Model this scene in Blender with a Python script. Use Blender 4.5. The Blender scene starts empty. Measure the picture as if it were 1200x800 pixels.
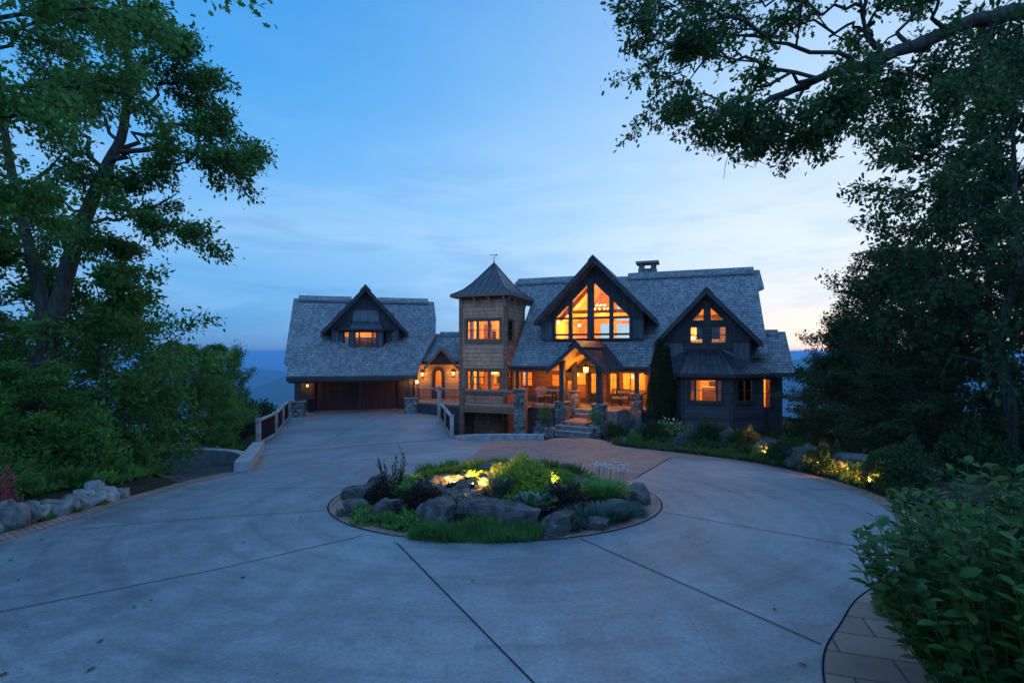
import bpy, bmesh, math, random
import numpy as np
from mathutils import Vector, Matrix, noise
from mathutils.geometry import delaunay_2d_cdt

R = math.radians
SC = bpy.context.scene
COL = SC.collection

# ------------------------------------------------------------------ camera, sky, sun, exposure
CAMZ = 4.4
cam = bpy.data.objects.new('camera', bpy.data.cameras.new('camera'))
COL.objects.link(cam)
cam.location = (0, 0, CAMZ)
cam.rotation_euler = (R(90), 0, 0)
cam.data.lens = 18
cam.data.sensor_width = 36
cam.data.shift_y = 0.010
cam.data.clip_end = 120000
cam.data.clip_start = 0.05
SC.camera = cam
SC.view_settings.view_transform = 'Standard'
SC.view_settings.look = 'None'
SC.view_settings.exposure = 0.0
SC.view_settings.gamma = 1.0
SC.view_settings.use_curve_mapping = False
SC.cycles.use_denoising = True
SC.cycles.max_bounces = 8
SC.cycles.diffuse_bounces = 3
SC.cycles.glossy_bounces = 2
SC.cycles.transparent_max_bounces = 12
SC.cycles.volume_bounces = 0
SC.cycles.sample_clamp_indirect = 4.0
SC.cycles.caustics_reflective = False
SC.cycles.caustics_refractive = False

SUN_AZ = 36.0       # degrees right of +Y, where the sun went down
SUN_EL = 1.5


class NT:
    """small node-tree helper"""
    def __init__(s, nt):
        s.nt = nt
        nt.nodes.clear()

    def n(s, t, props=None, **ins):
        nd = s.nt.nodes.new(t)
        for k, v in (props or {}).items():
            setattr(nd, k, v)
        for k, v in ins.items():
            key = int(k[1:]) if k[0] == 'i' and k[1:].isdigit() else k.replace('_', ' ')
            s.set(nd, key, v)
        return nd

    def set(s, nd, key, v):
        sk = nd.inputs[key]
        if isinstance(v, bpy.types.NodeSocket):
            s.nt.links.new(v, sk)
        elif isinstance(v, bpy.types.Node):
            s.nt.links.new(v.outputs[0], sk)
        else:
            if sk.type == 'RGBA' and len(v) == 3:
                v = (*v, 1)
            sk.default_value = v

    def math(s, op, a, b=0.0, clamp=False):
        return s.n('ShaderNodeMath', {'operation': op, 'use_clamp': clamp}, i0=a, i1=b).outputs[0]

    def mix(s, f, a, b, bt='MIX'):
        nd = s.nt.nodes.new('ShaderNodeMix')
        nd.data_type = 'RGBA'
        nd.blend_type = bt
        s.set(nd, 0, f)
        s.set(nd, 6, a)
        s.set(nd, 7, b)
        return nd.outputs[2]

    def ramp(s, f, stops, interp='LINEAR'):
        nd = s.nt.nodes.new('ShaderNodeValToRGB')
        cr = nd.color_ramp
        cr.interpolation = interp
        while len(cr.elements) < len(stops):
            cr.elements.new(0.5)
        for e, (p, c) in zip(cr.elements, stops):
            e.position = p
            if not hasattr(c, '__len__'):
                c = (c, c, c)
            e.color = (*c, 1)
        s.set(nd, 0, f)
        return nd.outputs[0]


world = bpy.data.worlds.new('World')
SC.world = world
world.use_nodes = True
w = NT(world.node_tree)
tc = w.n('ShaderNodeTexCoord')
sep = w.n('ShaderNodeSeparateXYZ', i0=tc.outputs['Generated'])
elev = sep.outputs[2]
# dusk gradient by elevation
base = w.ramp(w.math('MULTIPLY_ADD', elev, 0.5) if False else w.math('ADD', w.math('MULTIPLY', elev, 0.5), 0.5),
              [(0.0, (.02, .08, .20)), (.49, (.04, .19, .46)), (.505, (.05, .25, .60)), (.54, (.095, .37, .79)), (.605, (.235, .53, .91)),
               (.66, (.125, .44, .90)), (.72, (.06, .37, .86)), (.80, (.03, .30, .80)), (.88, (.15, .46, .98)), (1.0, (.22, .54, 1.12))])
# light towards the place the sun set
sd = (math.sin(R(SUN_AZ)) * math.cos(R(2)), math.cos(R(SUN_AZ)) * math.cos(R(2)), math.sin(R(2)))
dot = w.n('ShaderNodeVectorMath', {'operation': 'DOT_PRODUCT'}, i0=tc.outputs['Generated'], i1=sd).outputs['Value']
dotp = w.math('MAXIMUM', dot, 0.0)
g_wide = w.math('MULTIPLY', w.math('POWER', dotp, 3.4), 0.90, True)
col = w.mix(g_wide, base, (.52, .77, 1.0))
g_mid = w.math('MULTIPLY', w.math('POWER', dotp, 14.0), 0.85, True)
col = w.mix(g_mid, col, (.88, .91, .97))
hz = w.math('SUBTRACT', 1.0, w.math('DIVIDE', w.math('ABSOLUTE', w.math('SUBTRACT', elev, 0.045)), 0.13), True)
g_warm = w.math('MULTIPLY', w.math('MULTIPLY', w.math('POWER', dotp, 18.0), hz), 0.40, True)
col = w.mix(g_warm, col, (1.0, .76, .56))
# added brightness in the unseen sky behind the viewpoint, lights roofs and foliage
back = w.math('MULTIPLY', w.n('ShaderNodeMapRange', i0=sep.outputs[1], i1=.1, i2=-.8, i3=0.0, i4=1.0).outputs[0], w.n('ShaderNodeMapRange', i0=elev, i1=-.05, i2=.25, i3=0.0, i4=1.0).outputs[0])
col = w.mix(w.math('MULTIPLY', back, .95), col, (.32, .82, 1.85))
# thin streaked clouds low in the sky
azm = w.math('ARCTAN2', sep.outputs[0], sep.outputs[1])
cv = w.n('ShaderNodeCombineXYZ', i0=w.math('MULTIPLY', azm, 2.2), i1=w.math('MULTIPLY', elev, 11.0), i2=w.math('MULTIPLY', azm, 0.6)).outputs[0]
rot = w.n('ShaderNodeMapping', i0=cv)
rot.inputs['Rotation'].default_value = (0, 0, R(14))
rot.inputs['Location'].default_value = (3.1, 1.7, 0.3)
cl = w.n('ShaderNodeTexNoise', i0=rot.outputs[0], Scale=1.25, Detail=7.0, Roughness=.55, Distortion=.5).outputs[0]
clm = w.ramp(cl, [(.42, 0.0), (.70, 1.0)], 'EASE')
low = w.ramp(elev, [(0.0, .0), (.03, .12), (.09, .9), (.22, .8), (.42, .12), (.8, .05)])
cmask = w.math('MULTIPLY', w.math('MULTIPLY', clm, low), .6)
col = w.mix(cmask, col, w.mix(g_wide, (.36, .61, .92), (.93, .94, .98)))
cl2 = w.n('ShaderNodeTexNoise', i0=rot.outputs[0], Scale=2.1, Detail=6.0, Roughness=.5, Distortion=.3).outputs[0]
dm = w.math('MULTIPLY', w.math('MULTIPLY', w.ramp(cl2, [(.48, 0.0), (.72, 1.0)], 'EASE'), low), .38)
col = w.mix(dm, col, w.mix(g_wide, (.045, .22, .56), (.36, .58, .90)))
sky = w.n('ShaderNodeTexSky', {'sky_type': 'NISHITA', 'sun_disc': False, 'sun_elevation': R(SUN_EL),
                               'sun_rotation': R(SUN_AZ), 'altitude': 1200.0, 'air_density': 1.0, 'dust_density': .6, 'ozone_density': 3.0})
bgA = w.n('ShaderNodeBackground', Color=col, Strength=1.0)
bgB = w.n('ShaderNodeBackground', Color=sky.outputs[0], Strength=0.05)
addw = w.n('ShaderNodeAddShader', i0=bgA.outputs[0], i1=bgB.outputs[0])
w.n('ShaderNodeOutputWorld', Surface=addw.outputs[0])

sl = bpy.data.lights.new('sun', 'SUN')
sl.energy = 0.06
sl.angle = R(12)
sl.color = (1, .78, .58)
sun = bpy.data.objects.new('sun', sl)
COL.objects.link(sun)
sdir = Vector((math.sin(R(SUN_AZ)) * math.cos(R(SUN_EL)), math.cos(R(SUN_AZ)) * math.cos(R(SUN_EL)), math.sin(R(SUN_EL))))
sun.rotation_euler = sdir.to_track_quat('Z', 'Y').to_euler()

# ------------------------------------------------------------------ measuring helpers
F, CX, HY = 600.0, 600.0, 412.0


def W(px, py, Y):
    return Vector(((px - CX) / F * Y, Y, CAMZ - (py - HY) / F * Y))


def smooth(a, b, x):
    t = min(1, max(0, (x - a) / (b - a)))
    return t * t * (3 - 2 * t)


SL, H0 = 0.082, 2.2


def GP(px, py):
    """where a sight line meets the sloping drive"""
    Y = F * H0 / ((py - HY) - F * SL)
    return ((px - CX) / F * Y, Y)


class Fr:
    """a building's own frame: u along the facade, n out of it"""
    def __init__(s, ox, oy, deg):
        a = R(deg)
        s.o = (ox, oy)
        s.deg = deg
        s.U = (math.cos(a), math.sin(a))
        s.N = (math.sin(a), -math.cos(a))

    def P(s, u, n, z):
        return Vector((s.o[0] + s.U[0] * u + s.N[0] * n, s.o[1] + s.U[1] * u + s.N[1] * n, z))

    def un(s, x, y):
        dx, dy = x - s.o[0], y - s.o[1]
        return dx * s.U[0] + dy * s.U[1], dx * s.N[0] + dy * s.N[1]

    def hit(s, px, py, n):
        dx = (px - CX) / F
        t = (n + s.N[0] * s.o[0] + s.N[1] * s.o[1]) / (s.N[0] * dx + s.N[1])
        u, _ = s.un(dx * t, t)
        return u, CAMZ - (py - HY) / F * t

    def hu(s, px, n):
        return s.hit(px, HY, n)[0]

    def hz(s, px, py, n):
        return s.hit(px, py, n)[1]

    def roof(s, px, py, z0, k):
        """meets the slope z = z0 - k n : (u, n)"""
        dx, dz = (px - CX) / F, -(py - HY) / F
        # z = CAMZ + dz t ; n = N.(d t - o)
        nd = s.N[0] * dx + s.N[1]
        n0 = -(s.N[0] * s.o[0] + s.N[1] * s.o[1])
        t = (z0 - k * n0 - CAMZ) / (dz + k * nd)
        return s.un(dx * t, t)

    def sub(s, u, n, deg):
        p = s.P(u, n, 0)
        return Fr(p.x, p.y, s.deg + deg)


# ------------------------------------------------------------------ mesh helpers
def inside(poly, x, y):
    c = False
    k = len(poly)
    for i in range(k):
        x1, y1 = poly[i]
        x2, y2 = poly[(i + 1) % k]
        if (y1 > y) != (y2 > y) and x < (x2 - x1) * (y - y1) / (y2 - y1) + x1:
            c = not c
    return c


class MB:
    def __init__(s):
        s.V, s.Fc = [], []

    def face(s, pts):
        b = len(s.V)
        s.V += [tuple(p) for p in pts]
        s.Fc.append(tuple(range(b, b + len(pts))))

    def prism(s, pts, vec):
        b = len(s.V)
        k = len(pts)
        vec = Vector(vec)
        pts = [Vector(p) for p in pts]
        s.V += [tuple(p) for p in pts] + [tuple(p + vec) for p in pts]
        s.Fc.append(tuple(range(b, b + k)))
        s.Fc.append(tuple(range(b + 2 * k - 1, b + k - 1, -1)))
        for i in range(k):
            j = (i + 1) % k
            s.Fc.append((b + i, b + k + i, b + k + j, b + j))
        return s

    def box(s, fr, u0, u1, n0, n1, z0, z1):
        return s.prism([fr.P(u0, n0, z0), fr.P(u1, n0, z0), fr.P(u1, n1, z0), fr.P(u0, n1, z0)], (0, 0, z1 - z0))

    def bar(s, a, b, w_, h, up=(0, 0, 1)):
        a, b = Vector(a), Vector(b)
        d = (b - a).normalized()
        up = Vector(up)
        sd_ = d.cross(up)
        if sd_.length < 1e-4:
            sd_ = d.cross(Vector((0, 1, 0)))
        sd_.normalize()
        up = sd_.cross(d).normalized()
        q = [a + sd_ * (w_ / 2 * i) + up * (h / 2 * j) for i, j in ((-1, -1), (1, -1), (1, 1), (-1, 1))]
        return s.prism(q, b - a)

    def tube(s, pts, rad, sides=7, cap=True):
        pts = [Vector(p) for p in pts]
        k = len(pts)
        if not hasattr(rad, '__len__'):
            rad = [rad] * k
        b = len(s.V)
        prev = None
        for i, p in enumerate(pts):
            d = (pts[min(i + 1, k - 1)] - pts[max(i - 1, 0)])
            if d.length < 1e-7:
                d = Vector((0, 0, 1))
            d.normalize()
            if prev is None:
                x = d.cross(Vector((0, 1, 0.13)))
                if x.length < 1e-3:
                    x = d.cross(Vector((1, 0, 0)))
            else:
                x = prev - d * prev.dot(d)
            x.normalize()
            prev = x
            y = d.cross(x)
            for q in range(sides):
                a = 2 * math.pi * q / sides
                s.V.append(tuple(p + (x * math.cos(a) + y * math.sin(a)) * rad[i]))
        for i in range(k - 1):
            for q in range(sides):
                r = (q + 1) % sides
                s.Fc.append((b + i * sides + q, b + i * sides + r, b + (i + 1) * sides + r, b + (i + 1) * sides + q))
        if cap:
            s.Fc.append(tuple(range(b + sides - 1, b - 1, -1)))
            s.Fc.append(tuple(range(b + (k - 1) * sides, b + k * sides)))
        return s

    def lathe(s, c, prof, sides=14):
        """prof: (radius, height) pairs about a vertical axis at c"""
        c = Vector(c)
        return s.tube([c + Vector((0, 0, h)) for r, h in prof], [max(r, 1e-4) for r, h in prof], sides)

    def ball(s, c, r, seg=10):
        k = max(5, seg // 2 + 1)
        return s.lathe(c, [(r * math.sin(math.pi * i / k), -r * math.cos(math.pi * i / k)) for i in range(k + 1)], seg)

    def wall(s, fr, n, th, outline, holes=()):
        """flat wall with real openings, from n back to n - th"""
        vs, es = [], []
        loops = [outline] + list(holes)
        for lp in loops:
            b = len(vs)
            vs += [Vector((float(p[0]), float(p[1]))) for p in lp]
            es += [(b + i, b + (i + 1) % len(lp)) for i in range(len(lp))]
        ov, oe, of, *_ = delaunay_2d_cdt(vs, es, [], 1, 1e-5)

        def void(f):
            x = sum(ov[i][0] for i in f) / len(f)
            y = sum(ov[i][1] for i in f) / len(f)
            return any(inside(h, x, y) for h in holes)
        of = [f for f in of if not void(f)]
        b = len(s.V)
        k = len(ov)
        s.V += [tuple(fr.P(p[0], n, p[1])) for p in ov] + [tuple(fr.P(p[0], n - th, p[1])) for p in ov]
        for f in of:
            s.Fc.append(tuple(b + i for i in f))
            s.Fc.append(tuple(b + k + i for i in reversed(f)))
        cnt = {}
        for f in of:
            for i in range(len(f)):
                e = (f[i], f[(i + 1) % len(f)])
                ke = tuple(sorted(e))
                cnt.setdefault(ke, []).append(e)
        for ke, l in cnt.items():
            if len(l) == 1:
                i, j = l[0]
                s.Fc.append((b + j, b + i, b + k + i, b + k + j))
        return s

    def build(s, name, m, parent=None, smooth_=False, recalc=True, origin=None):
        me = bpy.data.meshes.new(name)
        me.from_pydata(s.V, [], s.Fc)
        if recalc:
            bm = bmesh.new()
            bm.from_mesh(me)
            bmesh.ops.recalc_face_normals(bm, faces=bm.faces)
            bm.to_mesh(me)
            bm.free()
        uvl = me.uv_layers.new(name='UVMap')
        uv = np.zeros((len(me.loops), 2), 'f')
        for p in me.polygons:
            nn = p.normal
            if abs(nn.z) > .985:
                t, q = Vector((1, 0, 0)), Vector((0, 1, 0))
            else:
                t = Vector((-nn.y, nn.x, 0)).normalized()
                q = nn.cross(t)
            for li in p.loop_indices:
                c = me.vertices[me.loops[li].vertex_index].co
                uv[li] = (c.dot(t), c.dot(q))
        uvl.data.foreach_set('uv', uv.ravel())
        if smooth_:
            me.polygons.foreach_set('use_smooth', [True] * len(me.polygons))
        if origin is not None:
            me.transform(Matrix.Translation(-Vector(origin)))
        o = bpy.data.objects.new(name, me)
        if origin is not None:
            o.location = origin
        COL.objects.link(o)
        me.materials.append(m)
        if parent is not None:
            par(o, parent)
        return o


def wm(o):
    return o.matrix_basis.copy() if o.parent is None else wm(o.parent) @ o.matrix_parent_inverse @ o.matrix_basis


def par(o, p):
    o.parent = p
    o.matrix_parent_inverse = wm(p).inverted()
    return o


def tag(o, label, cat, group=None):
    o['label'] = label
    o['category'] = cat
    if group:
        o['group'] = group
    return o


def struct(o, kind='structure'):
    o['kind'] = kind
    return o


def thing(name, label, cat, group=None, loc=(0, 0, 0)):
    o = bpy.data.objects.new(name, None)
    o.empty_display_size = .2
    o.location = loc
    COL.objects.link(o)
    return tag(o, label, cat, group)


# ------------------------------------------------------------------ materials
MATS = {}


def mat(name, fn, rough=.8, spec=.3):
    m = bpy.data.materials.new(name)
    m.use_nodes = True
    t = NT(m.node_tree)
    bs = t.n('ShaderNodeBsdfPrincipled', Roughness=rough)
    bs.inputs['Specular IOR Level'].default_value = spec
    out = t.n('ShaderNodeOutputMaterial', Surface=bs.outputs[0])
    fn(t, bs, out)
    MATS[name] = m
    return m


def tcn(t, which='UV', scale=(1, 1, 1), rotz=0):
    c = t.n('ShaderNodeTexCoord')
    mp = t.n('ShaderNodeMapping', i0=c.outputs[which])
    mp.inputs['Scale'].default_value = scale
    mp.inputs['Rotation'].default_value = (0, 0, rotz)
    return mp.outputs[0]


def bump(t, bs, h, dist=.02, strength=1.0):
    b = t.n('ShaderNodeBump', Height=h, Distance=dist, Strength=strength)
    t.set(bs, 'Normal', b.outputs[0])


def shingle(c1, c2, bw, rh, mort, dark=.22):
    def fn(t, bs, out):
        v = tcn(t)
        ns = t.n('ShaderNodeTexNoise', i0=v, Scale=6.0, Detail=2.0)
        jit = t.n('ShaderNodeVectorMath', {'operation': 'MULTIPLY_ADD'}, i0=ns.outputs[1], i1=(.10, .018, 0), i2=v)
        br = t.n('ShaderNodeTexBrick', {'offset': .43, 'offset_frequency': 2, 'squash': .8, 'squash_frequency': 3}, i0=jit.outputs[0], Color1=c1, Color2=c2,
                 Mortar=tuple(x * .25 for x in c1), Scale=1.0, Mortar_Size=mort, Mortar_Smooth=.2, Bias=0.0, Brick_Width=bw, Row_Height=rh)
        big = t.n('ShaderNodeTexNoise', i0=v, Scale=.7, Detail=5.0, Roughness=.65).outputs[0]
        grain = t.n('ShaderNodeTexNoise', i0=tcn(t, scale=(40, 3, 1)), Scale=1.0, Detail=3.0).outputs[0]
        strk = t.n('ShaderNodeTexNoise', i0=tcn(t, scale=(3.2, .28, 1)), Scale=1.0, Detail=5.0, Roughness=.7).outputs[0]
        big = t.math('ADD', t.math('MULTIPLY', big, .55), t.math('MULTIPLY', strk, .5))
        k = t.math('MULTIPLY', t.math('ADD', t.math('MULTIPLY', big, 1.5), .25), t.math('ADD', t.math('MULTIPLY', grain, .7), .65))
        c = t.mix(1.0, br.outputs[0], t.n('ShaderNodeCombineColor', i0=k, i1=k, i2=k).outputs[0], 'MULTIPLY')
        t.set(bs, 'Base Color', c)
        sp = t.n('ShaderNodeSeparateXYZ', i0=jit.outputs[0])
        saw = t.math('FRACT', t.math('DIVIDE', sp.outputs[1], rh))
        h = t.math('SUBTRACT', t.math('MULTIPLY', t.math('SUBTRACT', 1.0, saw), 1.0), t.math('MULTIPLY', br.outputs[1], .8))
        bump(t, bs, h, .045, 1.0)
        edge = t.ramp(saw, [(.0, dark), (.20, 1.0), (.9, 1.0), (1.0, .75)])
        t.set(bs, 'Base Color', t.mix(1.0, c, edge, 'MULTIPLY'))
    return fn


M_roof = mat('cedar_shake_roof', shingle((.30, .285, .28), (.16, .153, .15), .17, .235, .008), .85)
M_shake = mat('cedar_shake_wall', shingle((.66, .325, .195), (.48, .23, .14), .16, .27, .005, .6), .85)


def planks(c, wdt, vertical=True, var=.5, batten=False, gr=.6):
    def fn(t, bs, out):
        v = tcn(t)
        sp = t.n('ShaderNodeSeparateXYZ', i0=v)
        a = t.math('DIVIDE', sp.outputs[0 if vertical else 1], wdt)
        idx = t.math('FLOOR', a)
        rnd = t.n('ShaderNodeTexWhiteNoise', {'noise_dimensions': '1D'}, W=idx).outputs[0]
        fr = t.math('FRACT', a)
        sc = (26, 2.0, 1) if vertical else (2.0, 26, 1)
        g = t.n('ShaderNodeTexNoise', i0=tcn(t, scale=sc), Scale=1.0, Detail=4.0, Roughness=.6).outputs[0]
        bg = t.n('ShaderNodeTexNoise', i0=v, Scale=.9, Detail=3.0).outputs[0]
        edge = t.math('MINIMUM', fr, t.math('SUBTRACT', 1.0, fr))
        gap = t.math('GREATER_THAN', edge, .035)
        k = t.math('MULTIPLY', t.math('ADD', t.math('MULTIPLY', rnd, var), 1.0 - var / 2), t.math('ADD', t.math('MULTIPLY', g, gr * 2), 1.0 - gr))
        k = t.math('MULTIPLY', k, t.math('ADD', t.math('MULTIPLY', bg, .6), .7))
        k = t.math('MULTIPLY', k, t.math('ADD', t.math('MULTIPLY', gap, .6), .4))
        cc = t.mix(1.0, c, t.n('ShaderNodeCombineColor', i0=k, i1=k, i2=k).outputs[0], 'MULTIPLY')
        t.set(bs, 'Base Color', cc)
        if not vertical:
            h = t.math('ADD', t.math('MULTIPLY', t.math('SUBTRACT', 1.0, fr), 1.0), t.math('MULTIPLY', g, .15))
            bump(t, bs, h, .025)
        else:
            h = t.math('ADD', t.math('MULTIPLY', gap, 1.0), t.math('MULTIPLY', g, .15))
            bump(t, bs, h, .012)
    return fn


M_dark = mat('dark_stained_siding', planks((.055, .055, .058), .24), .75)
M_lap = mat('dark_lap_siding', planks((.06, .06, .064), .2, False), .7)
M_trim = mat('dark_timber_trim', planks((.05, .046, .045), .45, False, .2), .7)
M_shut = mat('weathered_board_panel', planks((.11, .115, .125), .16), .75)
M_brown = mat('brown_timber', planks((.25, .12, .068), .3, False, .3), .7)
M_rail = mat('weathered_rail_timber', planks((.42, .33, .28), .5, False, .3), .8)
M_conn = mat('honey_cedar_siding', planks((.32, .21, .12), .22, False), .75)
M_deck = mat('deck_boards', planks((.30, .19, .12), .14, True), .7)
M_gdoor = mat('stained_garage_door', planks((.075, .026, .017), .15, True, .45), .55, .4)
M_wood = mat('warm_interior_wood', planks((.64, .38, .15), .16, True, .25, gr=.3), .6)
M_plaster = mat('warm_interior_plaster', planks((.72, .48, .20), 3.0, True, .05, gr=.08), .9)


def fn_metal(t, bs, out):
    ns = t.n('ShaderNodeTexNoise', i0=tcn(t, 'Object', (1.2, 1.2, .8)), Scale=1.5, Detail=5.0, Roughness=.7).outputs[0]
    t.set(bs, 'Base Color', t.ramp(ns, [(.3, (.055, .055, .06)), (.7, (.13, .125, .13))]))
    t.set(bs, 'Roughness', t.ramp(ns, [(.3, .32), (.7, .5)]))
    bs.inputs['Metallic'].default_value = .75


M_metal = mat('dark_standing_seam', fn_metal)


def plain(c, metal=0, var=.25, scale=8):
    def fn(t, bs, out):
        ns = t.n('ShaderNodeTexNoise', i0=tcn(t, 'Object'), Scale=float(scale), Detail=4.0).outputs[0]
        a = tuple(x * (1 - var) for x in c)
        b = tuple(x * (1 + var) for x in c)
        t.set(bs, 'Base Color', t.ramp(ns, [(.3, a), (.7, b)]))
        bs.inputs['Metallic'].default_value = metal
    return fn


M_iron = mat('black_iron', plain((.02, .02, .022), .3), .5)
M_copper = mat('old_copper', plain((.16, .09, .06), .6), .5)
M_cush = mat('outdoor_cushion', plain((.35, .27, .2)), .9)
M_stone_cap = mat('stone_cap', plain((.22, .2, .185), 0, .35, 5), .85)
M_white = mat('white_petal', plain((.75, .75, .72)), .8)
M_pink = mat('pink_petal', plain((.62, .05, .13), 0, .4), .7)
M_blue = mat('blue_sign_plate', plain((.04, .16, .5), 0, .1), .5)
M_curtain = mat('linen_curtain', plain((.62, .42, .3)), .9)
M_joint = mat('joint_sealant', plain((.022, .021, .02)), 1.0, .0)
M_black = mat('black_screen', plain((.012, .012, .012)), .3)
M_quilt = mat('bed_linen', plain((.5, .4, .32)), .9)


def fn_stone(t, bs, out):
    v = tcn(t, 'Object', (2.6, 2.6, 5.2))
    ns = t.n('ShaderNodeTexNoise', i0=v, Scale=1.2, Detail=2.0)
    vv = t.n('ShaderNodeVectorMath', {'operation': 'MULTIPLY_ADD'}, i0=ns.outputs[1], i1=(.35, .35, .35), i2=v).outputs[0]
    vo = t.n('ShaderNodeTexVoronoi', i0=vv, Scale=1.0)
    ed = t.n('ShaderNodeTexVoronoi', {'feature': 'DISTANCE_TO_EDGE'}, i0=vv, Scale=1.0).outputs[0]
    g = t.n('ShaderNodeTexNoise', i0=tcn(t, 'Object'), Scale=18.0, Detail=5.0).outputs[0]
    sepc = t.n('ShaderNodeSeparateColor', i0=vo.outputs['Color'])
    c = t.ramp(sepc.outputs[0], [(0, (.12, .11, .105)), (.35, (.21, .19, .17)), (.7, (.27, .23, .19)), (1, (.33, .29, .25))])
    k = t.math('ADD', t.math('MULTIPLY', g, .8), .6)
    c = t.mix(1.0, c, t.n('ShaderNodeCombineColor', i0=k, i1=k, i2=k).outputs[0], 'MULTIPLY')
    j = t.ramp(ed, [(.02, 0.0), (.07, 1.0)])
    t.set(bs, 'Base Color', t.mix(j, (.06, .055, .05), c))
    bump(t, bs, t.math('ADD', j, t.math('MULTIPLY', g, .4)), .04)


M_stone = mat('ledge_stone', fn_stone, .9)


def fn_rock(t, bs, out):
    v = tcn(t, 'Object')
    oi = t.n('ShaderNodeObjectInfo')
    a = t.n('ShaderNodeTexNoise', i0=v, Scale=2.2, Detail=8.0, Roughness=.65, Distortion=.6).outputs[0]
    b = t.n('ShaderNodeTexNoise', i0=tcn(t, 'Object', (1, 1, 3.5)), Scale=7.0, Detail=6.0, Roughness=.7).outputs[0]
    c = t.ramp(a, [(.3, (.045, .041, .037)), (.46, (.125, .112, .10)), (.6, (.21, .19, .168)), (.74, (.34, .31, .275))])
    k = t.math('ADD', t.math('MULTIPLY', b, .9), .5)
    k = t.math('MULTIPLY', k, t.math('ADD', t.math('MULTIPLY', oi.outputs['Random'], .5), .75))
    c = t.mix(1.0, c, t.n('ShaderNodeCombineColor', i0=k, i1=k, i2=k).outputs[0], 'MULTIPLY')
    lich = t.ramp(t.n('ShaderNodeTexNoise', i0=v, Scale=9.0, Detail=4.0).outputs[0], [(.6, 0.0), (.68, 1.0)])
    c = t.mix(t.math('MULTIPLY', lich, .45), c, (.33, .35, .30))
    t.set(bs, 'Base Color', c)
    bump(t, bs, t.math('ADD', a, t.math('MULTIPLY', b, .9)), .13)


M_rock = mat('weathered_rock', fn_rock, .9)


def fn_rock_pale(t, bs, out):
    v = tcn(t, 'Object')
    oi = t.n('ShaderNodeObjectInfo')
    a = t.n('ShaderNodeTexNoise', i0=v, Scale=4.2, Detail=8.0, Roughness=.65, Distortion=.6).outputs[0]
    c = t.ramp(a, [(.3, (.09, .085, .075)), (.48, (.30, .285, .26)), (.7, (.52, .5, .46))])
    k = t.math('ADD', t.math('MULTIPLY', oi.outputs['Random'], .7), .55)
    t.set(bs, 'Base Color', t.mix(1.0, c, t.n('ShaderNodeCombineColor', i0=k, i1=k, i2=k).outputs[0], 'MULTIPLY'))
    bump(t, bs, a, .05)


M_rock_pale = mat('pale_fieldstone', fn_rock_pale, .9)


def fn_conc(t, bs, out):
    v = tcn(t, 'Object')
    a = t.n('ShaderNodeTexNoise', i0=v, Scale=.35, Detail=6.0, Roughness=.6, Distortion=.3).outputs[0]
    b = t.n('ShaderNodeTexNoise', i0=v, Scale=2.3, Detail=6.0, Roughness=.7).outputs[0]
    sp = t.n('ShaderNodeTexNoise', i0=v, Scale=26.0, Detail=5.0, Roughness=.7).outputs[0]
    c = t.ramp(a, [(.3, (.165, .167, .17)), (.7, (.262, .264, .264))])
    k = t.math('MULTIPLY', t.math('ADD', t.math('MULTIPLY', b, 1.3), .35), t.math('ADD', t.math('MULTIPLY', sp, 1.2), .40))
    c = t.mix(1.0, c, t.n('ShaderNodeCombineColor', i0=k, i1=k, i2=k).outputs[0], 'MULTIPLY')
    # tyre marks and spots
    st = t.n('ShaderNodeTexNoise', i0=tcn(t, 'Object', (1.6, .22, 1), R(28)), Scale=1.0, Detail=4.0, Distortion=.4).outputs[0]
    stm = t.math('MULTIPLY', t.ramp(st, [(.50, 0.0), (.75, 1.0)]), .40)
    c = t.mix(stm, c, (.10, .095, .092))
    sv = t.n('ShaderNodeSeparateXYZ', i0=v)
    dx_ = t.math('ADD', sv.outputs[0], .33)
    dy_ = t.math('SUBTRACT', sv.outputs[1], 11.0)
    rad = t.math('SQRT', t.math('ADD', t.math('MULTIPLY', dx_, dx_), t.math('MULTIPLY', dy_, dy_)))
    arc = t.n('ShaderNodeTexNoise', i0=t.n('ShaderNodeCombineXYZ', i0=t.math('MULTIPLY', rad, 2.4), i1=t.math('MULTIPLY', t.math('ARCTAN2', dx_, dy_), 1.1)).outputs[0], Scale=1.0, Detail=5.0, Roughness=.6, Distortion=.2).outputs[0]
    c = t.mix(t.math('MULTIPLY', t.ramp(arc, [(.52, 0.0), (.68, 1.0)]), .38), c, (.085, .085, .085))
    c = t.mix(t.math('MULTIPLY', t.ramp(arc, [(.30, 1.0), (.44, 0.0)]), .25), c, (.36, .36, .35))
    vo = t.n('ShaderNodeTexVoronoi', i0=v, Scale=1.9)
    spot = t.math('MULTIPLY', t.math('LESS_THAN', vo.outputs['Distance'], t.math('MULTIPLY', t.n('ShaderNodeSeparateColor', i0=vo.outputs['Color']).outputs[0], .045)), .55)
    c = t.mix(spot, c, (.09, .085, .08))
    # the odd hairline crack
    wv = t.n('ShaderNodeTexVoronoi', {'feature': 'DISTANCE_TO_EDGE'}, i0=t.n('ShaderNodeVectorMath', {'operation': 'MULTIPLY_ADD'}, i0=t.n('ShaderNodeTexNoise', i0=v, Scale=1.5, Detail=4.0).outputs[1], i1=(.6, .6, 0), i2=v).outputs[0], Scale=.11).outputs[0]
    crack = t.math('MULTIPLY', t.math('LESS_THAN', wv, .0005), .3)
    c = t.mix(crack, c, (.1, .095, .09))
    t.set(bs, 'Base Color', c)
    t.set(bs, 'Roughness', t.ramp(b, [(.3, .52), (.7, .78)]))
    bump(t, bs, t.math('ADD', sp, t.math('MULTIPLY', b, .4)), .004, .6)


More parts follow.
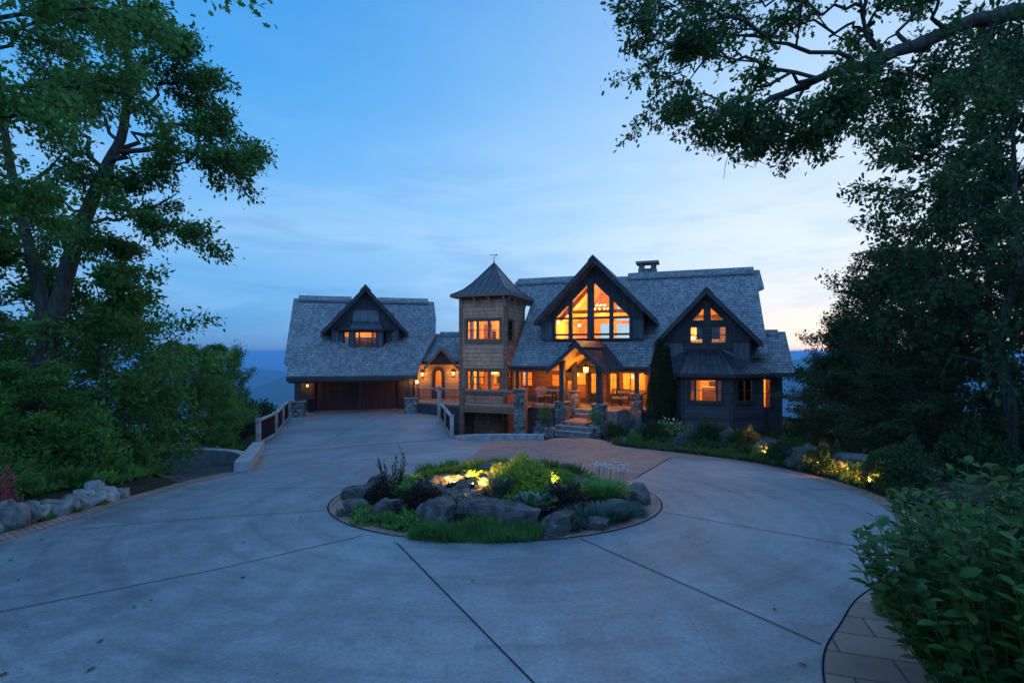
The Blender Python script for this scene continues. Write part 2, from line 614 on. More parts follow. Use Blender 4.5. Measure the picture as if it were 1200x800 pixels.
M_conc = mat('broom_finished_concrete', fn_conc, .7, .35)
M_curb = mat('cast_concrete', plain((.34, .33, .32), 0, .3, 3), .85)


def brickfn(c1, c2, bw, rh, mort=.012, rotz=0.6, mc=(.09, .08, .075)):
    def fn(t, bs, out):
        v = tcn(t, 'Object', (1, 1, 1), rotz)
        br = t.n('ShaderNodeTexBrick', {'offset': .5}, i0=v, Color1=c1, Color2=c2, Mortar=mc, Scale=1.0, Mortar_Size=mort, Mortar_Smooth=.3, Bias=0.0, Brick_Width=bw, Row_Height=rh)
        a = t.n('ShaderNodeTexNoise', i0=v, Scale=1.3, Detail=6.0, Roughness=.7).outputs[0]
        k = t.math('ADD', t.math('MULTIPLY', a, 1.2), .4)
        t.set(bs, 'Base Color', t.mix(1.0, br.outputs[0], t.n('ShaderNodeCombineColor', i0=k, i1=k, i2=k).outputs[0], 'MULTIPLY'))
        bump(t, bs, t.math('SUBTRACT', t.math('MULTIPLY', a, .3), br.outputs[1]), .008)
    return fn


M_brick = mat('brick_pavers', brickfn((.44, .225, .165), (.31, .165, .125), .2, .1, .008), .8)
M_stamp = mat('stamped_flags', brickfn((.29, .18, .14), (.21, .135, .11), .75, .42, .012, .35), .75)


def fn_asph(t, bs, out):
    a = t.n('ShaderNodeTexNoise', i0=tcn(t, 'Object'), Scale=40.0, Detail=4.0).outputs[0]
    b = t.n('ShaderNodeTexNoise', i0=tcn(t, 'Object'), Scale=.8, Detail=4.0).outputs[0]
    t.set(bs, 'Base Color', t.mix(b, t.ramp(a, [(.3, (.035, .035, .036)), (.7, (.075, .075, .077))]), (.07, .065, .06)))
    bump(t, bs, a, .006)


M_asph = mat('asphalt', fn_asph, .85)


def fn_ground(t, bs, out):
    v = tcn(t, 'Object')
    a = t.n('ShaderNodeTexNoise', i0=v, Scale=.6, Detail=8.0, Roughness=.7).outputs[0]
    b = t.n('ShaderNodeTexNoise', i0=v, Scale=14.0, Detail=6.0, Roughness=.75).outputs[0]
    far = t.n('ShaderNodeTexNoise', i0=v, Scale=.006, Detail=9.0, Roughness=.65).outputs[0]
    near = t.mix(t.ramp(a, [(.42, 0.0), (.6, 1.0)]), t.ramp(b, [(.3, (.016, .013, .010)), (.7, (.075, .055, .038))]), t.ramp(b, [(.3, (.012, .022, .008)), (.7, (.035, .06, .02))]))
    wood = t.ramp(far, [(.35, (.022, .04, .018)), (.65, (.055, .075, .03))])
    sp = t.n('ShaderNodeVectorMath', {'operation': 'LENGTH'}, i0=v).outputs['Value']
    t.set(bs, 'Base Color', t.mix(t.ramp(t.math('DIVIDE', sp, 200.0), [(.3, 0.0), (.7, 1.0)]), near, wood))
    bump(t, bs, t.math('ADD', t.math('MULTIPLY', b, .6), a), .06)


M_ground = mat('woodland_ground', fn_ground, .95, .1)


def fn_mulch(t, bs, out):
    v = tcn(t, 'Object', (9, 26, 20), .5)
    a = t.n('ShaderNodeTexVoronoi', i0=v, Scale=1.6)
    b = t.n('ShaderNodeTexNoise', i0=tcn(t, 'Object'), Scale=30.0, Detail=4.0).outputs[0]
    cc = t.n('ShaderNodeSeparateColor', i0=a.outputs['Color']).outputs[0]
    t.set(bs, 'Base Color', t.ramp(cc, [(0, (.016, .012, .01)), (.6, (.06, .042, .03)), (1, (.14, .10, .075))]))
    bump(t, bs, t.math('ADD', a.outputs['Distance'], b), .03)


M_mulch = mat('bark_mulch', fn_mulch, .9, .2)


def fn_bark(t, bs, out):
    v = tcn(t, 'Object', (9, 9, 1.8))
    a = t.n('ShaderNodeTexNoise', i0=v, Scale=1.4, Detail=7.0, Roughness=.7, Distortion=.6).outputs[0]
    b = t.n('ShaderNodeTexNoise', i0=tcn(t, 'Object'), Scale=2.0, Detail=3.0).outputs[0]
    c = t.ramp(a, [(.3, (.025, .02, .017)), (.55, (.085, .072, .06)), (.75, (.15, .135, .115))])
    t.set(bs, 'Base Color', t.mix(t.math('MULTIPLY', t.ramp(b, [(.5, 0.0), (.66, 1.0)]), .5), c, (.12, .135, .10)))
    bump(t, bs, a, .05)


M_bark = mat('furrowed_bark', fn_bark, .95, .1)


def leafmat(name, c1, c2, trans=.3, rough=.55):
    m = bpy.data.materials.new(name)
    m.use_nodes = True
    t = NT(m.node_tree)
    g = t.n('ShaderNodeNewGeometry')
    oi = t.n('ShaderNodeObjectInfo')
    ns = t.n('ShaderNodeTexNoise', i0=tcn(t, 'Object'), Scale=.9, Detail=2.0).outputs[0]
    f = t.math('ADD', t.math('MULTIPLY', g.outputs['Random Per Island'], .6), t.math('MULTIPLY', ns, .5), True)
    c = t.mix(f, c1, c2)
    c = t.mix(t.math('MULTIPLY', t.math('GREATER_THAN', g.outputs['Random Per Island'], .955), .7), c, (.15, .12, .035))
    k = t.math('ADD', t.math('MULTIPLY', oi.outputs['Random'], .4), .8)
    c = t.mix(1.0, c, t.n('ShaderNodeCombineColor', i0=k, i1=k, i2=k).outputs[0], 'MULTIPLY')
    pb = t.n('ShaderNodeBsdfPrincipled', Base_Color=c, Roughness=rough)
    pb.inputs['Specular IOR Level'].default_value = .12
    tr = t.n('ShaderNodeBsdfTranslucent', Color=t.mix(.5, c, (.10, .16, .02), 'ADD'))
    mx = t.n('ShaderNodeMixShader', i0=trans, i1=pb.outputs[0], i2=tr.outputs[0])
    t.n('ShaderNodeOutputMaterial', Surface=mx.outputs[0])
    return m


M_leaf = leafmat('oak_leaf', (.055, .14, .03), (.125, .25, .055), .22)
M_leaf_dk = leafmat('shaded_leaf', (.032, .075, .024), (.075, .145, .042), .22)
M_leaf_br = leafmat('maple_leaf', (.06, .16, .033), (.135, .28, .06), .22)
M_leaf_bush = leafmat('broad_bush_leaf', (.04, .105, .03), (.11, .22, .06), .22, .42)
M_leaf_olive = leafmat('olive_leaf', (.06, .085, .02), (.13, .14, .035), .2)
M_leaf_dark = leafmat('deep_shade_leaf', (.020, .045, .017), (.05, .09, .028), .2)  # darkened leaf green that carries the shade of dense growth
M_leaf_lime = leafmat('lime_leaf', (.17, .24, .03), (.32, .38, .05))
M_leaf_purple = leafmat('purple_leaf', (.014, .008, .011), (.034, .017, .022), .2)
M_leaf_blue = leafmat('blue_grey_leaf', (.06, .10, .085), (.13, .18, .16), .15)
M_leaf_mat = leafmat('juniper_leaf', (.045, .12, .03), (.10, .20, .05), .2)
M_leaf_cyp = leafmat('arborvitae_leaf', (.014, .032, .012), (.03, .055, .02), .15)
M_leaf_pale = leafmat('variegated_leaf', (.09, .15, .07), (.26, .33, .22), .2)
M_litter = leafmat('dry_leaf', (.06, .045, .03), (.13, .095, .06), .05)
M_petal_w = leafmat('white_flower', (.6, .6, .6), (.8, .8, .78), .2)
M_petal_p = leafmat('pink_flower', (.5, .03, .09), (.75, .09, .18), .3)


def fn_glass():
    m = bpy.data.materials.new('window_glass')
    m.use_nodes = True
    t = NT(m.node_tree)
    fz = t.n('ShaderNodeFresnel', IOR=1.45)
    tr = t.n('ShaderNodeBsdfTransparent', Color=(.93, .95, .94))
    gl = t.n('ShaderNodeBsdfGlossy', Color=(1, 1, 1), Roughness=.02)
    mx = t.n('ShaderNodeMixShader', i0=fz.outputs[0], i1=tr.outputs[0], i2=gl.outputs[0])
    t.n('ShaderNodeOutputMaterial', Surface=mx.outputs[0])
    return m


M_glass = fn_glass()


def glow(name, c, s):
    m = bpy.data.materials.new(name)
    m.use_nodes = True
    t = NT(m.node_tree)
    e = t.n('ShaderNodeEmission', Color=c, Strength=s)
    t.n('ShaderNodeOutputMaterial', Surface=e.outputs[0])
    return m


M_bulb = glow('lamp_bulb', (1, .62, .25), 9.0)
M_shade = glow('lit_lamp_shade', (1, .60, .22), 3.0)
WARM = (1.0, .41, .075)


def lamp(loc, watts, parent=None, r=.08, color=WARM, name='lamp_light'):
    watts *= 2.7 if watts >= 40 and name != 'path_lamp' else 1.2
    l = bpy.data.lights.new(name, 'POINT')
    l.energy = watts
    l.color = color
    l.shadow_soft_size = r
    o = bpy.data.objects.new(name, l)
    o.location = loc
    COL.objects.link(o)
    if parent is not None:
        par(o, parent)
    return o

# ------------------------------------------------------------------ ground
def xl(y):                          # right edge of the garage forecourt
    return -2.73 - (y - 23.4) * .226


def lx(y):                          # left edge of the drive / forecourt
    return -8.0 if y < 14.5 else -7.7 - (y - 14.5) * .375


def drive_z(x, y):
    p = H0 - SL * y
    left = .42 + math.log1p(math.exp(min(30, (p - .42) * 9))) / 9
    right = max(p, .08)
    return left + (right - left) * smooth(xl(y) - .05, xl(y) + .25, x) if y > 15 else left + (p - left) * smooth(-5, 3, x)


def Gz(x, y):
    """terrain height"""
    z = drive_z(x, y)
    # light well between forecourt and porch
    if y > 22.5:
        wv = smooth(xl(y) + .3, xl(y) + .6, x) * (1 - smooth(1.9, 2.5, x)) * smooth(24.3, 25.0, y)
        z += (-1.5 - z) * wv
    z -= .06
    # hillside left of the drive
    d = lx(y) - x
    if d > 0:
        bed = .32 * smooth(.1, .6, d) + .10 * max(0, d - .5)
        fall = -.34 * d - .02 * d * d if d < 20 else -6.8 - 8 - .45 * (d - 20)
        t = smooth(11.2, 14.8, y)
        side = -.11 * min(d, 5) + (0 if d < 5 else -.38 * (d - 5))
        a = bed + (side - bed) * t
        z += a + (fall - a) * smooth(15.5, 21, y)
    # ground right of the drive
    e = x - 8.6
    if e > 0:
        z += -.02 * e if e < 12 else -.24 - .3 * (e - 12)
    # the slope falls away behind the house
    if y > 38:
        z -= .42 * (y - 38)
    elif y > 33 and x > 15.5:
        z -= .25 * (y - 33)
    if y < -12:
        z += .05 * (-12 - y)
    r = math.hypot(x, y - 10)
    far = smooth(45, 140, r)
    if far > 0:
        zz = -30 - 330 * smooth(60, 2600, r)
        nz = noise.fractal(Vector((x / 1500, y / 1500, .3)), 1.0, 2.0, 5)
        zz += 60 * nz * smooth(300, 2500, r) * (1 - smooth(9000, 20000, r) * .8)
        # blue ridges beyond the valley
        for (cx_, cy_, sx_, sy_, h_) in ((-1150, 3300, 520, 500, 250), (-500, 3900, 800, 600, 210), (-2900, 5200, 1200, 700, 170), (2300, 3600, 900, 700, 330), (4200, 5200, 1600, 900, 330), (300, 5200, 1500, 900, 270)):
            zz += h_ * math.exp(-((x - cx_) / sx_) ** 2 - ((y - cy_) / sy_) ** 2) * (1 + .18 * nz)
        zb = max(z, -60)
        z = zb + (zz - zb) * far
    return z


def axis(lo, hi, step, grow, far):
    a = list(np.arange(lo, hi + 1e-6, step))
    s_, v = step, hi
    while v < far:
        s_ *= grow
        v += s_
        a.append(v)
    s_, v = step, lo
    pre = []
    while v > -far:
        s_ *= grow
        v -= s_
        pre.append(v)
    return pre[::-1] + a


xs = axis(-18, 18, .45, 1.085, 45000)
ys = axis(-2, 38, .45, 1.085, 45000)
gm = MB()
for y in ys:
    for x in xs:
        gm.V.append((x, y, Gz(x, y)))
nx = len(xs)
for j in range(len(ys) - 1):
    for i in range(nx - 1):
        gm.Fc.append((j * nx + i, j * nx + i + 1, (j + 1) * nx + i + 1, (j + 1) * nx + i))
ground = struct(gm.build('ground', M_ground, None, True, False))


def sheet(name, poly, m, lift, zf=drive_z, step=.6, kind='structure', parent=None):
    """a sheet with the given outline lying on the drive surface"""
    dense = []
    k = len(poly)
    for i in range(k):
        a, b = Vector(poly[i]), Vector(poly[(i + 1) % k])
        q = max(1, int((b - a).length / step))
        dense += [a + (b - a) * (j / q) for j in range(q)]
    vs = list(dense)
    es = [(i, (i + 1) % len(dense)) for i in range(len(dense))]
    x0, x1 = min(p[0] for p in poly), max(p[0] for p in poly)
    y0, y1 = min(p[1] for p in poly), max(p[1] for p in poly)
    for x in np.arange(x0 + step / 2, x1, step):
        for y in np.arange(y0 + step / 2, y1, step):
            if inside(poly, x, y):
                vs.append(Vector((float(x), float(y))))
    ov, oe, of, *_ = delaunay_2d_cdt(vs, es, [], 1, 1e-4)
    b = MB()
    b.V = [(p[0], p[1], zf(p[0], p[1]) + lift) for p in ov]
    b.Fc = [tuple(f) for f in of]
    o = b.build(name, m, parent, True, False)
    if parent is None and kind:
        o['kind'] = kind
    return o


def ribbon(pts, wd):
    """outline of a strip of width wd along a polyline"""
    L_, R_ = [], []
    for i, p in enumerate(pts):
        a = Vector(pts[max(i - 1, 0)])
        b = Vector(pts[min(i + 1, len(pts) - 1)])
        d = (b - a).normalized()
        nrm = Vector((-d.y, d.x))
        L_.append(tuple(Vector(p) + nrm * wd / 2))
        R_.append(tuple(Vector(p) - nrm * wd / 2))
    return L_ + R_[::-1]


def spline(pts, per=6):
    out = []
    P_ = [Vector(p) for p in pts]
    for i in range(len(P_) - 1):
        p0, p1, p2, p3 = P_[max(i - 1, 0)], P_[i], P_[i + 1], P_[min(i + 2, len(P_) - 1)]
        for j in range(per):
            t = j / per
            out.append(.5 * ((2 * p1) + (p2 - p0) * t + (2 * p0 - 5 * p1 + 4 * p2 - p3) * t * t + (3 * p1 - p0 - 3 * p2 + p3) * t ** 3))
    out.append(P_[-1])
    return [tuple(q) for q in out]


EDGE_R = spline([(4.4, 23.9), (4.4, 21.8), (5.3, 20.2), (6.6, 18.3), (7.5, 16.6), (8.0, 14.6), (8.1, 13.2), (8.0, 11.6), (7.6, 10.2), (6.9, 8.7), (5.9, 7.4), (4.6, 6.2), (3.72, 5.5), (3.15, 4.9), (2.62, 4.3), (2.25, 3.6), (2.0, 2.6), (1.95, 1.0), (2.3, -1.5)], 5)
EDGE_L = [(-7.2, -3), (-7.8, 2), (-8.0, 5), (-8.02, 8), (-8.25, 10.6), (-8.3, 12.5), (-8.0, 14.3), (-7.7, 14.55), (-10.3, 20.8), (-11.3, 24.0), (-13.35, 30.1), (-14.5, 33.5), (-16.2, 38.2)]
drive_poly = EDGE_L + [(-6, 38.4), (-5.5, 35.4), (xl(33), 33), (xl(23.4), 23.25), (-1.9, 24.1), (-1.0, 24.45), (.6, 24.4), (1.5, 24.15), (2.2, 25.6), (4.0, 25.2)] + EDGE_R
drive = sheet('driveway', drive_poly, M_conc, 0.0)

plaza = sheet('brick_plaza', [(-1.0, 24.4), (.6, 24.35), (1.5, 24.1), (2.2, 25.5), (4.0, 25.1)] + EDGE_R[:22] + [(5.45, 17.7), (3.2, 13.3), (1.5, 12.2), (-1.75, 13.2), (-1.5, 17), (-1.2, 21)], M_brick, .006)
ISL = (-.33, 11.0)


def circ(r, n=56, e=1.0):
    return [(ISL[0] + r * math.cos(2 * math.pi * i / n), ISL[1] + r * e * math.sin(2 * math.pi * i / n)) for i in range(n)]


ring = sheet('island_brick_ring', circ(3.4), M_brick, .012, step=.5)
# dark groove round the ring and the joints of the slab: parts of the driveway
jm_ = []
JOINTS = [[GP(465, 636), GP(535, 708), GP(626, 801), GP(660, 836)], [GP(680, 631), GP(800, 684), GP(962, 755)], [GP(424, 628), GP(250, 668), GP(0, 717), GP(-90, 733)],
          [GP(777, 600), GP(900, 622), GP(1015, 642)], [GP(388, 598), GP(240, 607), GP(95, 620)], [GP(771, 575), GP(880, 575), GP(1000, 573)],
          [GP(405, 572), GP(300, 572), GP(215, 573)], [GP(478, 545), GP(466, 520)], [(-9.2, 16.4), (-5.5, 17.2), (-1.9, 15.5)], [(-11.6, 24.7), (-8, 26.2), (-3.6, 26.6)], [(-7.6, 36), (-8.4, 27), (-8.0, 21)]]
for jt in JOINTS:
    sheet('expansion_joint', ribbon(jt, .015), M_joint, .009, step=.5, parent=drive)
gro = circ(3.415)
for q_ in (0, 28):
    sheet('expansion_joint', ribbon((gro + gro)[q_:q_ + 29], .022), M_joint, .016, step=.4, parent=drive)
sheet('expansion_joint', ribbon([(5.47, 17.65), (3.2, 13.3)], .022), M_joint, .012, step=.5, parent=drive)

band = sheet('brick_edge_band', ribbon([(-7.62, 2), (-7.78, 5), (-7.8, 8), (-8.02, 10.6), (-8.05, 12.6), (-7.8, 14.2)], .42), M_brick, .006, step=.4)
band2 = sheet('brick_edge_band', ribbon([(-7.45, 14.6), (-8.9, 18.2), (-6.1, 21.4), (-4.4, 22.4), (-2.95, 23.1)], .32), M_brick, .006, step=.4)
ER = [Vector(p) for p in EDGE_R]
er_in = [p for p in EDGE_R if 6.5 < p[1] < 20.3]
band3 = sheet('brick_edge_band', ribbon([(p[0] - .13, p[1] - .03) for p in er_in], .34), M_brick, .007, step=.4)
st_in = [p for p in EDGE_R if p[1] < 6.0]
stamp = sheet('stamped_paving_border', [(p[0], p[1]) for p in st_in] + [(3.2, -1.4), (2.75, 1), (2.8, 2.6), (3.05, 3.6), (3.5, 4.3), (4.05, 4.9), (4.75, 5.5)], M_stamp, .010, step=.4, zf=lambda x, y: H0 - SL * y)
sheet('expansion_joint', ribbon([(p[0], p[1]) for p in st_in], .016), M_joint, .015, step=.3, parent=drive, zf=lambda x, y: H0 - SL * y)
mulch = sheet('mulch_bed', [(3.2, -1.4), (2.75, 1), (2.8, 2.6), (3.05, 3.6), (3.5, 4.3), (4.05, 4.9), (4.75, 5.5), (6.1, 7.4), (7.2, 8.7), (8.0, 10.2), (12, 9), (12, -1)], M_mulch, .02, step=.35,
              zf=lambda x, y: H0 - SL * y + .03 * noise.noise(Vector((x * 3, y * 3, 0))))


def bedz(x, y):
    d = min(math.hypot(x - p[0], y - p[1]) for p in EDGE_R)
    return (H0 - SL * y if y < 25 else .1) + (.12 + .05 * noise.noise(Vector((x * 2, y * 2, 0)))) * smooth(.05, .8, d)


bed_r = sheet('garden_bed', [(4.45, 24.2)] + [(p[0] + .05, p[1]) for p in EDGE_R[:40]] + [(8.4, 9.8), (11.5, 10), (11.5, 18), (12.5, 26), (12.5, 30), (5, 30)], M_mulch, .012, step=.3,
              zf=bedz)
side_road = sheet('side_road', [(-8.1, 12.6), (-8.0, 14.2), (-7.75, 14.6), (-8.4, 16.2), (-10.5, 17.0), (-14, 17.6), (-20, 17), (-20, 12.5), (-13, 13.4), (-9.5, 12.8)], M_asph, .05, step=.5, zf=lambda x, y: Gz(x, y))


def isl_z(x, y):
    """planted mound of the island"""
    r = math.hypot(x - ISL[0], y - ISL[1])
    h = .46 * (1 - smooth(.6, 2.95, r)) + .08 * noise.noise(Vector((x * 1.3, y * 1.3, 2))) * (1 - smooth(2.3, 2.9, r))
    return drive_z(x, y) + .02 + max(0, h)


soil = sheet('island_soil', circ(2.92), M_mulch, .0, step=.16, zf=isl_z)


# ------------------------------------------------------------------ low walls, curbs, railings
def sweep_wall(name, pts, wd, h, down, m, zf, parent=None):
    b = MB()
    out = ribbon(pts, wd)
    k = len(pts)
    L_, R_ = out[:k], out[k:][::-1]
    for i in range(k - 1):
        zs = [zf(*pts[i]), zf(*pts[i + 1])]
        q = [(*L_[i], zs[0]), (*L_[i + 1], zs[1]), (*R_[i + 1], zs[1]), (*R_[i], zs[0])]
        B = len(b.V)
        for (x, y, z) in q:
            b.V.append((x, y, z - down))
        for (x, y, z) in q:
            b.V.append((x, y, z + h))
        b.Fc += [(B + 4, B + 5, B + 6, B + 7), (B, B + 1, B + 5, B + 4), (B + 3, B + 7, B + 6, B + 2)]
        if i == 0:
            b.Fc.append((B, B + 4, B + 7, B + 3))
        if i == k - 2:
            b.Fc.append((B + 1, B + 2, B + 6, B + 5))
    bm_o = b.build(name, m, parent)
    mod = bm_o.modifiers.new('weld', 'WELD')
    mod.merge_threshold = .002
    bv = bm_o.modifiers.new('bevel', 'BEVEL')
    bv.width = .02
    bv.segments = 2
    bv.limit_method = 'ANGLE'
    return bm_o


curb = sweep_wall('curb_wall', spline([(xl(23.4) + .05, 23.35), (-2.0, 24.15), (-1.0, 24.55), (.3, 24.6), (1.5, 24.3)], 5), .24, .27, 1.8, M_curb, lambda x, y: max(H0 - SL * y, .12))
tag(curb, 'low curved grey concrete curb between the brick plaza and the deck', 'curb')
c2 = sweep_wall('curb_wall', [(-7.62, 14.45), (-8.3, 16.1), (-9.0, 17.8), (-9.9, 20.0)], .42, .30, .9, M_curb, lambda x, y: drive_z(x + .4, y))
tag(c2, 'wedge of pale concrete curb leading up to the timber railing on the left', 'curb')
c3 = sweep_wall('retaining_wall', spline([(-8.7, 16.9), (-9.6, 17.7), (-11.0, 18.1), (-12.8, 18.0), (-14.2, 17.4)], 4), .3, .42, 1.5, M_curb, lambda x, y: Gz(-9.5, 17) - .05)
tag(c3, 'curved grey retaining wall along the dark side road', 'retaining wall')


def railing(name, label, posts, zf, ph=1.12, pw=.17):
    x0, y0 = posts[0]
    t = thing(name, label, 'railing', None, (x0, y0, zf(x0, y0)))
    for (x, y) in posts:
        z = zf(x, y)
        fr = Fr(x, y, math.degrees(math.atan2(posts[1][1] - y0, posts[1][0] - x0)))
        b = MB().box(fr, -pw / 2, pw / 2, -pw / 2, pw / 2, z - .3, z + ph)
        b.prism([fr.P(i * (pw / 2 + .02), j * (pw / 2 + .02), z + ph) for i, j in ((-1, -1), (1, -1), (1, 1), (-1, 1))], (0, 0, .035))
        b.build('post', M_rail, t)
    for i in range(len(posts) - 1):
        a = Vector((*posts[i], zf(*posts[i])))
        c = Vector((*posts[i + 1], zf(*posts[i + 1])))
        d = (c - a).normalized() * pw / 2
        b = MB().bar(a + d + Vector((0, 0, ph - .06)), c - d + Vector((0, 0, ph - .06)), .13, .09)
        b.build('handrail', M_rail, t)
        MB().bar(a + d + Vector((0, 0, .12)), c - d + Vector((0, 0, .12)), .09, .09).build('bottom_rail', M_rail, t)
        b = MB()
        ln = (c - a).length
        k = int(ln / .11)
        for q in range(1, k):
            p = a + (c - a) * (q / k)
            b.bar(p + Vector((0, 0, .16)), p + Vector((0, 0, ph - .1)), .018, .018)
        for hh in np.arange(.24, ph - .12, .11):
            b.bar(a + d + Vector((0, 0, hh)), c - d + Vector((0, 0, hh)), .012, .012)
        b.build('mesh_panel', M_iron, t)
    return t


railing('timber_railing', 'pale timber railing with black mesh panels climbing the left edge of the forecourt', [(-10.4, 21.0), (-11.1, 24.0), (-12.2, 27.2), (-13.1, 30.0)], drive_z)
railing('timber_railing', 'short timber railing with black mesh between the forecourt and the sunken area', [(xl(23.45) - .02, 23.45), (xl(26.4), 26.4), (xl(29.5), 29.5)], lambda x, y: .42, 1.05)

# ------------------------------------------------------------------ the house
house = thing('house', 'large dark timbered house with shake roof, corner tower, stone piers and lit gable windows', 'house', None, (4.5, 34, 0))
M = Fr(15.95, 33.0, -20)
RZ, K = 9.68, .945          # ridge height, pitch of the long roof
EN = 6.5                    # eave line of the porch roof
PF = 1.13                   # porch floor height


def roof_slab(b, fr, poly, z0, k, th=.2):
    b.prism([fr.P(u, n, z0 - k * n) for u, n in poly], (0, 0, -th))


def gable_roof(b, fr, ua, za, uL, uR, ze, nF, nApex, nL, nR, th=.2):
    """two slopes running back from nF; they die into another roof at nApex (ridge) and nL / nR (eaves)"""
    b.prism([fr.P(ua, nF, za), fr.P(uL, nF, ze), fr.P(uL, nL, ze), fr.P(ua, nApex, za)], (0, 0, -th))
    b.prism([fr.P(ua, nF, za), fr.P(uR, nF, ze), fr.P(uR, nR, ze), fr.P(ua, nApex, za)], (0, 0, -th))


def barge(b, fr, ua, za, uL, uR, ze, n, wd=.3, th=.07):
    """sloping boards along a gable's edge, and a crown piece"""
    for ue in (uL, uR):
        b.prism([fr.P(ua, n, za + .03), fr.P(ue, n, ze + .03), fr.P(ue, n, ze + .03 - wd), fr.P(ua, n, za + .03 - wd * 1.12)], Vector((*fr.N, 0)) * th)
        s = -1 if ue < ua else 1
        b.prism([fr.P(ue, n, ze + .03), fr.P(ue + s * .02, n, ze + .03), fr.P(ue + s * .02, n, ze - wd), fr.P(ue, n, ze - wd)], Vector((*fr.N, 0)) * th)


def ridge_cap(b, fr, ua, za, k, n0, n1, half=.3, lift=.10, th=.09):
    for s in (-1, 1):
        b.prism([fr.P(ua, n0, za + lift), fr.P(ua + s * half, n0, za + lift - k * half), fr.P(ua + s * half, n1, za + lift - k * half), fr.P(ua, n1, za + lift)], (0, 0, -th))


def long_cap(b, fr, u0, u1, z0, k, half=.46, lift=.22, th=.12):
    b.prism([fr.P(u0, -.02, z0 + lift), fr.P(u1, -.02, z0 + lift), fr.P(u1, half, z0 + lift - k * half), fr.P(u0, half, z0 + lift - k * half)], (0, 0, -th))
    b.prism([fr.P(u0, -.02, z0 + lift), fr.P(u1, -.02, z0 + lift), fr.P(u1, -half, z0 + lift - k * half), fr.P(u0, -half, z0 + lift - k * half)], (0, 0, -th))


def rect(u0, u1, z0, z1):
    return [(u0, z0), (u1, z0), (u1, z1), (u0, z1)]


def window(par_, fr, n, u0, u1, z0, z1, cols=1, rows=1, fw=.07, m=None, mun=.035, casing=.11, splits=None, sill=True, name='window'):
    """casing, sash and glazing bars as one frame; the glass is its sub-part. Opening u0..u1, z0..z1 in a wall whose face is n."""
    m = m or M_trim
    b = MB()
    c = casing
    if c:
        b.box(fr, u0 - c, u0, n + .002, n + .05, z0 - c, z1 + c)
        b.box(fr, u1, u1 + c, n + .002, n + .05, z0 - c, z1 + c)
        b.box(fr, u0, u1, n + .002, n + .055, z1, z1 + c)
        b.box(fr, u0, u1, n + .002, n + (.09 if sill else .055), z0 - c, z0)
    us = splits or [u0 + (u1 - u0) * i / cols for i in range(cols + 1)]
    for i in range(len(us) - 1):
        a, d = us[i], us[i + 1]
        b.box(fr, a, a + fw * .7, n - .09, n - .03, z0, z1)
        b.box(fr, d - fw * .7, d, n - .09, n - .03, z0, z1)
        b.box(fr, a + fw * .7, d - fw * .7, n - .09, n - .03, z0, z0 + fw * .8)
        b.box(fr, a + fw * .7, d - fw * .7, n - .09, n - .03, z1 - fw * .7, z1)
        for r in range(1, rows):
            z = z0 + (z1 - z0) * r / rows
            b.box(fr, a + fw * .7, d - fw * .7, n - .08, n - .04, z - mun / 2, z + mun / 2)
    o = b.build(name, m, par_)
    g = MB()
    g.box(fr, u0 + .01, u1 - .01, n - .066, n - .060, z0 + .01, z1 - .01)
    g.build('pane', M_glass, o)
    return o


def room(par_, fr, u0, u1, n0, n1, z0, z1, m=None, floor=None, name='room'):
    """inside of a lit room (open towards the windows): back, sides, floor, ceiling as real slabs; n0 is the back"""
    m = m or M_plaster
    b = MB()
    t = .06
    b.box(fr, u0, u1, n0 - t, n0, z0, z1)
    b.box(fr, u0 - t, u0, n0 - t, n1, z0, z1)
    b.box(fr, u1, u1 + t, n0 - t, n1, z0, z1)
    b.box(fr, u0 - t, u1 + t, n0 - t, n1, z1, z1 + t)
    b.box(fr, u0 - t, u1 + t, n0 - t, n1, z0 - t, z0)
    return b.build(name, m, par_)


# ---- extents read along each plane
uRake = M.roof(597.5, 428, RZ, K)[0]
uA, zA = M.hit(692, 300.5, 5.75)
_, zeL = M.hit(626, 374.5, 5.75)
uEL = M.hu(626, 5.75)
uER, zeR = M.hit(770, 376.5, 5.75)
hw = (uER - uEL) / 2
uA = (uEL + uER) / 2
zE = (zeL + zeR) / 2
kg = (zA - zE) / hw
uL, uR = M.hu(637, 4.9), M.hu(754, 4.9)
uPR = M.roof(763, 415, RZ, K)[0]

# ---- long roof
b = MB()
vt = (zA - RZ) / kg
nv = lambda u: (RZ - zA + kg * abs(u - uA)) / K
uPro = M.hu(604, 0)
roof_slab(b, M, [(uRake, EN), (uRake, 1.9), (uPro, 1.5), (uPro, 0), (uA - vt, 0), (uL, nv(uL)), (uL, EN)], RZ, K)
roof_slab(b, M, [(uL, EN), (uL, 4.92), (uR, 4.92), (uR, EN)], RZ, K)
roof_slab(b, M, [(uR, EN), (uR, nv(uR)), (uA + vt, 0), (0, 0), (.12, 1.3), (-.22, 1.45), (-.12, 5.7), (uPR + .3, 5.7), (uPR - .1, EN)], RZ, K)
mb = Fr(M.o[0], M.o[1], 160)          # the far side: same slope seen from behind
roof_slab(b, mb, [(-uRake, EN), (-uRake, 1.9), (-uPro, 1.5), (-uPro, 0), (-uA + vt, 0), (-uL, nv(uL)), (-uL, EN)], RZ, K)
roof_slab(b, mb, [(-uR, EN), (-uR, nv(uR)), (-uA - vt, 0), (0, 0), (0, EN)], RZ, K)
mr = b.build('main_roof', M_roof, house)
b = MB()
long_cap(b, M, M.hu(607, 0), uA - vt - .4, RZ, K)
long_cap(b, M, uA + vt + .9, -.35, RZ, K)
b.build('ridge_cap', M_roof, mr)
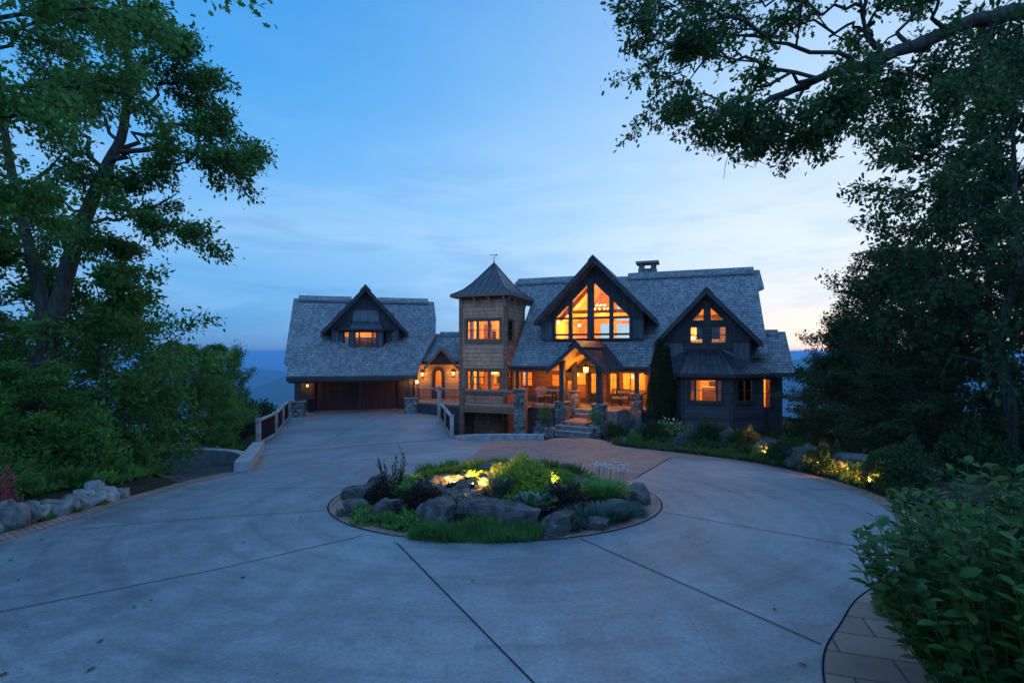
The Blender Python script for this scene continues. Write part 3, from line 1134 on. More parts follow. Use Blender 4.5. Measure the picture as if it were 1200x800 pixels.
# fascia and gutter along the porch eave
b = MB()
ez = RZ - K * EN
b.box(M, uRake - .02, uPR - .12, EN + .002, EN + .05, ez - .34, ez + .0)
b.tube([M.P(uRake, EN + .1, ez - .10), M.P(uPR - .15, EN + .1, ez - .10)], .065, 8)
b.prism([M.P(uRake - .035, EN, ez + .02), M.P(uRake - .035, 1.9, RZ - K * 1.9 + .02), M.P(uRake - .035, 1.9, RZ - K * 1.9 - .26), M.P(uRake - .035, EN, ez - .26)], Vector((*M.U, 0)) * .032)
b.build('fascia', M_trim, house)
# soffit boards below the porch roof
b = MB()
b.prism([M.P(uRake + .05, EN - .03, ez - .235), M.P(uPR - .15, EN - .03, ez - .235), M.P(uPR - .15, 4.2, ez - .235), M.P(uRake + .05, 4.2, ez - .235)], (0, 0, -.05))
b.build('porch_ceiling', M_wood, house)

# ---- great gable
b = MB()
gable_roof(b, M, uA, zA, uEL, uER, zE, 5.75, -6.6, -6.6, -6.6, .22)
gr = b.build('gable_roof', M_roof, house)
b = MB()
barge(b, M, uA, zA, uEL, uER, zE, 5.752, .34)
b.build('barge_board', M_trim, gr)
b = MB()
ridge_cap(b, M, uA, zA, kg, 5.9, -6.0)
b.build('ridge_cap', M_roof, gr)
zfl = 4.15
gw = lambda u: zA - .22 * math.sqrt(1 + kg * kg) - kg * abs(u - uA) - .02
hp = lambda px, py: M.hit(px, py, 4.9)
ga, gb_, gc, gd, ge = hp(650, 400), hp(650, 370.5), hp(692.5, 325.5), hp(739, 370), hp(739, 400)
zlo = RZ - K * 4.9 + .10
gc = ((ga[0] + ge[0]) / 2, gc[1])
zsp = (gb_[1] + gd[1]) / 2
hole = [(ga[0], zlo), (ge[0], zlo), (ge[0], zsp), (gc[0], gc[1]), (ga[0], zsp)]
b = MB()
b.wall(M, 4.9, .2, [(uL, zlo - .5), (uR, zlo - .5), (uR, gw(uR)), (uA, gw(uA)), (uL, gw(uL))], [hole])
b.build('gable_wall', M_dark, house)
for s_, uu in ((-1, uL), (1, uR)):
    MB().box(M, uu, uu - s_ * .2, nv(uu) - .6, 4.69, 4.2, gw(uu) - .0).build('dormer_cheek', M_dark, house)
for (p0, p1) in ((633.5, 648), (741, 755)):      # lighter board panels either side of the great window
    a_, c_ = M.hu(p0, 4.93), M.hu(p1, 4.93)
    MB().box(M, a_ + .03, c_ - .03, 4.903, 4.94, zlo + .05, M.hz(690, 376, 4.93)).build('board_panel', M_shut, house)
# the great window: frame of heavy timbers, glass behind
b = MB()


def bar2(a, c, wd, n0=4.74, n1=4.98):
    d = Vector((c[0] - a[0], c[1] - a[1])).normalized() * 1
    q = Vector((-d.y, d.x)) * wd / 2
    b.prism([M.P(a[0] + q.x, n0, a[1] + q.y), M.P(c[0] + q.x, n0, c[1] + q.y), M.P(c[0] - q.x, n0, c[1] - q.y), M.P(a[0] - q.x, n0, a[1] - q.y)], Vector((*M.N, 0)) * (n1 - n0))


ztop = lambda u: zsp + (gc[1] - zsp) * (1 - abs(u - gc[0]) / (gc[0] - ga[0]))
bar2((ga[0], zsp), (gc[0], gc[1]), .22)
bar2((ge[0], zsp), (gc[0], gc[1]), .22, 4.743, 4.983)
bar2((ga[0], zlo), (ga[0], zsp), .14, 4.746, 4.986)
bar2((ge[0], zlo), (ge[0], zsp), .14, 4.746, 4.986)
for px, wd in ((668.7, .24), (692.3, .38), (716.5, .24)):
    u = M.hu(px, 4.9)
    bar2((u, zlo), (u, ztop(u) + .05), wd, 4.735, 5.0 if wd < .3 else 5.06)
for py in (372.5, 391.8):
    z = M.hz(692, py, 4.9)
    bar2((ga[0], z), (ge[0], z), .12, 4.75, 4.97)
bar2((ga[0], zlo + .03), (ge[0], zlo + .03), .10, 4.749, 5.03)
gwf = b.build('great_window', M_trim, house)
b = MB()
b.prism([M.P(u, 4.80, z) for u, z in hole], Vector((*M.N, 0)) * .008)
b.build('pane', M_glass, gwf)
# great room behind it
b = MB()
for s_, uu in ((-1, uL + .22), (1, uR - .22)):
    b.prism([M.P(uA, 4.6, gw(uA) - .02), M.P(uu, 4.6, gw(uu) - .02), M.P(uu, -6.0, gw(uu) - .02), M.P(uA, -6.0, gw(uA) - .02)], (0, 0, -.05))
    b.box(M, uu, uu + .04 * s_, -6, 4.6, zfl, gw(uu) - .1)
b.box(M, uL, uR, -6, 4.68, zfl - .2, zfl)
u1_, u2_, u3_, u4_ = uA - 2.2, uA - .3, uA + .3, uA + 2.4
zb0, zb1 = zfl + .5, zfl + 2.2
b.wall(M, -6.0, .15, [(uL, zfl), (uR, zfl), (uR, gw(uR)), (uA, gw(uA)), (uL, gw(uL))],
       [rect(uA - 1.7, uA - .55, 5.25, 6.7), rect(uA - .35, uA + 1.15, 5.25, 6.7), [(uA - .35, 6.95), (uA + 1.15, 6.95), (uA + 1.15, 7.25), (uA - .35, 8.2)]])
for nn in (2.4, -.4, -3.2):                  # timber trusses
    for s_ in (-1, 1):
        b.bar(M.P(uA, nn, gw(uA) - .25), M.P(uA + s_ * 2.9, nn, gw(uA + 2.9) - .25), .2, .26)
    b.bar(M.P(uA - 2.3, nn + .001, gw(uA + 2.3) - .35), M.P(uA + 2.3, nn + .001, gw(uA + 2.3) - .35), .18, .24)
for nn, uu in ((-2.2, uA + 1.5), (-2.2, uA + 2.6), (-1.0, uA + 2.9)):
    b.box(M, uu, uu + .2, nn, nn + .2, zfl, gw(uu) - .2)
b.build('great_room', M_wood, house)
chm = MB()
cu, cn, cz = M.hu(704, 1.6), 1.6, M.hz(704, 363, 1.6)
chm.tube([M.P(cu, cn, gw(cu) - .1), M.P(cu, cn, cz)], .015, 6)
for rr, zz, k in ((.50, -.05, 9), (.30, .22, 6)):
    ringp = [M.P(cu + rr * math.cos(a), cn + rr * math.sin(a), cz + zz) for a in np.linspace(0, 2 * math.pi, 19)]
    chm.tube(ringp, .018, 6, False)
    for i in range(4):
        a = i * math.pi / 2
        chm.tube([M.P(cu, cn, cz + .5), M.P(cu + rr * math.cos(a), cn + rr * math.sin(a), cz + zz)], .01, 5)
chand = chm.build('chandelier', M_iron, house)
cb = MB()
for rr, zz, k in ((.50, .05, 9), (.30, .32, 6)):
    for i in range(k):
        a = i * 2 * math.pi / k + .2
        MB().ball(M.P(cu + rr * math.cos(a), cn + rr * math.sin(a), cz + zz), .055, 8).build('bulb', M_bulb, chand)
lamp(M.P(cu, cn, cz - .35), 260, house, .3)
lamp(M.P(uA - 2.0, 1.0, zfl + 1.9), 150, house, .15)
lamp(M.P(uA - 1.0, -3.4, zfl + 2.2), 170, house, .2)
for px, py, nn in ((654, 378, 2.2), (679, 381, 1.5), (675, 369.5, -1.0)):
    u_, z_ = M.hit(px, py, nn)
    MB().ball(M.P(u_, nn, z_), .11, 10).build('bulb', M_bulb, house)
b = MB()
b.box(M, uL + .6, uA - .5, 3.9, 4.0, zfl + .95, zfl + 1.0)
for i in range(9):
    u_ = uL + .6 + (uA - .5 - uL - .6) * i / 8
    b.box(M, u_ - .02, u_ + .02, 3.93, 3.97, zfl, zfl + .95)
b.box(M, uA + .8, uA + 2.6, 1.0, 1.9, zfl, zfl + .8)
b.build('loft_rail', M_brown, house)

# ---- porch wall with its windows and doors
NW = 4.2
zt = RZ - K * EN - .29
pw = []                # (px0, px1, py0, py1, cols, rows, kind)
PW = [(612, 624, 433, 452.5, 1, 2), (646, 657, 438, 453, 1, 2), (664, 687, 431.5, 466, 2, 2), (729.5, 757, 434, 457.5, 3, 1)]
holes = []
for (a, c, t0, t1, cc, rr) in PW:
    u0, z1 = M.hit(a, t0, NW)
    u1, z0 = M.hit(c, t1, NW)
    zm1, zm0 = M.hz((a + c) / 2, t0, NW), M.hz((a + c) / 2, t1, NW)
    holes.append((u0, u1, max(zm0, PF + .25), min(zm1, zt - .15), cc, rr))
du0, du1 = M.hu(691, NW), M.hu(702, NW)
dv0, dv1 = M.hu(713.5, NW), M.hu(724, NW)
dz1 = min(M.hz(697, 432, NW), zt - .12)
b = MB()
wu0, wu1 = uRake + .25, uPR - .25
b.wall(M, NW, .2, [(wu0, PF - 1.4), (wu1, PF - 1.4), (wu1, zt), (wu0, zt)], [rect(h[0], h[1], h[2], h[3]) for h in holes] + [rect(du0, du1, PF + .02, dz1), rect(dv0, dv1, PF + .02, dz1)])
b.build('porch_wall', M_brown, house)
for h in holes:
    window(house, M, NW, *h, m=M_brown)


def glazed_door(par_, fr, n, u0, u1, z0, z1, m, bot=.32, arch=False):
    b = MB()
    s = .17 * (u1 - u0)
    b.box(fr, u0 + .015, u0 + s, n - .1, n - .04, z0, z1)
    b.box(fr, u1 - s, u1 - .015, n - .1, n - .04, z0, z1)
    b.box(fr, u0 + s, u1 - s, n - .1, n - .04, z0, z0 + (z1 - z0) * bot)
    b.box(fr, u0 + s, u1 - s, n - .1, n - .04, z1 - s * 1.1, z1)
    zz = z0 + (z1 - z0) * bot
    b.box(fr, (u0 + u1) / 2 - .012, (u0 + u1) / 2 + .012, n - .085, n - .055, zz, z1 - s * 1.1)
    for i in (1, 2):
        z = zz + (z1 - s - zz) * i / 3
        b.box(fr, u0 + s, u1 - s, n - .083, n - .057, z - .012, z + .012)
    b.box(fr, u0 - .1, u0, n + .002, n + .06, z0, z1 + .1)
    b.box(fr, u1, u1 + .1, n + .002, n + .06, z0, z1 + .1)
    b.box(fr, u0, u1, n + .002, n + .062, z1, z1 + .1)
    o = b.build('door', m, par_)
    MB().box(fr, u0 + s, u1 - s, n - .073, n - .067, zz, z1 - s).build('pane', M_glass, o)
    MB().tube([fr.P(u1 - s * .5, n - .035, z0 + .95), fr.P(u1 - s * .5, n + .03, z0 + 1.0), fr.P(u1 - s * .5, n + .03, z0 + 1.15), fr.P(u1 - s * .5, n - .035, z0 + 1.2)], .014, 6).build('handle', M_copper, o)
    return o


glazed_door(house, M, NW, du0, du1, PF + .02, dz1, M_trim)
glazed_door(house, M, NW, dv0, dv1, PF + .02, dz1, M_trim)
room(house, M, wu0 + .1, wu1 - .1, .6, NW - .21, PF, zt + .1, M_wood)
b = MB()
for (u_, n_, w_, d_, h_) in ((holes[2][0] - .3, 2.0, 1.2, .5, 1.1), (holes[3][0] + .1, 2.6, 1.6, .7, .8), (holes[3][0] + 1.0, 1.0, .9, .4, 1.9), (holes[0][0] - .4, 1.6, 1.2, .5, 1.2)):
    MB().box(M, u_, u_ + w_, n_, n_ + d_, PF, PF + h_).build('cabinet', M_brown, house)
for (u_, n_, z_, pw_) in ((holes[2][0] + .6, 2.6, 2.95, 90), (holes[3][0] + .8, 2.4, 2.9, 120), (holes[0][0] + .2, 2.2, 2.7, 50), (holes[1][0] + .3, 2.6, 2.5, 50), (dv0, 2.2, 2.8, 50)):
    lamp(M.P(u_, n_, z_), pw_, house, .12)
for (px, py, nn) in ((740, 440.5, 2.7), (676, 438, 2.9)):
    u_, z_ = M.hit(px, py, nn)
    MB().lathe(M.P(u_, nn, z_ - .16), [(.0, 0), (.16, 0), (.11, .26), (0, .26)], 14).build('lamp_shade', M_shade, house)

# ---- porch floor, skirting and posts
b = MB()
pfl = [(wu0 - .15, NW + .0), (wu1 + .2, NW), (wu1 + .2, EN + .15), (wu0 - .15, EN + .15)]
b.prism([M.P(u, n, PF) for u, n in pfl], (0, 0, -.16))
b.build('porch_floor', M_deck, house)
b = MB()
b.box(M, wu0 + .5, wu1 + .1, EN - .05, EN + .1, -1.4, PF - .165)
b.build('porch_skirt', M_dark, house)


def pier(par_, fr, u, n, w_, z0, z1, name='stone_pier'):
    o = MB().box(fr, u - w_ / 2, u + w_ / 2, n - w_ / 2, n + w_ / 2, z0, z1).build(name, M_stone, par_)
    bv = o.modifiers.new('bevel', 'BEVEL')
    bv.width = .03
    bv.segments = 2
    MB().box(fr, u - w_ / 2 - .05, u + w_ / 2 + .05, n - w_ / 2 - .05, n + w_ / 2 + .05, z1, z1 + .07).build('cap_stone', M_stone_cap, o)
    return o


def post(par_, fr, u, n, w_, z0, z1, m=None, name='timber_post'):
    b = MB().box(fr, u - w_ / 2, u + w_ / 2, n - w_ / 2, n + w_ / 2, z0, z1)
    b.box(fr, u - w_ / 2 - .03, u + w_ / 2 + .03, n - w_ / 2 - .03, n + w_ / 2 + .03, z1 - .12, z1 - .003)
    return b.build(name, m or M_trim, par_)


DN = 8.35         # front edge of the deck before the tower
u_, _ = M.hit(610.3, 455, DN - .15)
pier(house, M, u_, DN - .15, .64, -1.5, M.hz(610, 457, DN))
UP1 = u_
pu = M.hu(606.5, EN - .15)
post(house, M, pu, EN - .15, .2, PF, ez - .3)
u_ = M.hu(746.5, EN - .1)
pier(house, M, u_, EN + .05, .62, -.2, M.hz(746, 462, EN))
post(house, M, u_, EN + .0, .24, M.hz(746, 462, EN) + .07, ez - .3)

# ---- entry gable turned a little more towards the drive
E = Fr(3.41, 27.3, -30)
eL, ezL = E.hit(646, 430, 0)
eR, ezR = E.hit(714.5, 437, 0)
eA = E.hu(674.5, 0)
ezA = E.hz(674.5, 401.5, 0)
eE = (ezL + ezR) / 2
ke = (ezA - eE) / ((eR - eL) / 2)
eL, eR = eA - (ezA - eE) / ke, eA + (ezA - eE) / ke


def to_main(u, z, n=0.0):
    """how far back (in E) a level line at height z meets the long roof"""
    nn = n
    for _ in range(400):
        p = E.P(u, nn, z)
        mu, mn = M.un(p.x, p.y)
        if RZ - K * mn >= z:
            return nn - .05
        nn -= .02
    return nn


b = MB()
gable_roof(b, E, eA, ezA, eL, eR, eE, 0.0, to_main(eA, ezA), max(to_main(eL, eE), -3.4), max(to_main(eR, eE), -3.4), .14)
eroof = b.build('entry_roof', M_metal, house)
b = MB()
nb = to_main(eA, ezA)
for s_, ee in ((-1, eL), (1, eR)):
    for i in range(1, 9):
        f = i / 9
        b.bar(E.P(eA + (ee - eA) * 0, -i * .36, ezA + .012), E.P(ee, -i * .36, eE + .012), .025, .03)
b.build('seam', M_metal, eroof)
b = MB()
barge(b, E, eA, ezA, eL, eR, eE, .002, .26)
b.build('barge_board', M_trim, eroof)
b = MB()
ridge_cap(b, E, eA, ezA, ke, .12, nb + .9, .42, .14, .05)
b.build('ridge_cap', M_metal, eroof)
b = MB()
b.prism([E.P(eL + .35, -.55, eE + ke * .35 - .2), E.P(eR - .35, -.55, eE + ke * .35 - .2), E.P(eA, -.55, ezA - .22)], Vector((*E.N, 0)) * .06)
b.build('entry_tympanum', M_wood, house) if False else None
b = MB()
for s_, ee in ((-1, eL + .12), (1, eR - .12)):
    b.prism([E.P(eA, -.06, ezA - .17), E.P(ee, -.06, eE + ke * .12 - .17), E.P(ee, -3.2, eE + ke * .12 - .17), E.P(eA, -3.2, ezA - .17)], (0, 0, -.03))
b.build('entry_ceiling', M_wood, house)
pl = E.hu(659, -.35)
pr = E.hu(702.5, -.35)
zl = E.hz(659, 472, -.1)
zr = E.hz(703, 475, -.1)
pier(house, E, pl, -.35, .62, -.2, zl)
pier(house, E, pr, -.35, .66, -.2, zr)
post(house, E, pl, -.35, .26, zl + .07, eE + ke * (pl - eL) - .16)
post(house, E, pr, -.35, .3, zr + .07, eE + ke * (eR - pr) - .16)
pl2 = E.hu(673, -2.4)
pier(house, E, pl2, -2.4, .55, .6, PF + .95)
post(house, E, pl2, -2.4, .24, PF + 1.02, ezA - .6)
b = MB()
b.box(E, pl + .13, pr - .15, -.45, -.27, eE + ke * .55 - .15, eE + ke * .55 + .10)
b.bar(E.P(eA, -.36, eE + ke * .55 + .1), E.P(eA, -.36, ezA - .2), .16, .16)
b.build('tie_beam', M_trim, house) if False else None
# steps
b = MB()
for i, (n0, n1, z) in enumerate(((1.25, .85, .32), (.85, .45, .52))):
    b.box(E, pl + .1, pr + .1, -.5, n0, z - .06, z)
    b.box(E, pl + .13, pr + .07, -.5, n0 - .04, z - .30, z - .062)
b.build('step', M_stone_cap, house)
b = MB()
b.box(E, pl + .32, pr - .34, -1.35, .42, .2, .70)
b.build('entry_landing', M_brick, house)
b = MB()
b.box(E, pl + .32, pr - .34, -1.7, -1.352, .4, .92)
b.box(E, pl + .1, pr + .5, -3.6, -1.7, .4, PF + .004)
b.build('entry_step', M_stone_cap, house)
b = MB()
b.box(E, pl - 1.1, pl - .33, .0, .75, -.1, .62)
b.box(E, pl - .9, pl + .25, .75, 1.35, -.1, .42)
st_pl = b.build('stone_planter', M_stone, house)
b = MB()
b.box(E, pr - .32, pr + .36, .1, .62, -.1, .62)
b.build('stone_planter', M_stone, house)
# entry lantern
lu, lz = E.hit(686.5, 433, -1.6)
b = MB()
b.tube([E.P(lu, -1.6, lz + .22), E.P(lu, -1.6, lz + .62)], .012, 6)
b.lathe(E.P(lu, -1.6, lz - .2), [(.02, 0), (.16, .02), (.16, .05), (.0, .05)], 8)
b.lathe(E.P(lu, -1.6, lz + .16), [(.19, 0), (.05, .11), (0, .12)], 8)
lan = b.build('pendant_lantern', M_iron, house)
MB().lathe(E.P(lu, -1.6, lz - .14), [(.0, 0), (.13, 0), (.15, .28), (0, .28)], 8).build('lamp_glass', M_shade, lan)
lamp(E.P(lu, -1.6, lz - .42), 70, house, .1)
lamp(M.P(uRake + 2.0, 5.4, ez - .5), 39, house, .08)
lamp(M.P(uPR - 1.1, 5.3, ez - .5), 40, house, .08)


def deck_rail(par_, fr, u0, u1, n, z, h=1.0, m=None, posts=()):
    b = MB()
    b.box(fr, u0, u1, n - .06, n + .06, z + h - .05, z + h)
    b.box(fr, u0, u1, n - .035, n + .035, z + .08, z + .13)
    b.box(fr, u0, u1, n - .03, n + .03, z + h - .12, z + h - .07)
    o = b.build('handrail', m or M_rail, par_)
    b = MB()
    k = int((u1 - u0) / .12)
    for i in range(1, k):
        u = u0 + (u1 - u0) * i / k
        b.box(fr, u - .009, u + .009, n - .009, n + .009, z + .13, z + h - .12)
    b.build('baluster', M_iron, o)
    return o


p_ = E.P(pl, -.35, 0)
deck_rail(house, M, UP1 + .33, M.un(p_.x, p_.y)[0] - .25, EN + .02, PF)
p_ = E.P(pr, -.35, 0)
deck_rail(house, M, M.un(p_.x, p_.y)[0] + .5, M.hu(746, EN) - .35, EN + .02, PF)

# ---- tower
NT_ = 6.1
tR = M.hu(592.3, NT_)
tL = M.hu(540.2, NT_)
tW = tR - tL
tD = 3.9
zTe = M.hz(566, 347.5, NT_) + .12
b = MB()
TS = M.sub(tR, NT_, 90)           # right side: u runs back from the front corner
tw = []
for (a, c, t0, t1, cc, rr) in ((546.5, 586.5, 374.5, 399, 3, 2), (546.5, 587, 433.5, 459, 3, 3)):
    z1, z0 = M.hz((a + c) / 2, t0, NT_), M.hz((a + c) / 2, t1, NT_)
    tw.append((M.hu(a, NT_), M.hu(c, NT_), z0, z1, cc, rr))
b.wall(M, NT_, .22, rect(tL, tR, -1.6, zTe), [rect(*x[:4]) for x in tw])
ts = [(TS.hu(594.6, 0), TS.hu(601.6, 0), tw[0][2], tw[0][3], 1, 2), (TS.hu(594.6, 0), TS.hu(601.2, 0), tw[1][2], tw[1][3], 1, 3)]
b.wall(TS, 0, .22, rect(.222, tD, -1.6, zTe), [rect(*x[:4]) for x in ts])
TLs = M.sub(tL, NT_ - tD, -90)
b.wall(TLs, 0, .22, rect(0, tD - .222, -1.6, zTe))
tower = b.build('tower_wall', M_shake, house)
for x in tw:
    window(house, M, NT_, *x, m=M_brown, casing=.14, mun=.055, fw=.15)
for x in ts:
    window(house, TS, 0, *x, m=M_brown, casing=.1, mun=.035)
b = MB()
for (u, n) in ((tL, NT_), (tR, NT_)):
    b.box(M, u - .13, u + .13, n - .13, n + .035, -1.5, zTe - .02)
b.box(M, tL - .03, tR + .03, NT_ + .003, NT_ + .06, zTe - .34, zTe - .1)
b.build('corner_board', M_brown, house)
# bell-cast pyramid roof with seams
cu_, cn_ = (tL + tR) / 2, NT_ - tD / 2
zap = M.hz(580.3, 308.5, cn_)
ov = .52
prof = [(1.0, 0.0), (.80, .085), (.62, .21), (.45, .40), (.28, .63), (.12, .86), (.0, 1.0)]
prof = [(1.0, .0), (.86, .075), (.70, .18), (.52, .36), (.34, .58), (.16, .81), (.012, 1.0)]
hw_, hd_ = tW / 2 + ov, tD / 2 + ov
b = MB()
lay = []
for f, g in prof:
    z = zTe + (zap - zTe) * g
    lay.append([M.P(cu_ + i * hw_ * f, cn_ + j * hd_ * f, z) for i, j in ((-1, 1), (1, 1), (1, -1), (-1, -1))])
for a, c in zip(lay, lay[1:]):
    for i in range(4):
        j = (i + 1) % 4
        b.face([a[i], a[j], c[j], c[i]])
b.face(lay[0][::-1])
troof = b.build('tower_roof', M_metal, house)
b = MB()
for i in range(4):
    j = (i + 1) % 4
    for q in range(0, 10):
        f = q / 10
        pts = []
        for a in lay:
            # seams run straight up the slope and stop at the hip
            mid = (a[i] + a[j]) / 2
            full = (lay[0][j] - lay[0][i])
            off = (f - .5)
            lim = (a[j] - a[i]).length / 2 / full.length
            if abs(off) <= lim + 1e-6:
                pts.append(mid + full * off + Vector((0, 0, .015)))
            else:
                break
        if q == 0:
            pts = [a[i] + Vector((0, 0, .02)) for a in lay]
        if len(pts) > 1:
            b.tube(pts, .022 if q else .035, 5)
b.build('seam', M_metal, troof)
b = MB()
for i in range(4):
    b.bar(lay[0][i] + Vector((0, 0, -.07)), lay[0][(i + 1) % 4] + Vector((0, 0, -.07)), .06, .16)
b.build('fascia', M_brown, troof)
b = MB()
for i in range(4):
    b = MB()
    u = tL + tW * (i + .04) / 3.08
    b.prism([M.P(u - .05, NT_ + .036, zTe - .75), M.P(u - .05, NT_ + .036, zTe - .1), M.P(u - .05, NT_ + .46, zTe - .1), M.P(u - .05, NT_ + .40, zTe - .2), M.P(u - .05, NT_ + .12, zTe - .42)], Vector((*M.U, 0)) * .1)
    b.build('eave_bracket', M_rail, house)
    b = MB()
    us_ = tD * (i + .08) / 3.2
    b.prism([TS.P(us_ - .05, .036, zTe - .75), TS.P(us_ - .05, .036, zTe - .1), TS.P(us_ - .05, .46, zTe - .1), TS.P(us_ - .05, .40, zTe - .2), TS.P(us_ - .05, .12, zTe - .42)], Vector((*TS.U, 0)) * .1)
    b.build('eave_bracket', M_rail, house)
b = MB()
ap = M.P(cu_, cn_, zap)
b.tube([ap - Vector((0, 0, .1)), ap + Vector((0, 0, .62))], .016, 6)
b.ball(ap + Vector((0, 0, .12)), .06, 8)
b.bar(ap + Vector((-.2, .0, .34)), ap + Vector((.2, 0, .34)), .014, .014)
b.bar(ap + Vector((0, -.2, .30)), ap + Vector((0, .2, .30)), .014, .014)
b.prism([ap + Vector((-.28, .01, .54)), ap + Vector((.1, .01, .56)), ap + Vector((.1, .01, .50)), ap + Vector((.26, .01, .57)), ap + Vector((.1, .01, .64)), ap + Vector((.1, .01, .585)), ap + Vector((-.2, .01, .58)), ap + Vector((-.3, .01, .63))], (0, .01, 0))
b.build('weather_vane', M_iron, house)
for i in (0, 1):
    z0 = tw[i][2] - .8
    z1 = tw[i][3] + .35
    room(house, M, tL + .26, tR - .26, NT_ - tD + .3, NT_ - .23, max(z0, PF), z1, M_plaster)
    lamp(M.P(cu_ + .2, cn_ + .2, z1 - .45), 100, house, .14)
b = MB()
z0 = tw[1][2] - .8
b.box(M, tL + .5, tR - .6, cn_ - .9, cn_ - .3, PF, PF + 1.05)
b.box(M, tL + .35, tL + .9, cn_ - 1.5, cn_ - 1.1, PF, PF + 2.1)
b.box(M, tR - .9, tR - .35, cn_ + .3, cn_ + .9, PF, PF + .85)
b.box(M, tL + .4, tL + .85, cn_ - 1.4, cn_ - 1.2, tw[0][2] - .6, tw[0][3] - .1)
b.build('cabinet', M_brown, house)
b = MB()
for x, fr_, n_ in ((tw[0], M, NT_), (tw[1], M, NT_)):
    w3 = (x[1] - x[0]) / 3
    for k0, k1 in ((.12, .5), (1.75, 2.0)):
        for i in range(5):
            ua_ = x[0] + w3 * (k0 + (k1 - k0) * i / 5)
            b.box(fr_, ua_, ua_ + w3 * (k1 - k0) / 5 * .9, n_ - .34 - .04 * (i % 2), n_ - .30 - .04 * (i % 2), x[2] - .2, x[3] + .05)
b.build('curtain', M_curtain, house)
lu_, lz_ = M.hit(579, 437, NT_ - 1.4)
MB().lathe(M.P(lu_, NT_ - 1.4, lz_ - .06), [(0, 0), (.24, .0), (.30, .12), (0, .12)], 14).build('lamp_shade', M_shade, house)

# pictures on the back walls of the lit rooms
for (fr_, u_, n_, z_, w_, h_) in ((M, tL + .55, NT_ - tD + .31, tw[0][2] + .15, .5, .6), (M, tR - 1.1, NT_ - tD + .31, tw[0][2] + .05, .7, .5), (M, tL + 1.1, NT_ - tD + .31, tw[1][2] + .25, .45, .6), (M, holes[2][0] - .8, .61, PF + 1.2, .7, .9), (M, holes[3][0] + 1.2, .61, PF + 1.1, .9, .7)):
    MB().box(fr_, u_, u_ + w_, n_, n_ + .03, z_, z_ + h_).build('picture', M_trim, house)
# ---- deck before the tower
b = MB()
dL, dR = M.hu(541, DN), UP1 - .3
b.prism([M.P(dL - .1, NT_ + .04, PF), M.P(UP1 + .3, NT_ + .04, PF), M.P(UP1 + .3, DN, PF), M.P(dL - .1, DN, PF)], (0, 0, -.05))
b.build('deck', M_deck, house)
b = MB()
b.box(M, dL, dR, DN + .002, DN + .06, PF - .36, PF - .003)
b.box(M, dL, dR, NT_ + .4, NT_ + .55, PF - .32, PF - .053)
for i in range(8):
    u = dL + (dR - dL) * (i + .5) / 8
    b.box(M, u - .03, u + .03, NT_ + .57, DN - .01, PF - .27, PF - .052)
b.build('deck_beam', M_brown, house)
post(house, M, dL, DN - .1, .26, -1.5, PF + 1.12, M_brown)
deck_rail(house, M, dL + .14, UP1 - .33, DN - .1, PF, 1.0)
b = MB()
b.box(M, tL + .5, tL + 1.0, NT_ + .2, NT_ + .5, -1.5, PF - .33)
b.build('deck_pier', M_brown, house)
b = MB()
b.box(M, tR - .5, tR - .2, NT_ + .2, NT_ + .5, -1.5, PF - .33)
b.build('deck_pier', M_brown, house)
# ---- right-hand gable with its bay
RGF, RGW = 7.2, 6.6
rA, rzA = M.hit(828.5, 337, RGF)
rEL, rz1 = M.hit(766.5, 404, RGF)
rER, rz2 = M.hit(893.5, 398.5, RGF)
rE = (rz1 + rz2) / 2
rA = (rEL + rER) / 2
kr = (rzA - rE) / ((rER - rEL) / 2)
nvr = lambda z: (RZ - z) / K
b = MB()
gable_roof(b, M, rA, rzA, rEL, rER, rE, RGF, nvr(rzA) - .25, nvr(rE) - .25, nvr(rE) - .25, .2)
rr_ = b.build('gable_roof', M_roof, house)
b = MB()
barge(b, M, rA, rzA, rEL, rER, rE, RGF + .002, .32)
b.build('barge_board', M_trim, rr_)
b = MB()
ridge_cap(b, M, rA, rzA, kr, RGF + .12, nvr(rzA) + .2, .34, .12)
b.build('ridge_cap', M_roof, rr_)
wL, wR = M.hu(776, RGW), M.hu(880, RGW)
rw = lambda u: rzA - .2 * math.sqrt(1 + kr * kr) - kr * abs(u - rA) - .02
q = lambda px, py: M.hit(px, py, RGW)
h1 = (q(808.5, 391)[0], q(824.3, 391)[0], q(816, 402.5)[1], q(816, 383)[1])
h2 = (q(833, 391)[0], q(851.5, 391)[0], q(842, 402)[1], q(842, 382)[1])
zc0, zc1 = min(h1[2], h2[2]), max(h1[3], h2[3])
h1 = (h1[0], h1[1], zc0, zc1)
h2 = (h2[0], h2[1], zc0, zc1)
t1_ = [q(812.5, 375.5), q(824.5, 375.5), q(824.5, 361)]
t2_ = [q(833, 375), q(847.5, 375), q(833, 360.5)]
zt0 = t1_[0][1]
t1_ = [(t1_[0][0], zt0), (t1_[1][0], zt0), (t1_[1][0], t1_[2][1])]
t2_ = [(t1_[1][0] + (t2_[0][0] - t1_[1][0]), zt0), (t2_[1][0], zt0), (t2_[0][0], t1_[2][1])]
b = MB()
b.wall(M, RGW, .2, [(wL, -1.2), (wR, -1.2), (wR, rw(wR)), (rA, rw(rA)), (wL, rw(wL))], [rect(*h1), rect(*h2), t1_, t2_, rect(M.hu(798, RGW), M.hu(866, RGW), PF, M.hz(828, 440, RGW))])
RS = M.sub(wR, RGW, 90)
b.wall(RS, 0, .2, rect(.202, 5.5, -1.2, rE - .1))
LS = M.sub(wL, RGW - 3.2, -90)
b.wall(LS, 0, .2, rect(0, 2.998, -1.2, rE - .1))
b.build('wing_wall', M_dark, house)
zpan = M.hz(828, 402, RGW)
b = MB()
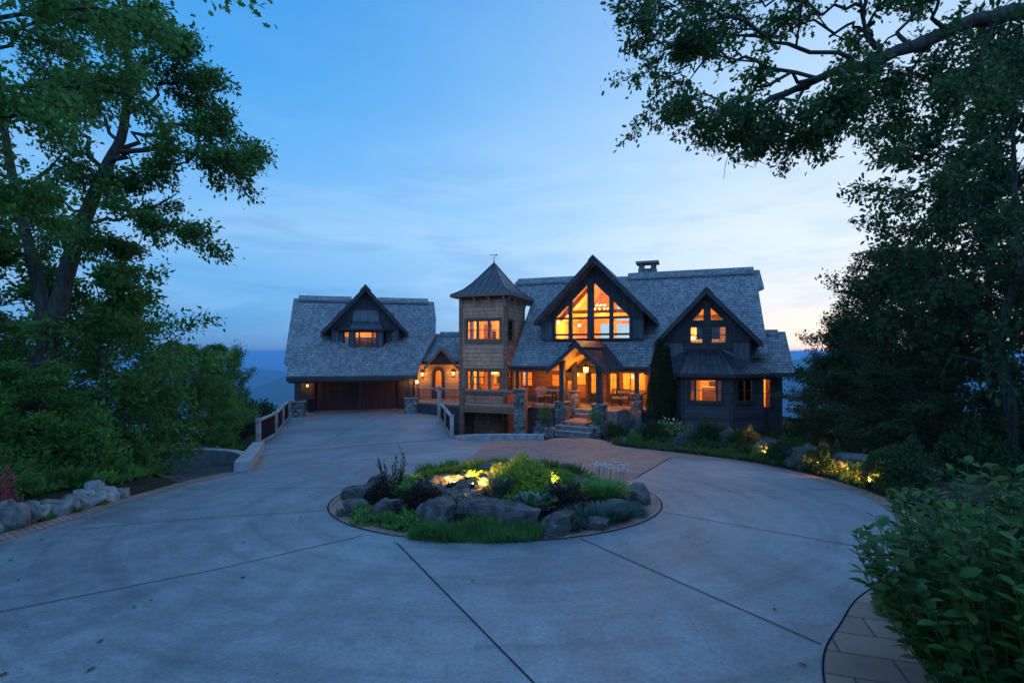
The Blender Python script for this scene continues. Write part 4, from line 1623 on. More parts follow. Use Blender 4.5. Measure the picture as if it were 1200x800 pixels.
for (a_, c_) in ((wL + .1, h1[0] - .35), (h2[1] + .35, wR - .1)):
    MB().box(M, a_, c_, RGW + .002, RGW + .035, M.hz(828, 425, RGW), zpan).build('board_panel', M_shut, house)
b = MB()
b.box(M, wL, h1[0] - .32, RGW + .003, RGW + .06, zpan + .01, zpan + .2)
b.box(M, h2[1] + .32, wR, RGW + .003, RGW + .06, zpan + .01, zpan + .2)
b.box(M, h1[1] + .0, h2[0] - .0, RGW + .003, RGW + .085, zc0 - .3, rw(rA) - .1)
b.box(M, h1[0] - .3, h2[1] + .3, RGW + .004, RGW + .07, zc0 - .3, zc0 - .115)
b.build('belt_trim', M_trim, house)
for h in (h1, h2):
    window(house, M, RGW, *h, cols=1, rows=2, casing=.112)
for tri in (t1_, t2_):
    c_ = Vector((sum(p[0] for p in tri) / 3, sum(p[1] for p in tri) / 3))
    outer = [((p[0] - c_.x) * 1.45 + c_.x, (p[1] - c_.y) * 1.45 + c_.y) for p in tri]
    b = MB()
    b.wall(M, RGW + .045, .043, outer, [tri])
    f_ = b.build('window', M_trim, house)
    MB().prism([M.P(p[0], RGW - .07, p[1]) for p in tri], Vector((*M.N, 0)) * .006).build('pane', M_glass, f_)
b = MB()
ru0, ru1 = h1[0] - .25, h2[1] + .25
for s_, uu in ((-1, ru0), (1, ru1)):
    b.prism([M.P(rA, RGW - .21, rw(rA) - .05), M.P(uu, RGW - .21, rw(uu) - .05), M.P(uu, RGW - 3.4, rw(uu) - .05), M.P(rA, RGW - 3.4, rw(rA) - .05)], (0, 0, -.04))
    b.box(M, uu, uu + s_ * .04, RGW - 3.4, RGW - .21, zc0 - .9, rw(uu) - .1)
b.box(M, ru0, ru1, RGW - 3.4, RGW - .21, zc0 - .94, zc0 - .9)
b.wall(M, RGW - 3.4, .05, [(ru0, zc0 - .9), (ru1, zc0 - .9), (ru1, rw(ru1) - .06), (rA, rw(rA) - .06), (ru0, rw(ru0) - .06)])
b.build('room', M_wood, house)
lamp(M.P(h1[0] + .5, RGW - 2.0, zc0 + 1.2), 75, house, .12)
b = MB()
b.box(M, h1[1] - .35, h2[0] + .5, RGW - .9, RGW - .82, zc0 + .25, zc0 + .95)
b.build('screen', M_black, house)
u_, z_ = M.hit(812, 396, RGW - 1.2)
MB().lathe(M.P(u_, RGW - 1.2, z_ - .1), [(0, 0), (.15, 0), (.09, .2), (0, .2)], 12).build('lamp_shade', M_shade, house)

# bay: half octagon
BN = 8.1
bF0, bF1 = M.hu(800.5, BN), M.hu(857, BN)
dpt = BN - RGW
zbE = M.hz(828, 437.5, BN)
zbT = M.hz(828, 409, RGW)
F1 = M.sub(bF1, BN, 42)             # right oblique face
F0 = M.sub(bF0 - dpt / math.tan(R(42)) if False else bF0, BN, 0)
lf = dpt / math.sin(R(42))
Lo = M.sub(bF0 - dpt / math.tan(R(42)), RGW, -42)
b = MB()
bh = (M.hu(808.5, BN), M.hu(846.5, BN), M.hz(828, 470.5, BN), M.hz(828, 444.5, BN))
b.wall(M, BN, .18, rect(bF0, bF1, -.6, zbE), [rect(*bh)])
rh = (lf * .2, lf * .66, bh[2], bh[3])
b.wall(F1, 0, .18, rect(0, lf, -.6, zbE), [rect(*rh)])
lh = (lf * .35, lf * .8, bh[2] - .5, bh[3])
b.wall(Lo, 0, .18, rect(0, lf, -.6, zbE), [rect(*lh)])
b.build('bay_wall', M_lap, house)
w_ = bh[1] - bh[0]
window(house, M, BN, *bh, splits=[bh[0], bh[0] + w_ * .17, bh[0] + w_ * .83, bh[1]], rows=2, casing=.12)
window(house, F1, 0, *rh, cols=2, rows=2, casing=.1)
window(house, Lo, 0, *lh, cols=1, rows=2, casing=.1)
b = MB()
for (u, n) in ((bF0, BN), (bF1, BN)):
    b.box(M, u - .1, u + .1, n - .1, n + .04, -.6, zbE - .01)
b.box(M, bF0 + .1, bF1 - .1, BN + .003, BN + .06, zbE - .25, zbE - .02)
b.box(M, bF0 + .1, bF1 - .1, BN + .003, BN + .05, .35, .55)
b.build('corner_board', M_trim, house)
for (u_, w_, z_, h_) in ((bh[0] - .2, .5, bh[2] + .3, .6), (bh[1] - .55, .6, bh[2] + .1, .7)):
    MB().box(M, u_, u_ + w_, RGW - 3.19, RGW - 3.15, z_, z_ + h_).build('picture', M_trim, house)
b = MB()
for k0, k1 in ((.0, .16), (.86, 1.0)):
    for i in range(4):
        ua_ = bh[0] + w_ * 0 + (bh[1] - bh[0]) * (k0 + (k1 - k0) * i / 4)
        b.box(M, ua_, ua_ + (bh[1] - bh[0]) * .033, BN - .36 - .04 * (i % 2), BN - .33 - .04 * (i % 2), bh[2] - .1, bh[3] + .05)
b.build('curtain', M_curtain, house)
# its metal roof
o_ = .35
e = [M.P(bF0 - dpt / math.tan(R(42)) - o_ * 1.3, RGW + .01, zbE), M.P(bF0 - o_ * .5, BN + o_, zbE), M.P(bF1 + o_ * .5, BN + o_, zbE), M.P(bF1 + dpt / math.tan(R(42)) + o_ * 1.3, RGW + .01, zbE)]
tpu0, tpu1 = M.hu(806, RGW), M.hu(846, RGW)
tp = [M.P(tpu0, RGW + .012, zbT), M.P(tpu0 + .05, RGW + .10, zbT - .0), M.P(tpu1 - .05, RGW + .10, zbT - .0), M.P(tpu1, RGW + .012, zbT)]
b = MB()
for i in range(3):
    b.face([e[i], e[i + 1], tp[i + 1], tp[i]])
b.face([e[0], tp[0], tp[1], tp[2], tp[3], e[3]])
b.face([p - Vector((0, 0, .001)) for p in e][::-1])
br_ = b.build('bay_roof', M_metal, house)
b = MB()
for i, k_ in ((0, 7), (1, 8), (2, 7)):
    for j in range(0 if i == 0 else 0, k_ + 1):
        f = j / k_
        b.tube([e[i] + (e[i + 1] - e[i]) * f + Vector((0, 0, .015)), tp[i] + (tp[i + 1] - tp[i]) * f + Vector((0, 0, .015))], .02, 5)
b.build('seam', M_metal, br_)
b = MB()
for i in range(3):
    b.bar(e[i] + Vector((0, 0, -.1)), e[i + 1] + Vector((0, 0, -.1)), .06, .17)
b.build('fascia', M_trim, br_)
room(house, M, wL + .25, wR - .25, RGW - 3.2, RGW + .3, PF - .1, zbE + .25, M_plaster)
lamp(M.P(bh[0] + .9, RGW - .7, zbE - .35), 95, house, .15)
lamp(M.P(bF0 - .5, RGW - .4, zbE - .6), 40, house, .1)
b = MB()
b.box(M, bh[0] + .6, bh[0] + 1.3, RGW - 1.2, RGW - .7, PF, PF + 1.3)
b.build('cabinet', M_brown, house)
MB().ball(M.P(bh[0] + 1.0, RGW - .5, zbE - .22), .1, 10).build('bulb', M_bulb, house)

# side wing at the right end
SWN = 5.4
s0, s1 = wR - .0, M.hu(917, SWN)
zsE = M.hz(915, 436.5, 6.2)
zsT = M.hz(915, 388.5, 3.2)
ks = (zsT - zsE) / 3.0
b = MB()
sh = (M.hu(886, SWN), M.hu(904, SWN), M.hz(895, 478, SWN), M.hz(895, 443.5, SWN))
b.wall(M, SWN, .2, rect(s0 + .002, s1, -1.4, zsE + .3), [rect(*sh)])
SS = M.sub(s1, SWN, 90)
b.wall(SS, 0, .2, rect(.202, 4.5, -1.4, zsE + .3))
b.build('wing_wall', M_dark, house)
window(house, M, SWN, *sh, cols=1, rows=2, casing=.12)
b = MB()
sr1 = M.hu(931, 6.2)
b.prism([M.P(s0 - .9, 6.2, zsE), M.P(sr1, 6.2, zsE), M.P(sr1, 3.2, zsT), M.P(s0 - .9, 3.2, zsT)], (0, 0, -.18))
b.prism([M.P(s0 - .9, .2, zsE), M.P(sr1, .2, zsE), M.P(sr1, 3.2, zsT), M.P(s0 - .9, 3.2, zsT)], (0, 0, -.18))
sw_ = b.build('wing_roof', M_roof, house)
b = MB()
cf = Fr(*M.P(0, 3.2, 0)[:2], M.deg)
long_cap(b, cf, M.hu(893, 3.2), sr1 - .4, zsT, ks, .4, .13)
b.build('ridge_cap', M_roof, sw_)
b = MB()
b.box(M, wR + .25, sr1, 6.202, 6.25, zsE - .24, zsE)
b.build('fascia', M_trim, sw_)
room(house, M, s0 + .3, s1 - .25, SWN - 2.6, SWN - .21, sh[2] - .6, zsE + .1, M_plaster)
lamp(M.P((s0 + s1) / 2, SWN - 1.5, zsE - .5), 60, house, .12)
b = MB()
w3 = sh[1] - sh[0]
for k0, k1 in ((.66, 1.0),):
    for i in range(6):
        ua_ = sh[0] + w3 * (k0 + (k1 - k0) * i / 6)
        b.box(M, ua_, ua_ + w3 * .052, SWN - .34 - .04 * (i % 2), SWN - .30 - .04 * (i % 2), sh[2] - .2, sh[3] + .05)
b.build('curtain', M_curtain, house)
# wall light by the arborvitae
def sconce(par_, fr, u, n, z, watts, s=1.0, wl=.55):
    b = MB()
    b.box(fr, u - .06 * s, u + .06 * s, n + .002, n + .03, z - .12 * s, z + .14 * s)
    b.bar(fr.P(u, n + .03, z + .16 * s), fr.P(u, n + .16 * s, z + .18 * s), .025, .025)
    b.lathe(fr.P(u, n + .16 * s, z + .10 * s), [(.12 * s, 0), (.03 * s, .09 * s), (0, .1 * s)], 8)
    b.lathe(fr.P(u, n + .16 * s, z - .14 * s), [(0, 0), (.07 * s, 0), (.07 * s, .02), (0, .02)], 8)
    o = b.build('wall_lantern', M_copper, par_)
    MB().lathe(fr.P(u, n + .16 * s, z - .115 * s), [(0, 0), (.055 * s, 0), (.085 * s, .21 * s), (0, .21 * s)], 8).build('lamp_glass', M_shade, o)
    lamp(fr.P(u, n + .36 * s + .12, z), watts, par_, .06)
    return o


u_, z_ = M.hit(765, 432, NW)
# chimney
b = MB()
cuu, cnn = M.hu(759, -1.2), -1.2
zch = M.hz(759, 307, cnn)
b.box(M, cuu - .62, cuu + .62, cnn - .45, cnn + .45, RZ - 2.2, zch - .52)
ch_ = b.build('chimney', M_stone, house)
b = MB()
for (a_, c_) in ((-.58, -.24), (.24, .58)):
    MB().box(M, cuu + a_, cuu + c_, cnn - .4, cnn + .4, zch - .52, zch - .16).build('chimney_leg', M_stone, ch_)
MB().box(M, cuu - .78, cuu + .78, cnn - .58, cnn + .58, zch - .16, zch).build('cap_stone', M_stone_cap, ch_)

# ------------------------------------------------------------------ garage wing
garage = thing('garage', 'garage wing with two dark wooden doors under a tall shake roof with one dormer', 'garage', None, (-10.6, 35, .4))
G = Fr(-187 / 600 * 35.1, 35.1, 15)
GZ = .40
GE = 3.1
gzE = G.hz(413, 440.3, GE)
grn = -4.4
gzR = G.hz(426, 351.5, grn)
KG = (gzR - gzE) / (GE - grn)
gz0 = gzR + KG * grn              # z = gz0 - KG n
rf = lambda px, py: G.roof(px, py, gz0, KG)
poly = [rf(344, 350.5), rf(340.5, 374), rf(333, 422), rf(337.5, 426.5), rf(335.5, 441), rf(489, 439.5), rf(492, 426), rf(510.5, 391), rf(511, 374), rf(509, 356)]
poly[0] = (poly[0][0], grn)
poly[-1] = (poly[-1][0], grn)
poly[4] = (poly[4][0], GE)
poly[5] = (poly[5][0], GE)
dA_, dzA = G.hit(427, 335, .55)
b = MB()
RFr = Fr(G.o[0], G.o[1], G.deg)
_dw0, _dw1 = G.hu(387.5, .05) + .25, G.hu(468, .05) - .25


def slab_with_hole(b, poly, hole, th):
    k0 = len(b.V)
    b.wall(Fr(0, 0, 0), 0, th, poly, [hole])
    for i in range(k0, len(b.V)):       # from the drawing plane to the slope
        x, y, z = b.V[i]
        back = y > th / 2
        p = G.P(x, z, gz0 - KG * z - (th if back else 0))
        b.V[i] = tuple(p)


slab_with_hole(b, poly, rect(_dw0, _dw1, -3.0, -.35), .2)
gl_, gr_r = poly[0][0], poly[-1][0]
b.prism([G.P(gl_, grn, gzR), G.P(gr_r, grn, gzR), G.P(gr_r + .8, grn - 6.5, gzR - KG * 6.5), G.P(gl_ - .8, grn - 6.5, gzR - KG * 6.5)], (0, 0, -.2))
gro_ = b.build('roof', M_roof, garage)
GC = Fr(*G.P(0, grn, 0)[:2], G.deg)
b = MB()
long_cap(b, GC, G.hu(350.5, grn), G.hu(412, grn), gzR, KG, .5, .24)
long_cap(b, GC, G.hu(443, grn), G.hu(501.5, grn), gzR, KG, .5, .24)
b.build('ridge_cap', M_roof, gro_)
b = MB()
b.box(G, poly[4][0], poly[5][0], GE + .002, GE + .06, gzE - .3, gzE)
b.box(G, poly[4][0] + .1, poly[5][0] - .1, GE - .35, GE - .15, gzE - .42, gzE - .18)
b.build('fascia', M_trim, garage)
b = MB()
b.prism([G.P(poly[4][0] + .2, GE - .03, gzE - .22), G.P(poly[5][0] - .2, GE - .03, gzE - .22), G.P(poly[5][0] - .2, .0, gzE - .22), G.P(poly[4][0] + .2, .0, gzE - .22)], (0, 0, -.04))
b.build('carport_ceiling', M_trim, garage)
gw0, gw1 = G.hu(345, .0), G.hu(487, 0)
d1 = (G.hu(368.5, 0), G.hu(414.5, 0))
d2 = (G.hu(422, 0), G.hu(467, 0))
zd = G.hz(416, 444.5, -.1)
b = MB()
b.wall(G, 0, .25, rect(gw0, gw1, -.6, gzE + .5), [rect(d1[0], d1[1], GZ, zd), rect(d2[0], d2[1], GZ, zd)])
GS = G.sub(gw0, -8, -90)
b.wall(GS, 0, .25, rect(0, 7.75, -3.0, gzE + .3))
GS2 = G.sub(gw1, 0, 90)
b.wall(GS2, 0, .25, rect(.25, 8, -1.0, gzE + .3))
b.build('wall', M_dark, garage)
for (a_, c_) in (d1, d2):
    b = MB()
    b.box(G, a_ + .01, c_ - .01, -.2, -.14, GZ + .01, zd)
    pw_ = (c_ - a_ - .02) / 4
    for i in range(4):
        for (z0, z1) in ((GZ + .1, GZ + .62), (GZ + .70, GZ + 1.22), (GZ + 1.30, zd - .08)):
            b.box(G, a_ + .01 + pw_ * i + .07, a_ + .01 + pw_ * (i + 1) - .07, -.139, -.115, z0, z1)
    b.box(G, a_ - .12, a_, .002, .05, GZ, zd + .12)
    b.box(G, c_, c_ + .12, .002, .05, GZ, zd + .12)
    b.box(G, a_, c_, .002, .055, zd, zd + .12)
    dd = b.build('garage_door', M_gdoor, garage)
    MB().bar(G.P((a_ + c_) / 2 - .12, -.09, GZ + .66), G.P((a_ + c_) / 2 + .12, -.09, GZ + .66), .03, .03).build('handle', M_iron, dd)
for px, pt in ((349.5, 471), (481.5, 467)):
    u_ = G.hu(px, GE - .3)
    zt_ = G.hz(px, pt, GE - .3)
    pier(garage, G, u_, GE - .3, .78, -.8, zt_)
    post(garage, G, u_, GE - .3, .26, zt_ + .07, gzE - .3)
sconce(garage, G, (gw0 + d1[0]) / 2 + .2, 0, gzE - .75, 7, .8)
lamp(G.P(d1[0] - .6, .5, gzE - .5), 5, garage, .07)
lamp(G.P(d2[1] + .55, .5, gzE - .5), 10, garage, .07)
# dormer over the doors
DF, DW = 0.55, 0.05
dA_, dzA = G.hit(427, 335, DF)
dL_, z1 = G.hit(376, 388.5, DF)
dR_, z2 = G.hit(478.5, 390.5, DF)
dzE = (z1 + z2) / 2
dA_ = (dL_ + dR_) / 2
kd = (dzA - dzE) / ((dR_ - dL_) / 2)
nb_ = lambda z: (gz0 - z) / KG
b = MB()
gable_roof(b, G, dA_, dzA, dL_, dR_, dzE, DF, nb_(dzA) - .2, nb_(dzE) - .2, nb_(dzE) - .2, .18)
dr = b.build('dormer_roof', M_roof, garage)
b = MB()
barge(b, G, dA_, dzA, dL_, dR_, dzE, DF + .002, .34)
b.build('barge_board', M_trim, dr)
b = MB()
ridge_cap(b, G, dA_, dzA, kd, DF + .15, nb_(dzA) + .2, .36, .13)
b.build('ridge_cap', M_roof, dr)
dw0, dw1 = G.hu(387.5, DW), G.hu(468, DW)
dwz = lambda u: dzA - .18 * math.sqrt(1 + kd * kd) - kd * abs(u - dA_) - .02
zb_ = G.hz(428, 424, DW)
byB = DW + .62
b0, b1 = G.hu(412, byB), G.hu(447, byB)
bl0, bl1 = G.hu(398.5, DW), G.hu(457, DW)
zw0, zw1 = G.hz(428, 409.5, byB), G.hz(428, 388.5, byB)
b = MB()
b.wall(G, DW, .18, [(dw0, zb_ - .8), (dw1, zb_ - .8), (dw1, dwz(dw1)), (dA_, dwz(dA_)), (dw0, dwz(dw0))], [rect(bl0 + .12, bl1 - .12, zw0 - .1, zw1 + .05)])
for uu, s_ in ((dw0, 1), (dw1, -1)):
    b.box(G, uu, uu + s_ * .18, nb_(dzE) - .3, DW - .182, zb_ - .8, dwz(dw0))
b.build('dormer_wall', M_dark, garage)
b = MB()
for (a_, c_) in ((dw0 + .12, bl0 - .1), (bl1 + .1, dw1 - .12)):
    MB().box(G, a_, c_, DW + .002, DW + .04, zw0 - .18, zw1 + .12).build('board_panel', M_shut, garage)
# bay window of the dormer
ang = math.degrees(math.atan2(byB - DW, b0 - bl0))
ang2 = math.degrees(math.atan2(byB - DW, bl1 - b1))
A0 = G.sub(bl0, DW, -ang)
A1 = G.sub(b1, byB, ang2)
l0 = math.hypot(byB - DW, b0 - bl0)
l1 = math.hypot(byB - DW, bl1 - b1)
b = MB()
hF = (G.hu(416, byB), G.hu(441.5, byB), zw0, zw1)
b.wall(G, byB, .12, rect(b0, b1, zb_ - .35, zw1 + .2), [rect(*hF)])
hA = (l0 * .28, l0 * .80, zw0, zw1)
hB = (l1 * .2, l1 * .72, zw0, zw1)
b.wall(A0, 0, .12, rect(0, l0, zb_ - .35, zw1 + .2), [rect(*hA)])
b.wall(A1, 0, .12, rect(0, l1, zb_ - .35, zw1 + .2), [rect(*hB)])
b.build('bay_wall', M_shut, garage)
b = MB()
b.wall(G, byB - .125, .02, rect(b0 + .02, b1 - .02, zw0 - .3, zw1 + .15), [rect(*hF)])
b.wall(A0, -.125, .02, rect(.05, l0, zw0 - .3, zw1 + .15), [rect(*hA)])
b.wall(A1, -.125, .02, rect(0, l1 - .05, zw0 - .3, zw1 + .15), [rect(*hB)])
b.build('bay_lining', M_plaster, garage)
w_ = hF[1] - hF[0]
window(garage, G, byB, *hF, splits=[hF[0], hF[0] + w_ * .2, hF[0] + w_ * .8, hF[1]], rows=2, casing=.07)
window(garage, A0, 0, *hA, rows=2, casing=.05)
window(garage, A1, 0, *hB, rows=2, casing=.05)
zbt = G.hz(428, 385, byB)
ztt = G.hz(428, 363.5, DW)
o_ = .22
e = [G.P(bl0 - .32, DW + .003, zbt), G.P(b0 - .12, byB + o_, zbt), G.P(b1 + .12, byB + o_, zbt), G.P(bl1 + .32, DW + .003, zbt)]
um0, um1 = G.hu(414, DW), G.hu(442, DW)
mid = [G.P(bl0 * .55 + um0 * .45, DW + .004, zbt * .55 + ztt * .45 - .06), G.P(b0 * .6 + um0 * .4, byB * .55 + DW * .45, zbt * .55 + ztt * .45 - .06), G.P(b1 * .6 + um1 * .4, byB * .55 + DW * .45, zbt * .55 + ztt * .45 - .06), G.P(bl1 * .55 + um1 * .45, DW + .004, zbt * .55 + ztt * .45 - .06)]
tp = [G.P(um0, DW + .005, ztt), G.P(um0 + .03, DW + .03, ztt), G.P(um1 - .03, DW + .03, ztt), G.P(um1, DW + .005, ztt)]
b = MB()
for a_, c_ in ((e, mid), (mid, tp)):
    for i in range(3):
        b.face([a_[i], a_[i + 1], c_[i + 1], c_[i]])
b.face(e[::-1])
b.face(tp)
by = b.build('bay_roof', M_metal, garage)
b = MB()
for i, k_ in ((0, 3), (1, 7), (2, 3)):
    for j in range(k_ + 1):
        f = j / k_
        b.tube([a_[i] + (a_[i + 1] - a_[i]) * f + Vector((0, 0, .01)) for a_ in (e, mid, tp)], .018, 5)
b.build('seam', M_metal, by)
b = MB()
for i in range(3):
    b.bar(e[i] + Vector((0, 0, -.07)), e[i + 1] + Vector((0, 0, -.07)), .05, .12)
b.build('fascia', M_trim, by)
room(garage, G, dw0 + .25, dw1 - .25, -2.9, DW - .2, zw0 - .6, zw1 + .35, M_plaster)
lamp(G.P(dA_ - .3, -1.2, zw1 - .1), 60, garage, .12)

# ------------------------------------------------------------------ link between garage and tower
CO = Fr(-85 / 600 * 35.6, 35.6, 2)
link = thing('breezeway', 'honey-coloured entry link with a small arched door gable between garage and tower', 'house wing', None, (-4.9, 35.6, 1.1))
c0, c1 = CO.hu(486, 0), CO.hu(545, 0)
czE = CO.hz(515, 423, .5)
b = MB()
a0, a1 = CO.hu(508, 0), CO.hu(519.5, 0)
az0 = PF + .02
azs, azt = CO.hz(514, 439, 0), CO.hz(514, 432.5, 0)
arch = [(a0, az0), (a1, az0), (a1, azs)] + [((a0 + a1) / 2 + (a1 - a0) / 2 * math.cos(t), azs + (azt - azs) * math.sin(t)) for t in np.linspace(.3, math.pi - .3, 7)] + [(a0, azs)]
b.wall(CO, 0, .2, rect(c0, c1, -.6, czE + .2), [arch])
b.build('wall', M_conn, link)
dk = MB()
inn = [((p[0] - (a0 + a1) / 2) * .60 + (a0 + a1) / 2, (p[1] - az0) * .72 + az0 + .5) for p in arch]
dk.wall(CO, -.05, .07, arch, [inn])
dd = dk.build('door', M_trim, link)
MB().prism([CO.P(p[0], -.09, p[1]) for p in inn], Vector((*CO.N, 0)) * .006).build('pane', M_glass, dd)
MB().tube([CO.P(a1 - .1, -.04, PF + 1.0), CO.P(a1 - .1, .02, PF + 1.05), CO.P(a1 - .1, -.04, PF + 1.15)], .014, 6).build('handle', M_copper, dd)
b = MB()
b.wall(CO, .06, .058, [((p[0] - (a0 + a1) / 2) * 1.35 + (a0 + a1) / 2, (p[1] - az0) * 1.08 + az0) for p in arch], [arch])
b.build('door_casing', M_trim, link)
b = MB()
zcr = CO.hz(528, 391, -2.8)
kc = (zcr - czE) / 3.3
b.prism([CO.P(c0 - .6, .5, czE), CO.P(c1 + .3, .5, czE), CO.P(c1 + .3, -2.8, zcr), CO.P(c0 - .6, -2.8, zcr)], (0, 0, -.18))
b.prism([CO.P(c0 - .6, -6.1, czE), CO.P(c1 + .3, -6.1, czE), CO.P(c1 + .3, -2.8, zcr), CO.P(c0 - .6, -2.8, zcr)], (0, 0, -.18))
lr = b.build('roof', M_roof, link)
b = MB()
c2f = Fr(*CO.P(0, -2.8, 0)[:2], CO.deg)
long_cap(b, c2f, CO.hu(516, -2.8), c1 + .2, zcr, kc, .42, .15)
b.build('ridge_cap', M_roof, lr)
MB().box(CO, c0 - .3, c1, .502, .55, czE - .22, czE).build('fascia', M_trim, link)
kA, kzA = CO.hit(514.5, 406, 1.0)
kL, kz1 = CO.hit(497, 430.5, 1.0)
kR, kz2 = CO.hit(537.5, 430, 1.0)
kE = (kz1 + kz2) / 2
kA = (kL + kR) / 2
kk = (kzA - kE) / ((kR - kL) / 2)
nk = lambda z: .5 - (z - czE) / kc
b = MB()
gable_roof(b, CO, kA, kzA, kL, kR, kE, 1.0, nk(kzA) - .1, nk(kE) - .1, nk(kE) - .1, .14)
pr_ = b.build('porch_gable', M_roof, link)
b = MB()
barge(b, CO, kA, kzA, kL, kR, kE, 1.002, .26)
b.build('barge_board', M_brown, pr_)
b = MB()
b.wall(CO, .7, .05, [(kL + .45, kE + .25), (kR - .45, kE + .25), (kA, kzA - .28)])
b.build('gable_panel', M_trim, link)
for px, py in ((495, 438.5), (531.3, 437.5)):
    u_, z_ = CO.hit(px, py, .1)
    sconce(link, CO, u_, 0, z_, 38, 1.15)
room(link, CO, c0 + .3, c1 - .3, -3.0, -.21, PF, czE + .1, M_plaster)
lamp(CO.P((a0 + a1) / 2 + .4, -1.4, czE - .5), 45, link, .1)
# its deck, steps and rails
lk = Fr(*CO.P(0, 0, 0)[:2], 2)
k0, k1 = CO.hu(488, 2.2), CO.hu(541, 2.2)
b = MB()
P0 = M.P(dL - .1, DN, PF)
P1 = M.P(dL - .1, NT_ + .05, PF)
b.prism([CO.P(k0, .01, PF), CO.P(k1 + .2, .01, PF), Vector((P1.x, P1.y, PF)), Vector((P0.x, P0.y, PF)), CO.P(k0, 2.3, PF)], (0, 0, -.06))
b.build('deck', M_deck, link)
A_ = CO.P(k0, 2.3, 0)
B_ = Vector((P0.x, P0.y, 0))
DR = Fr(A_.x, A_.y, math.degrees(math.atan2(B_.y - A_.y, B_.x - A_.x)))
ld = (B_ - A_).length
MB().box(DR, 0, ld - .05, -.14, .0, -.6, PF - .063).build('deck_skirt', M_trim, link)
um = DR.hu(514, 0)
deck_rail(link, DR, .1, um - .1, -.08, PF, 1.0)
deck_rail(link, DR, um + .1, ld - .2, -.08, PF, 1.0)
post(link, DR, um, -.08, .2, -.4, PF + 1.1, M_rail, 'rail_post')
post(link, DR, .0, -.08, .2, -.4, PF + 1.1, M_brown, 'rail_post')
u_, z_ = DR.hit(488.5, 452.5, .1)
b = MB()
b.tube([DR.P(-.02, -.08, PF + 1.1), DR.P(-.02, -.08, PF + 1.2)], .03, 8)
b.lathe(DR.P(-.02, -.08, PF + 1.42), [(.15, 0), (.04, .1), (0, .11)], 8)
pl_ = b.build('post_lantern', M_copper, link)
MB().lathe(DR.P(-.02, -.08, PF + 1.2), [(0, 0), (.08, 0), (.12, .22), (0, .22)], 8).build('lamp_glass', M_shade, pl_)
lamp(DR.P(-.02, .35, PF + 1.3), 10, link, .06)

# ------------------------------------------------------------------ plants and trees
def rotbasis(d, nrm):
    """arrays: leaf axis d, rough normal nrm -> orthonormal x,y,z"""
    d = d / np.maximum(np.linalg.norm(d, axis=1, keepdims=True), 1e-6)
    y = np.cross(nrm, d)
    y /= np.maximum(np.linalg.norm(y, axis=1, keepdims=True), 1e-6)
    z = np.cross(d, y)
    return d, y, z


LEAF = {
    # verts along x (length 1), width y, lift z ; faces
    'rhomb': ([(0, 0, 0), (.45, .24, .05), (1, 0, -.06), (.45, -.24, .05)], [(0, 2, 1), (0, 3, 2)]),
    'oak': ([(0, 0, 0), (.25, .10, .02), (.38, .30, .04), (.50, .13, .02), (.72, .26, .0), (.80, .10, -.03), (1, 0, -.10), (.80, -.10, -.03), (.72, -.26, .0), (.50, -.13, .02), (.38, -.30, .04), (.25, -.10, .02)],
            [(0, 1, 11), (1, 2, 3), (1, 3, 9, 11), (9, 10, 11), (3, 4, 5), (3, 5, 7, 9), (7, 8, 9), (5, 6, 7)]),
    'broad': ([(0, 0, 0), (.22, .20, .05), (.55, .27, .05), (.82, .14, -.01), (1, 0, -.10), (.82, -.14, -.01), (.55, -.27, .05), (.22, -.20, .05), (.22, 0, -.01), (.55, 0, -.02), (.82, 0, -.05)],
              [(0, 8, 1), (1, 8, 9, 2), (2, 9, 10, 3), (3, 10, 4), (0, 7, 8), (8, 7, 6, 9), (9, 6, 5, 10), (10, 5, 4)]),
    'blade': ([(0, .035, 0), (0, -.035, 0), (.4, -.03, .10), (.4, .03, .10), (.75, -.02, .08), (.75, .02, .08), (1, 0, -.06)], [(0, 1, 2, 3), (3, 2, 4, 5), (5, 4, 6)]),
    'needle': ([(0, .06, 0), (0, -.06, 0), (1, 0, .02)], [(0, 1, 2)]),
    'scale': ([(0, 0, 0), (.35, .2, .0), (1, .05, .0), (.35, -.16, .0)], [(0, 1, 2, 3)]),
    'petal': ([(0, 0, 0), (.5, .4, .1), (1, 0, .15), (.5, -.4, .1)], [(0, 1, 2, 3)]),
}


def leaves_mesh(name, P, D, Nn, S, kind, m):
    tv, tf = LEAF[kind]
    tv = np.array(tv, 'f')
    n, k = len(P), len(tv)
    x, y, z = rotbasis(D, Nn)
    V = P[:, None, :] + S[:, None, None] * (tv[None, :, 0, None] * x[:, None, :] + tv[None, :, 1, None] * y[:, None, :] + tv[None, :, 2, None] * z[:, None, :])
    lens = np.array([len(f) for f in tf])
    loop1 = np.concatenate([np.array(f) for f in tf])
    me = bpy.data.meshes.new(name)
    me.vertices.add(n * k)
    me.vertices.foreach_set('co', V.astype('f').ravel())
    L_ = (loop1[None, :] + (np.arange(n) * k)[:, None]).ravel()
    me.loops.add(len(L_))
    me.loops.foreach_set('vertex_index', L_.astype('i'))
    tot = np.tile(lens, n)
    st = np.concatenate([[0], np.cumsum(tot)[:-1]])
    me.polygons.add(len(tot))
    me.polygons.foreach_set('loop_start', st.astype('i'))
    me.polygons.foreach_set('loop_total', tot.astype('i'))
    me.update(calc_edges=True)
    me.materials.append(m)
    return me


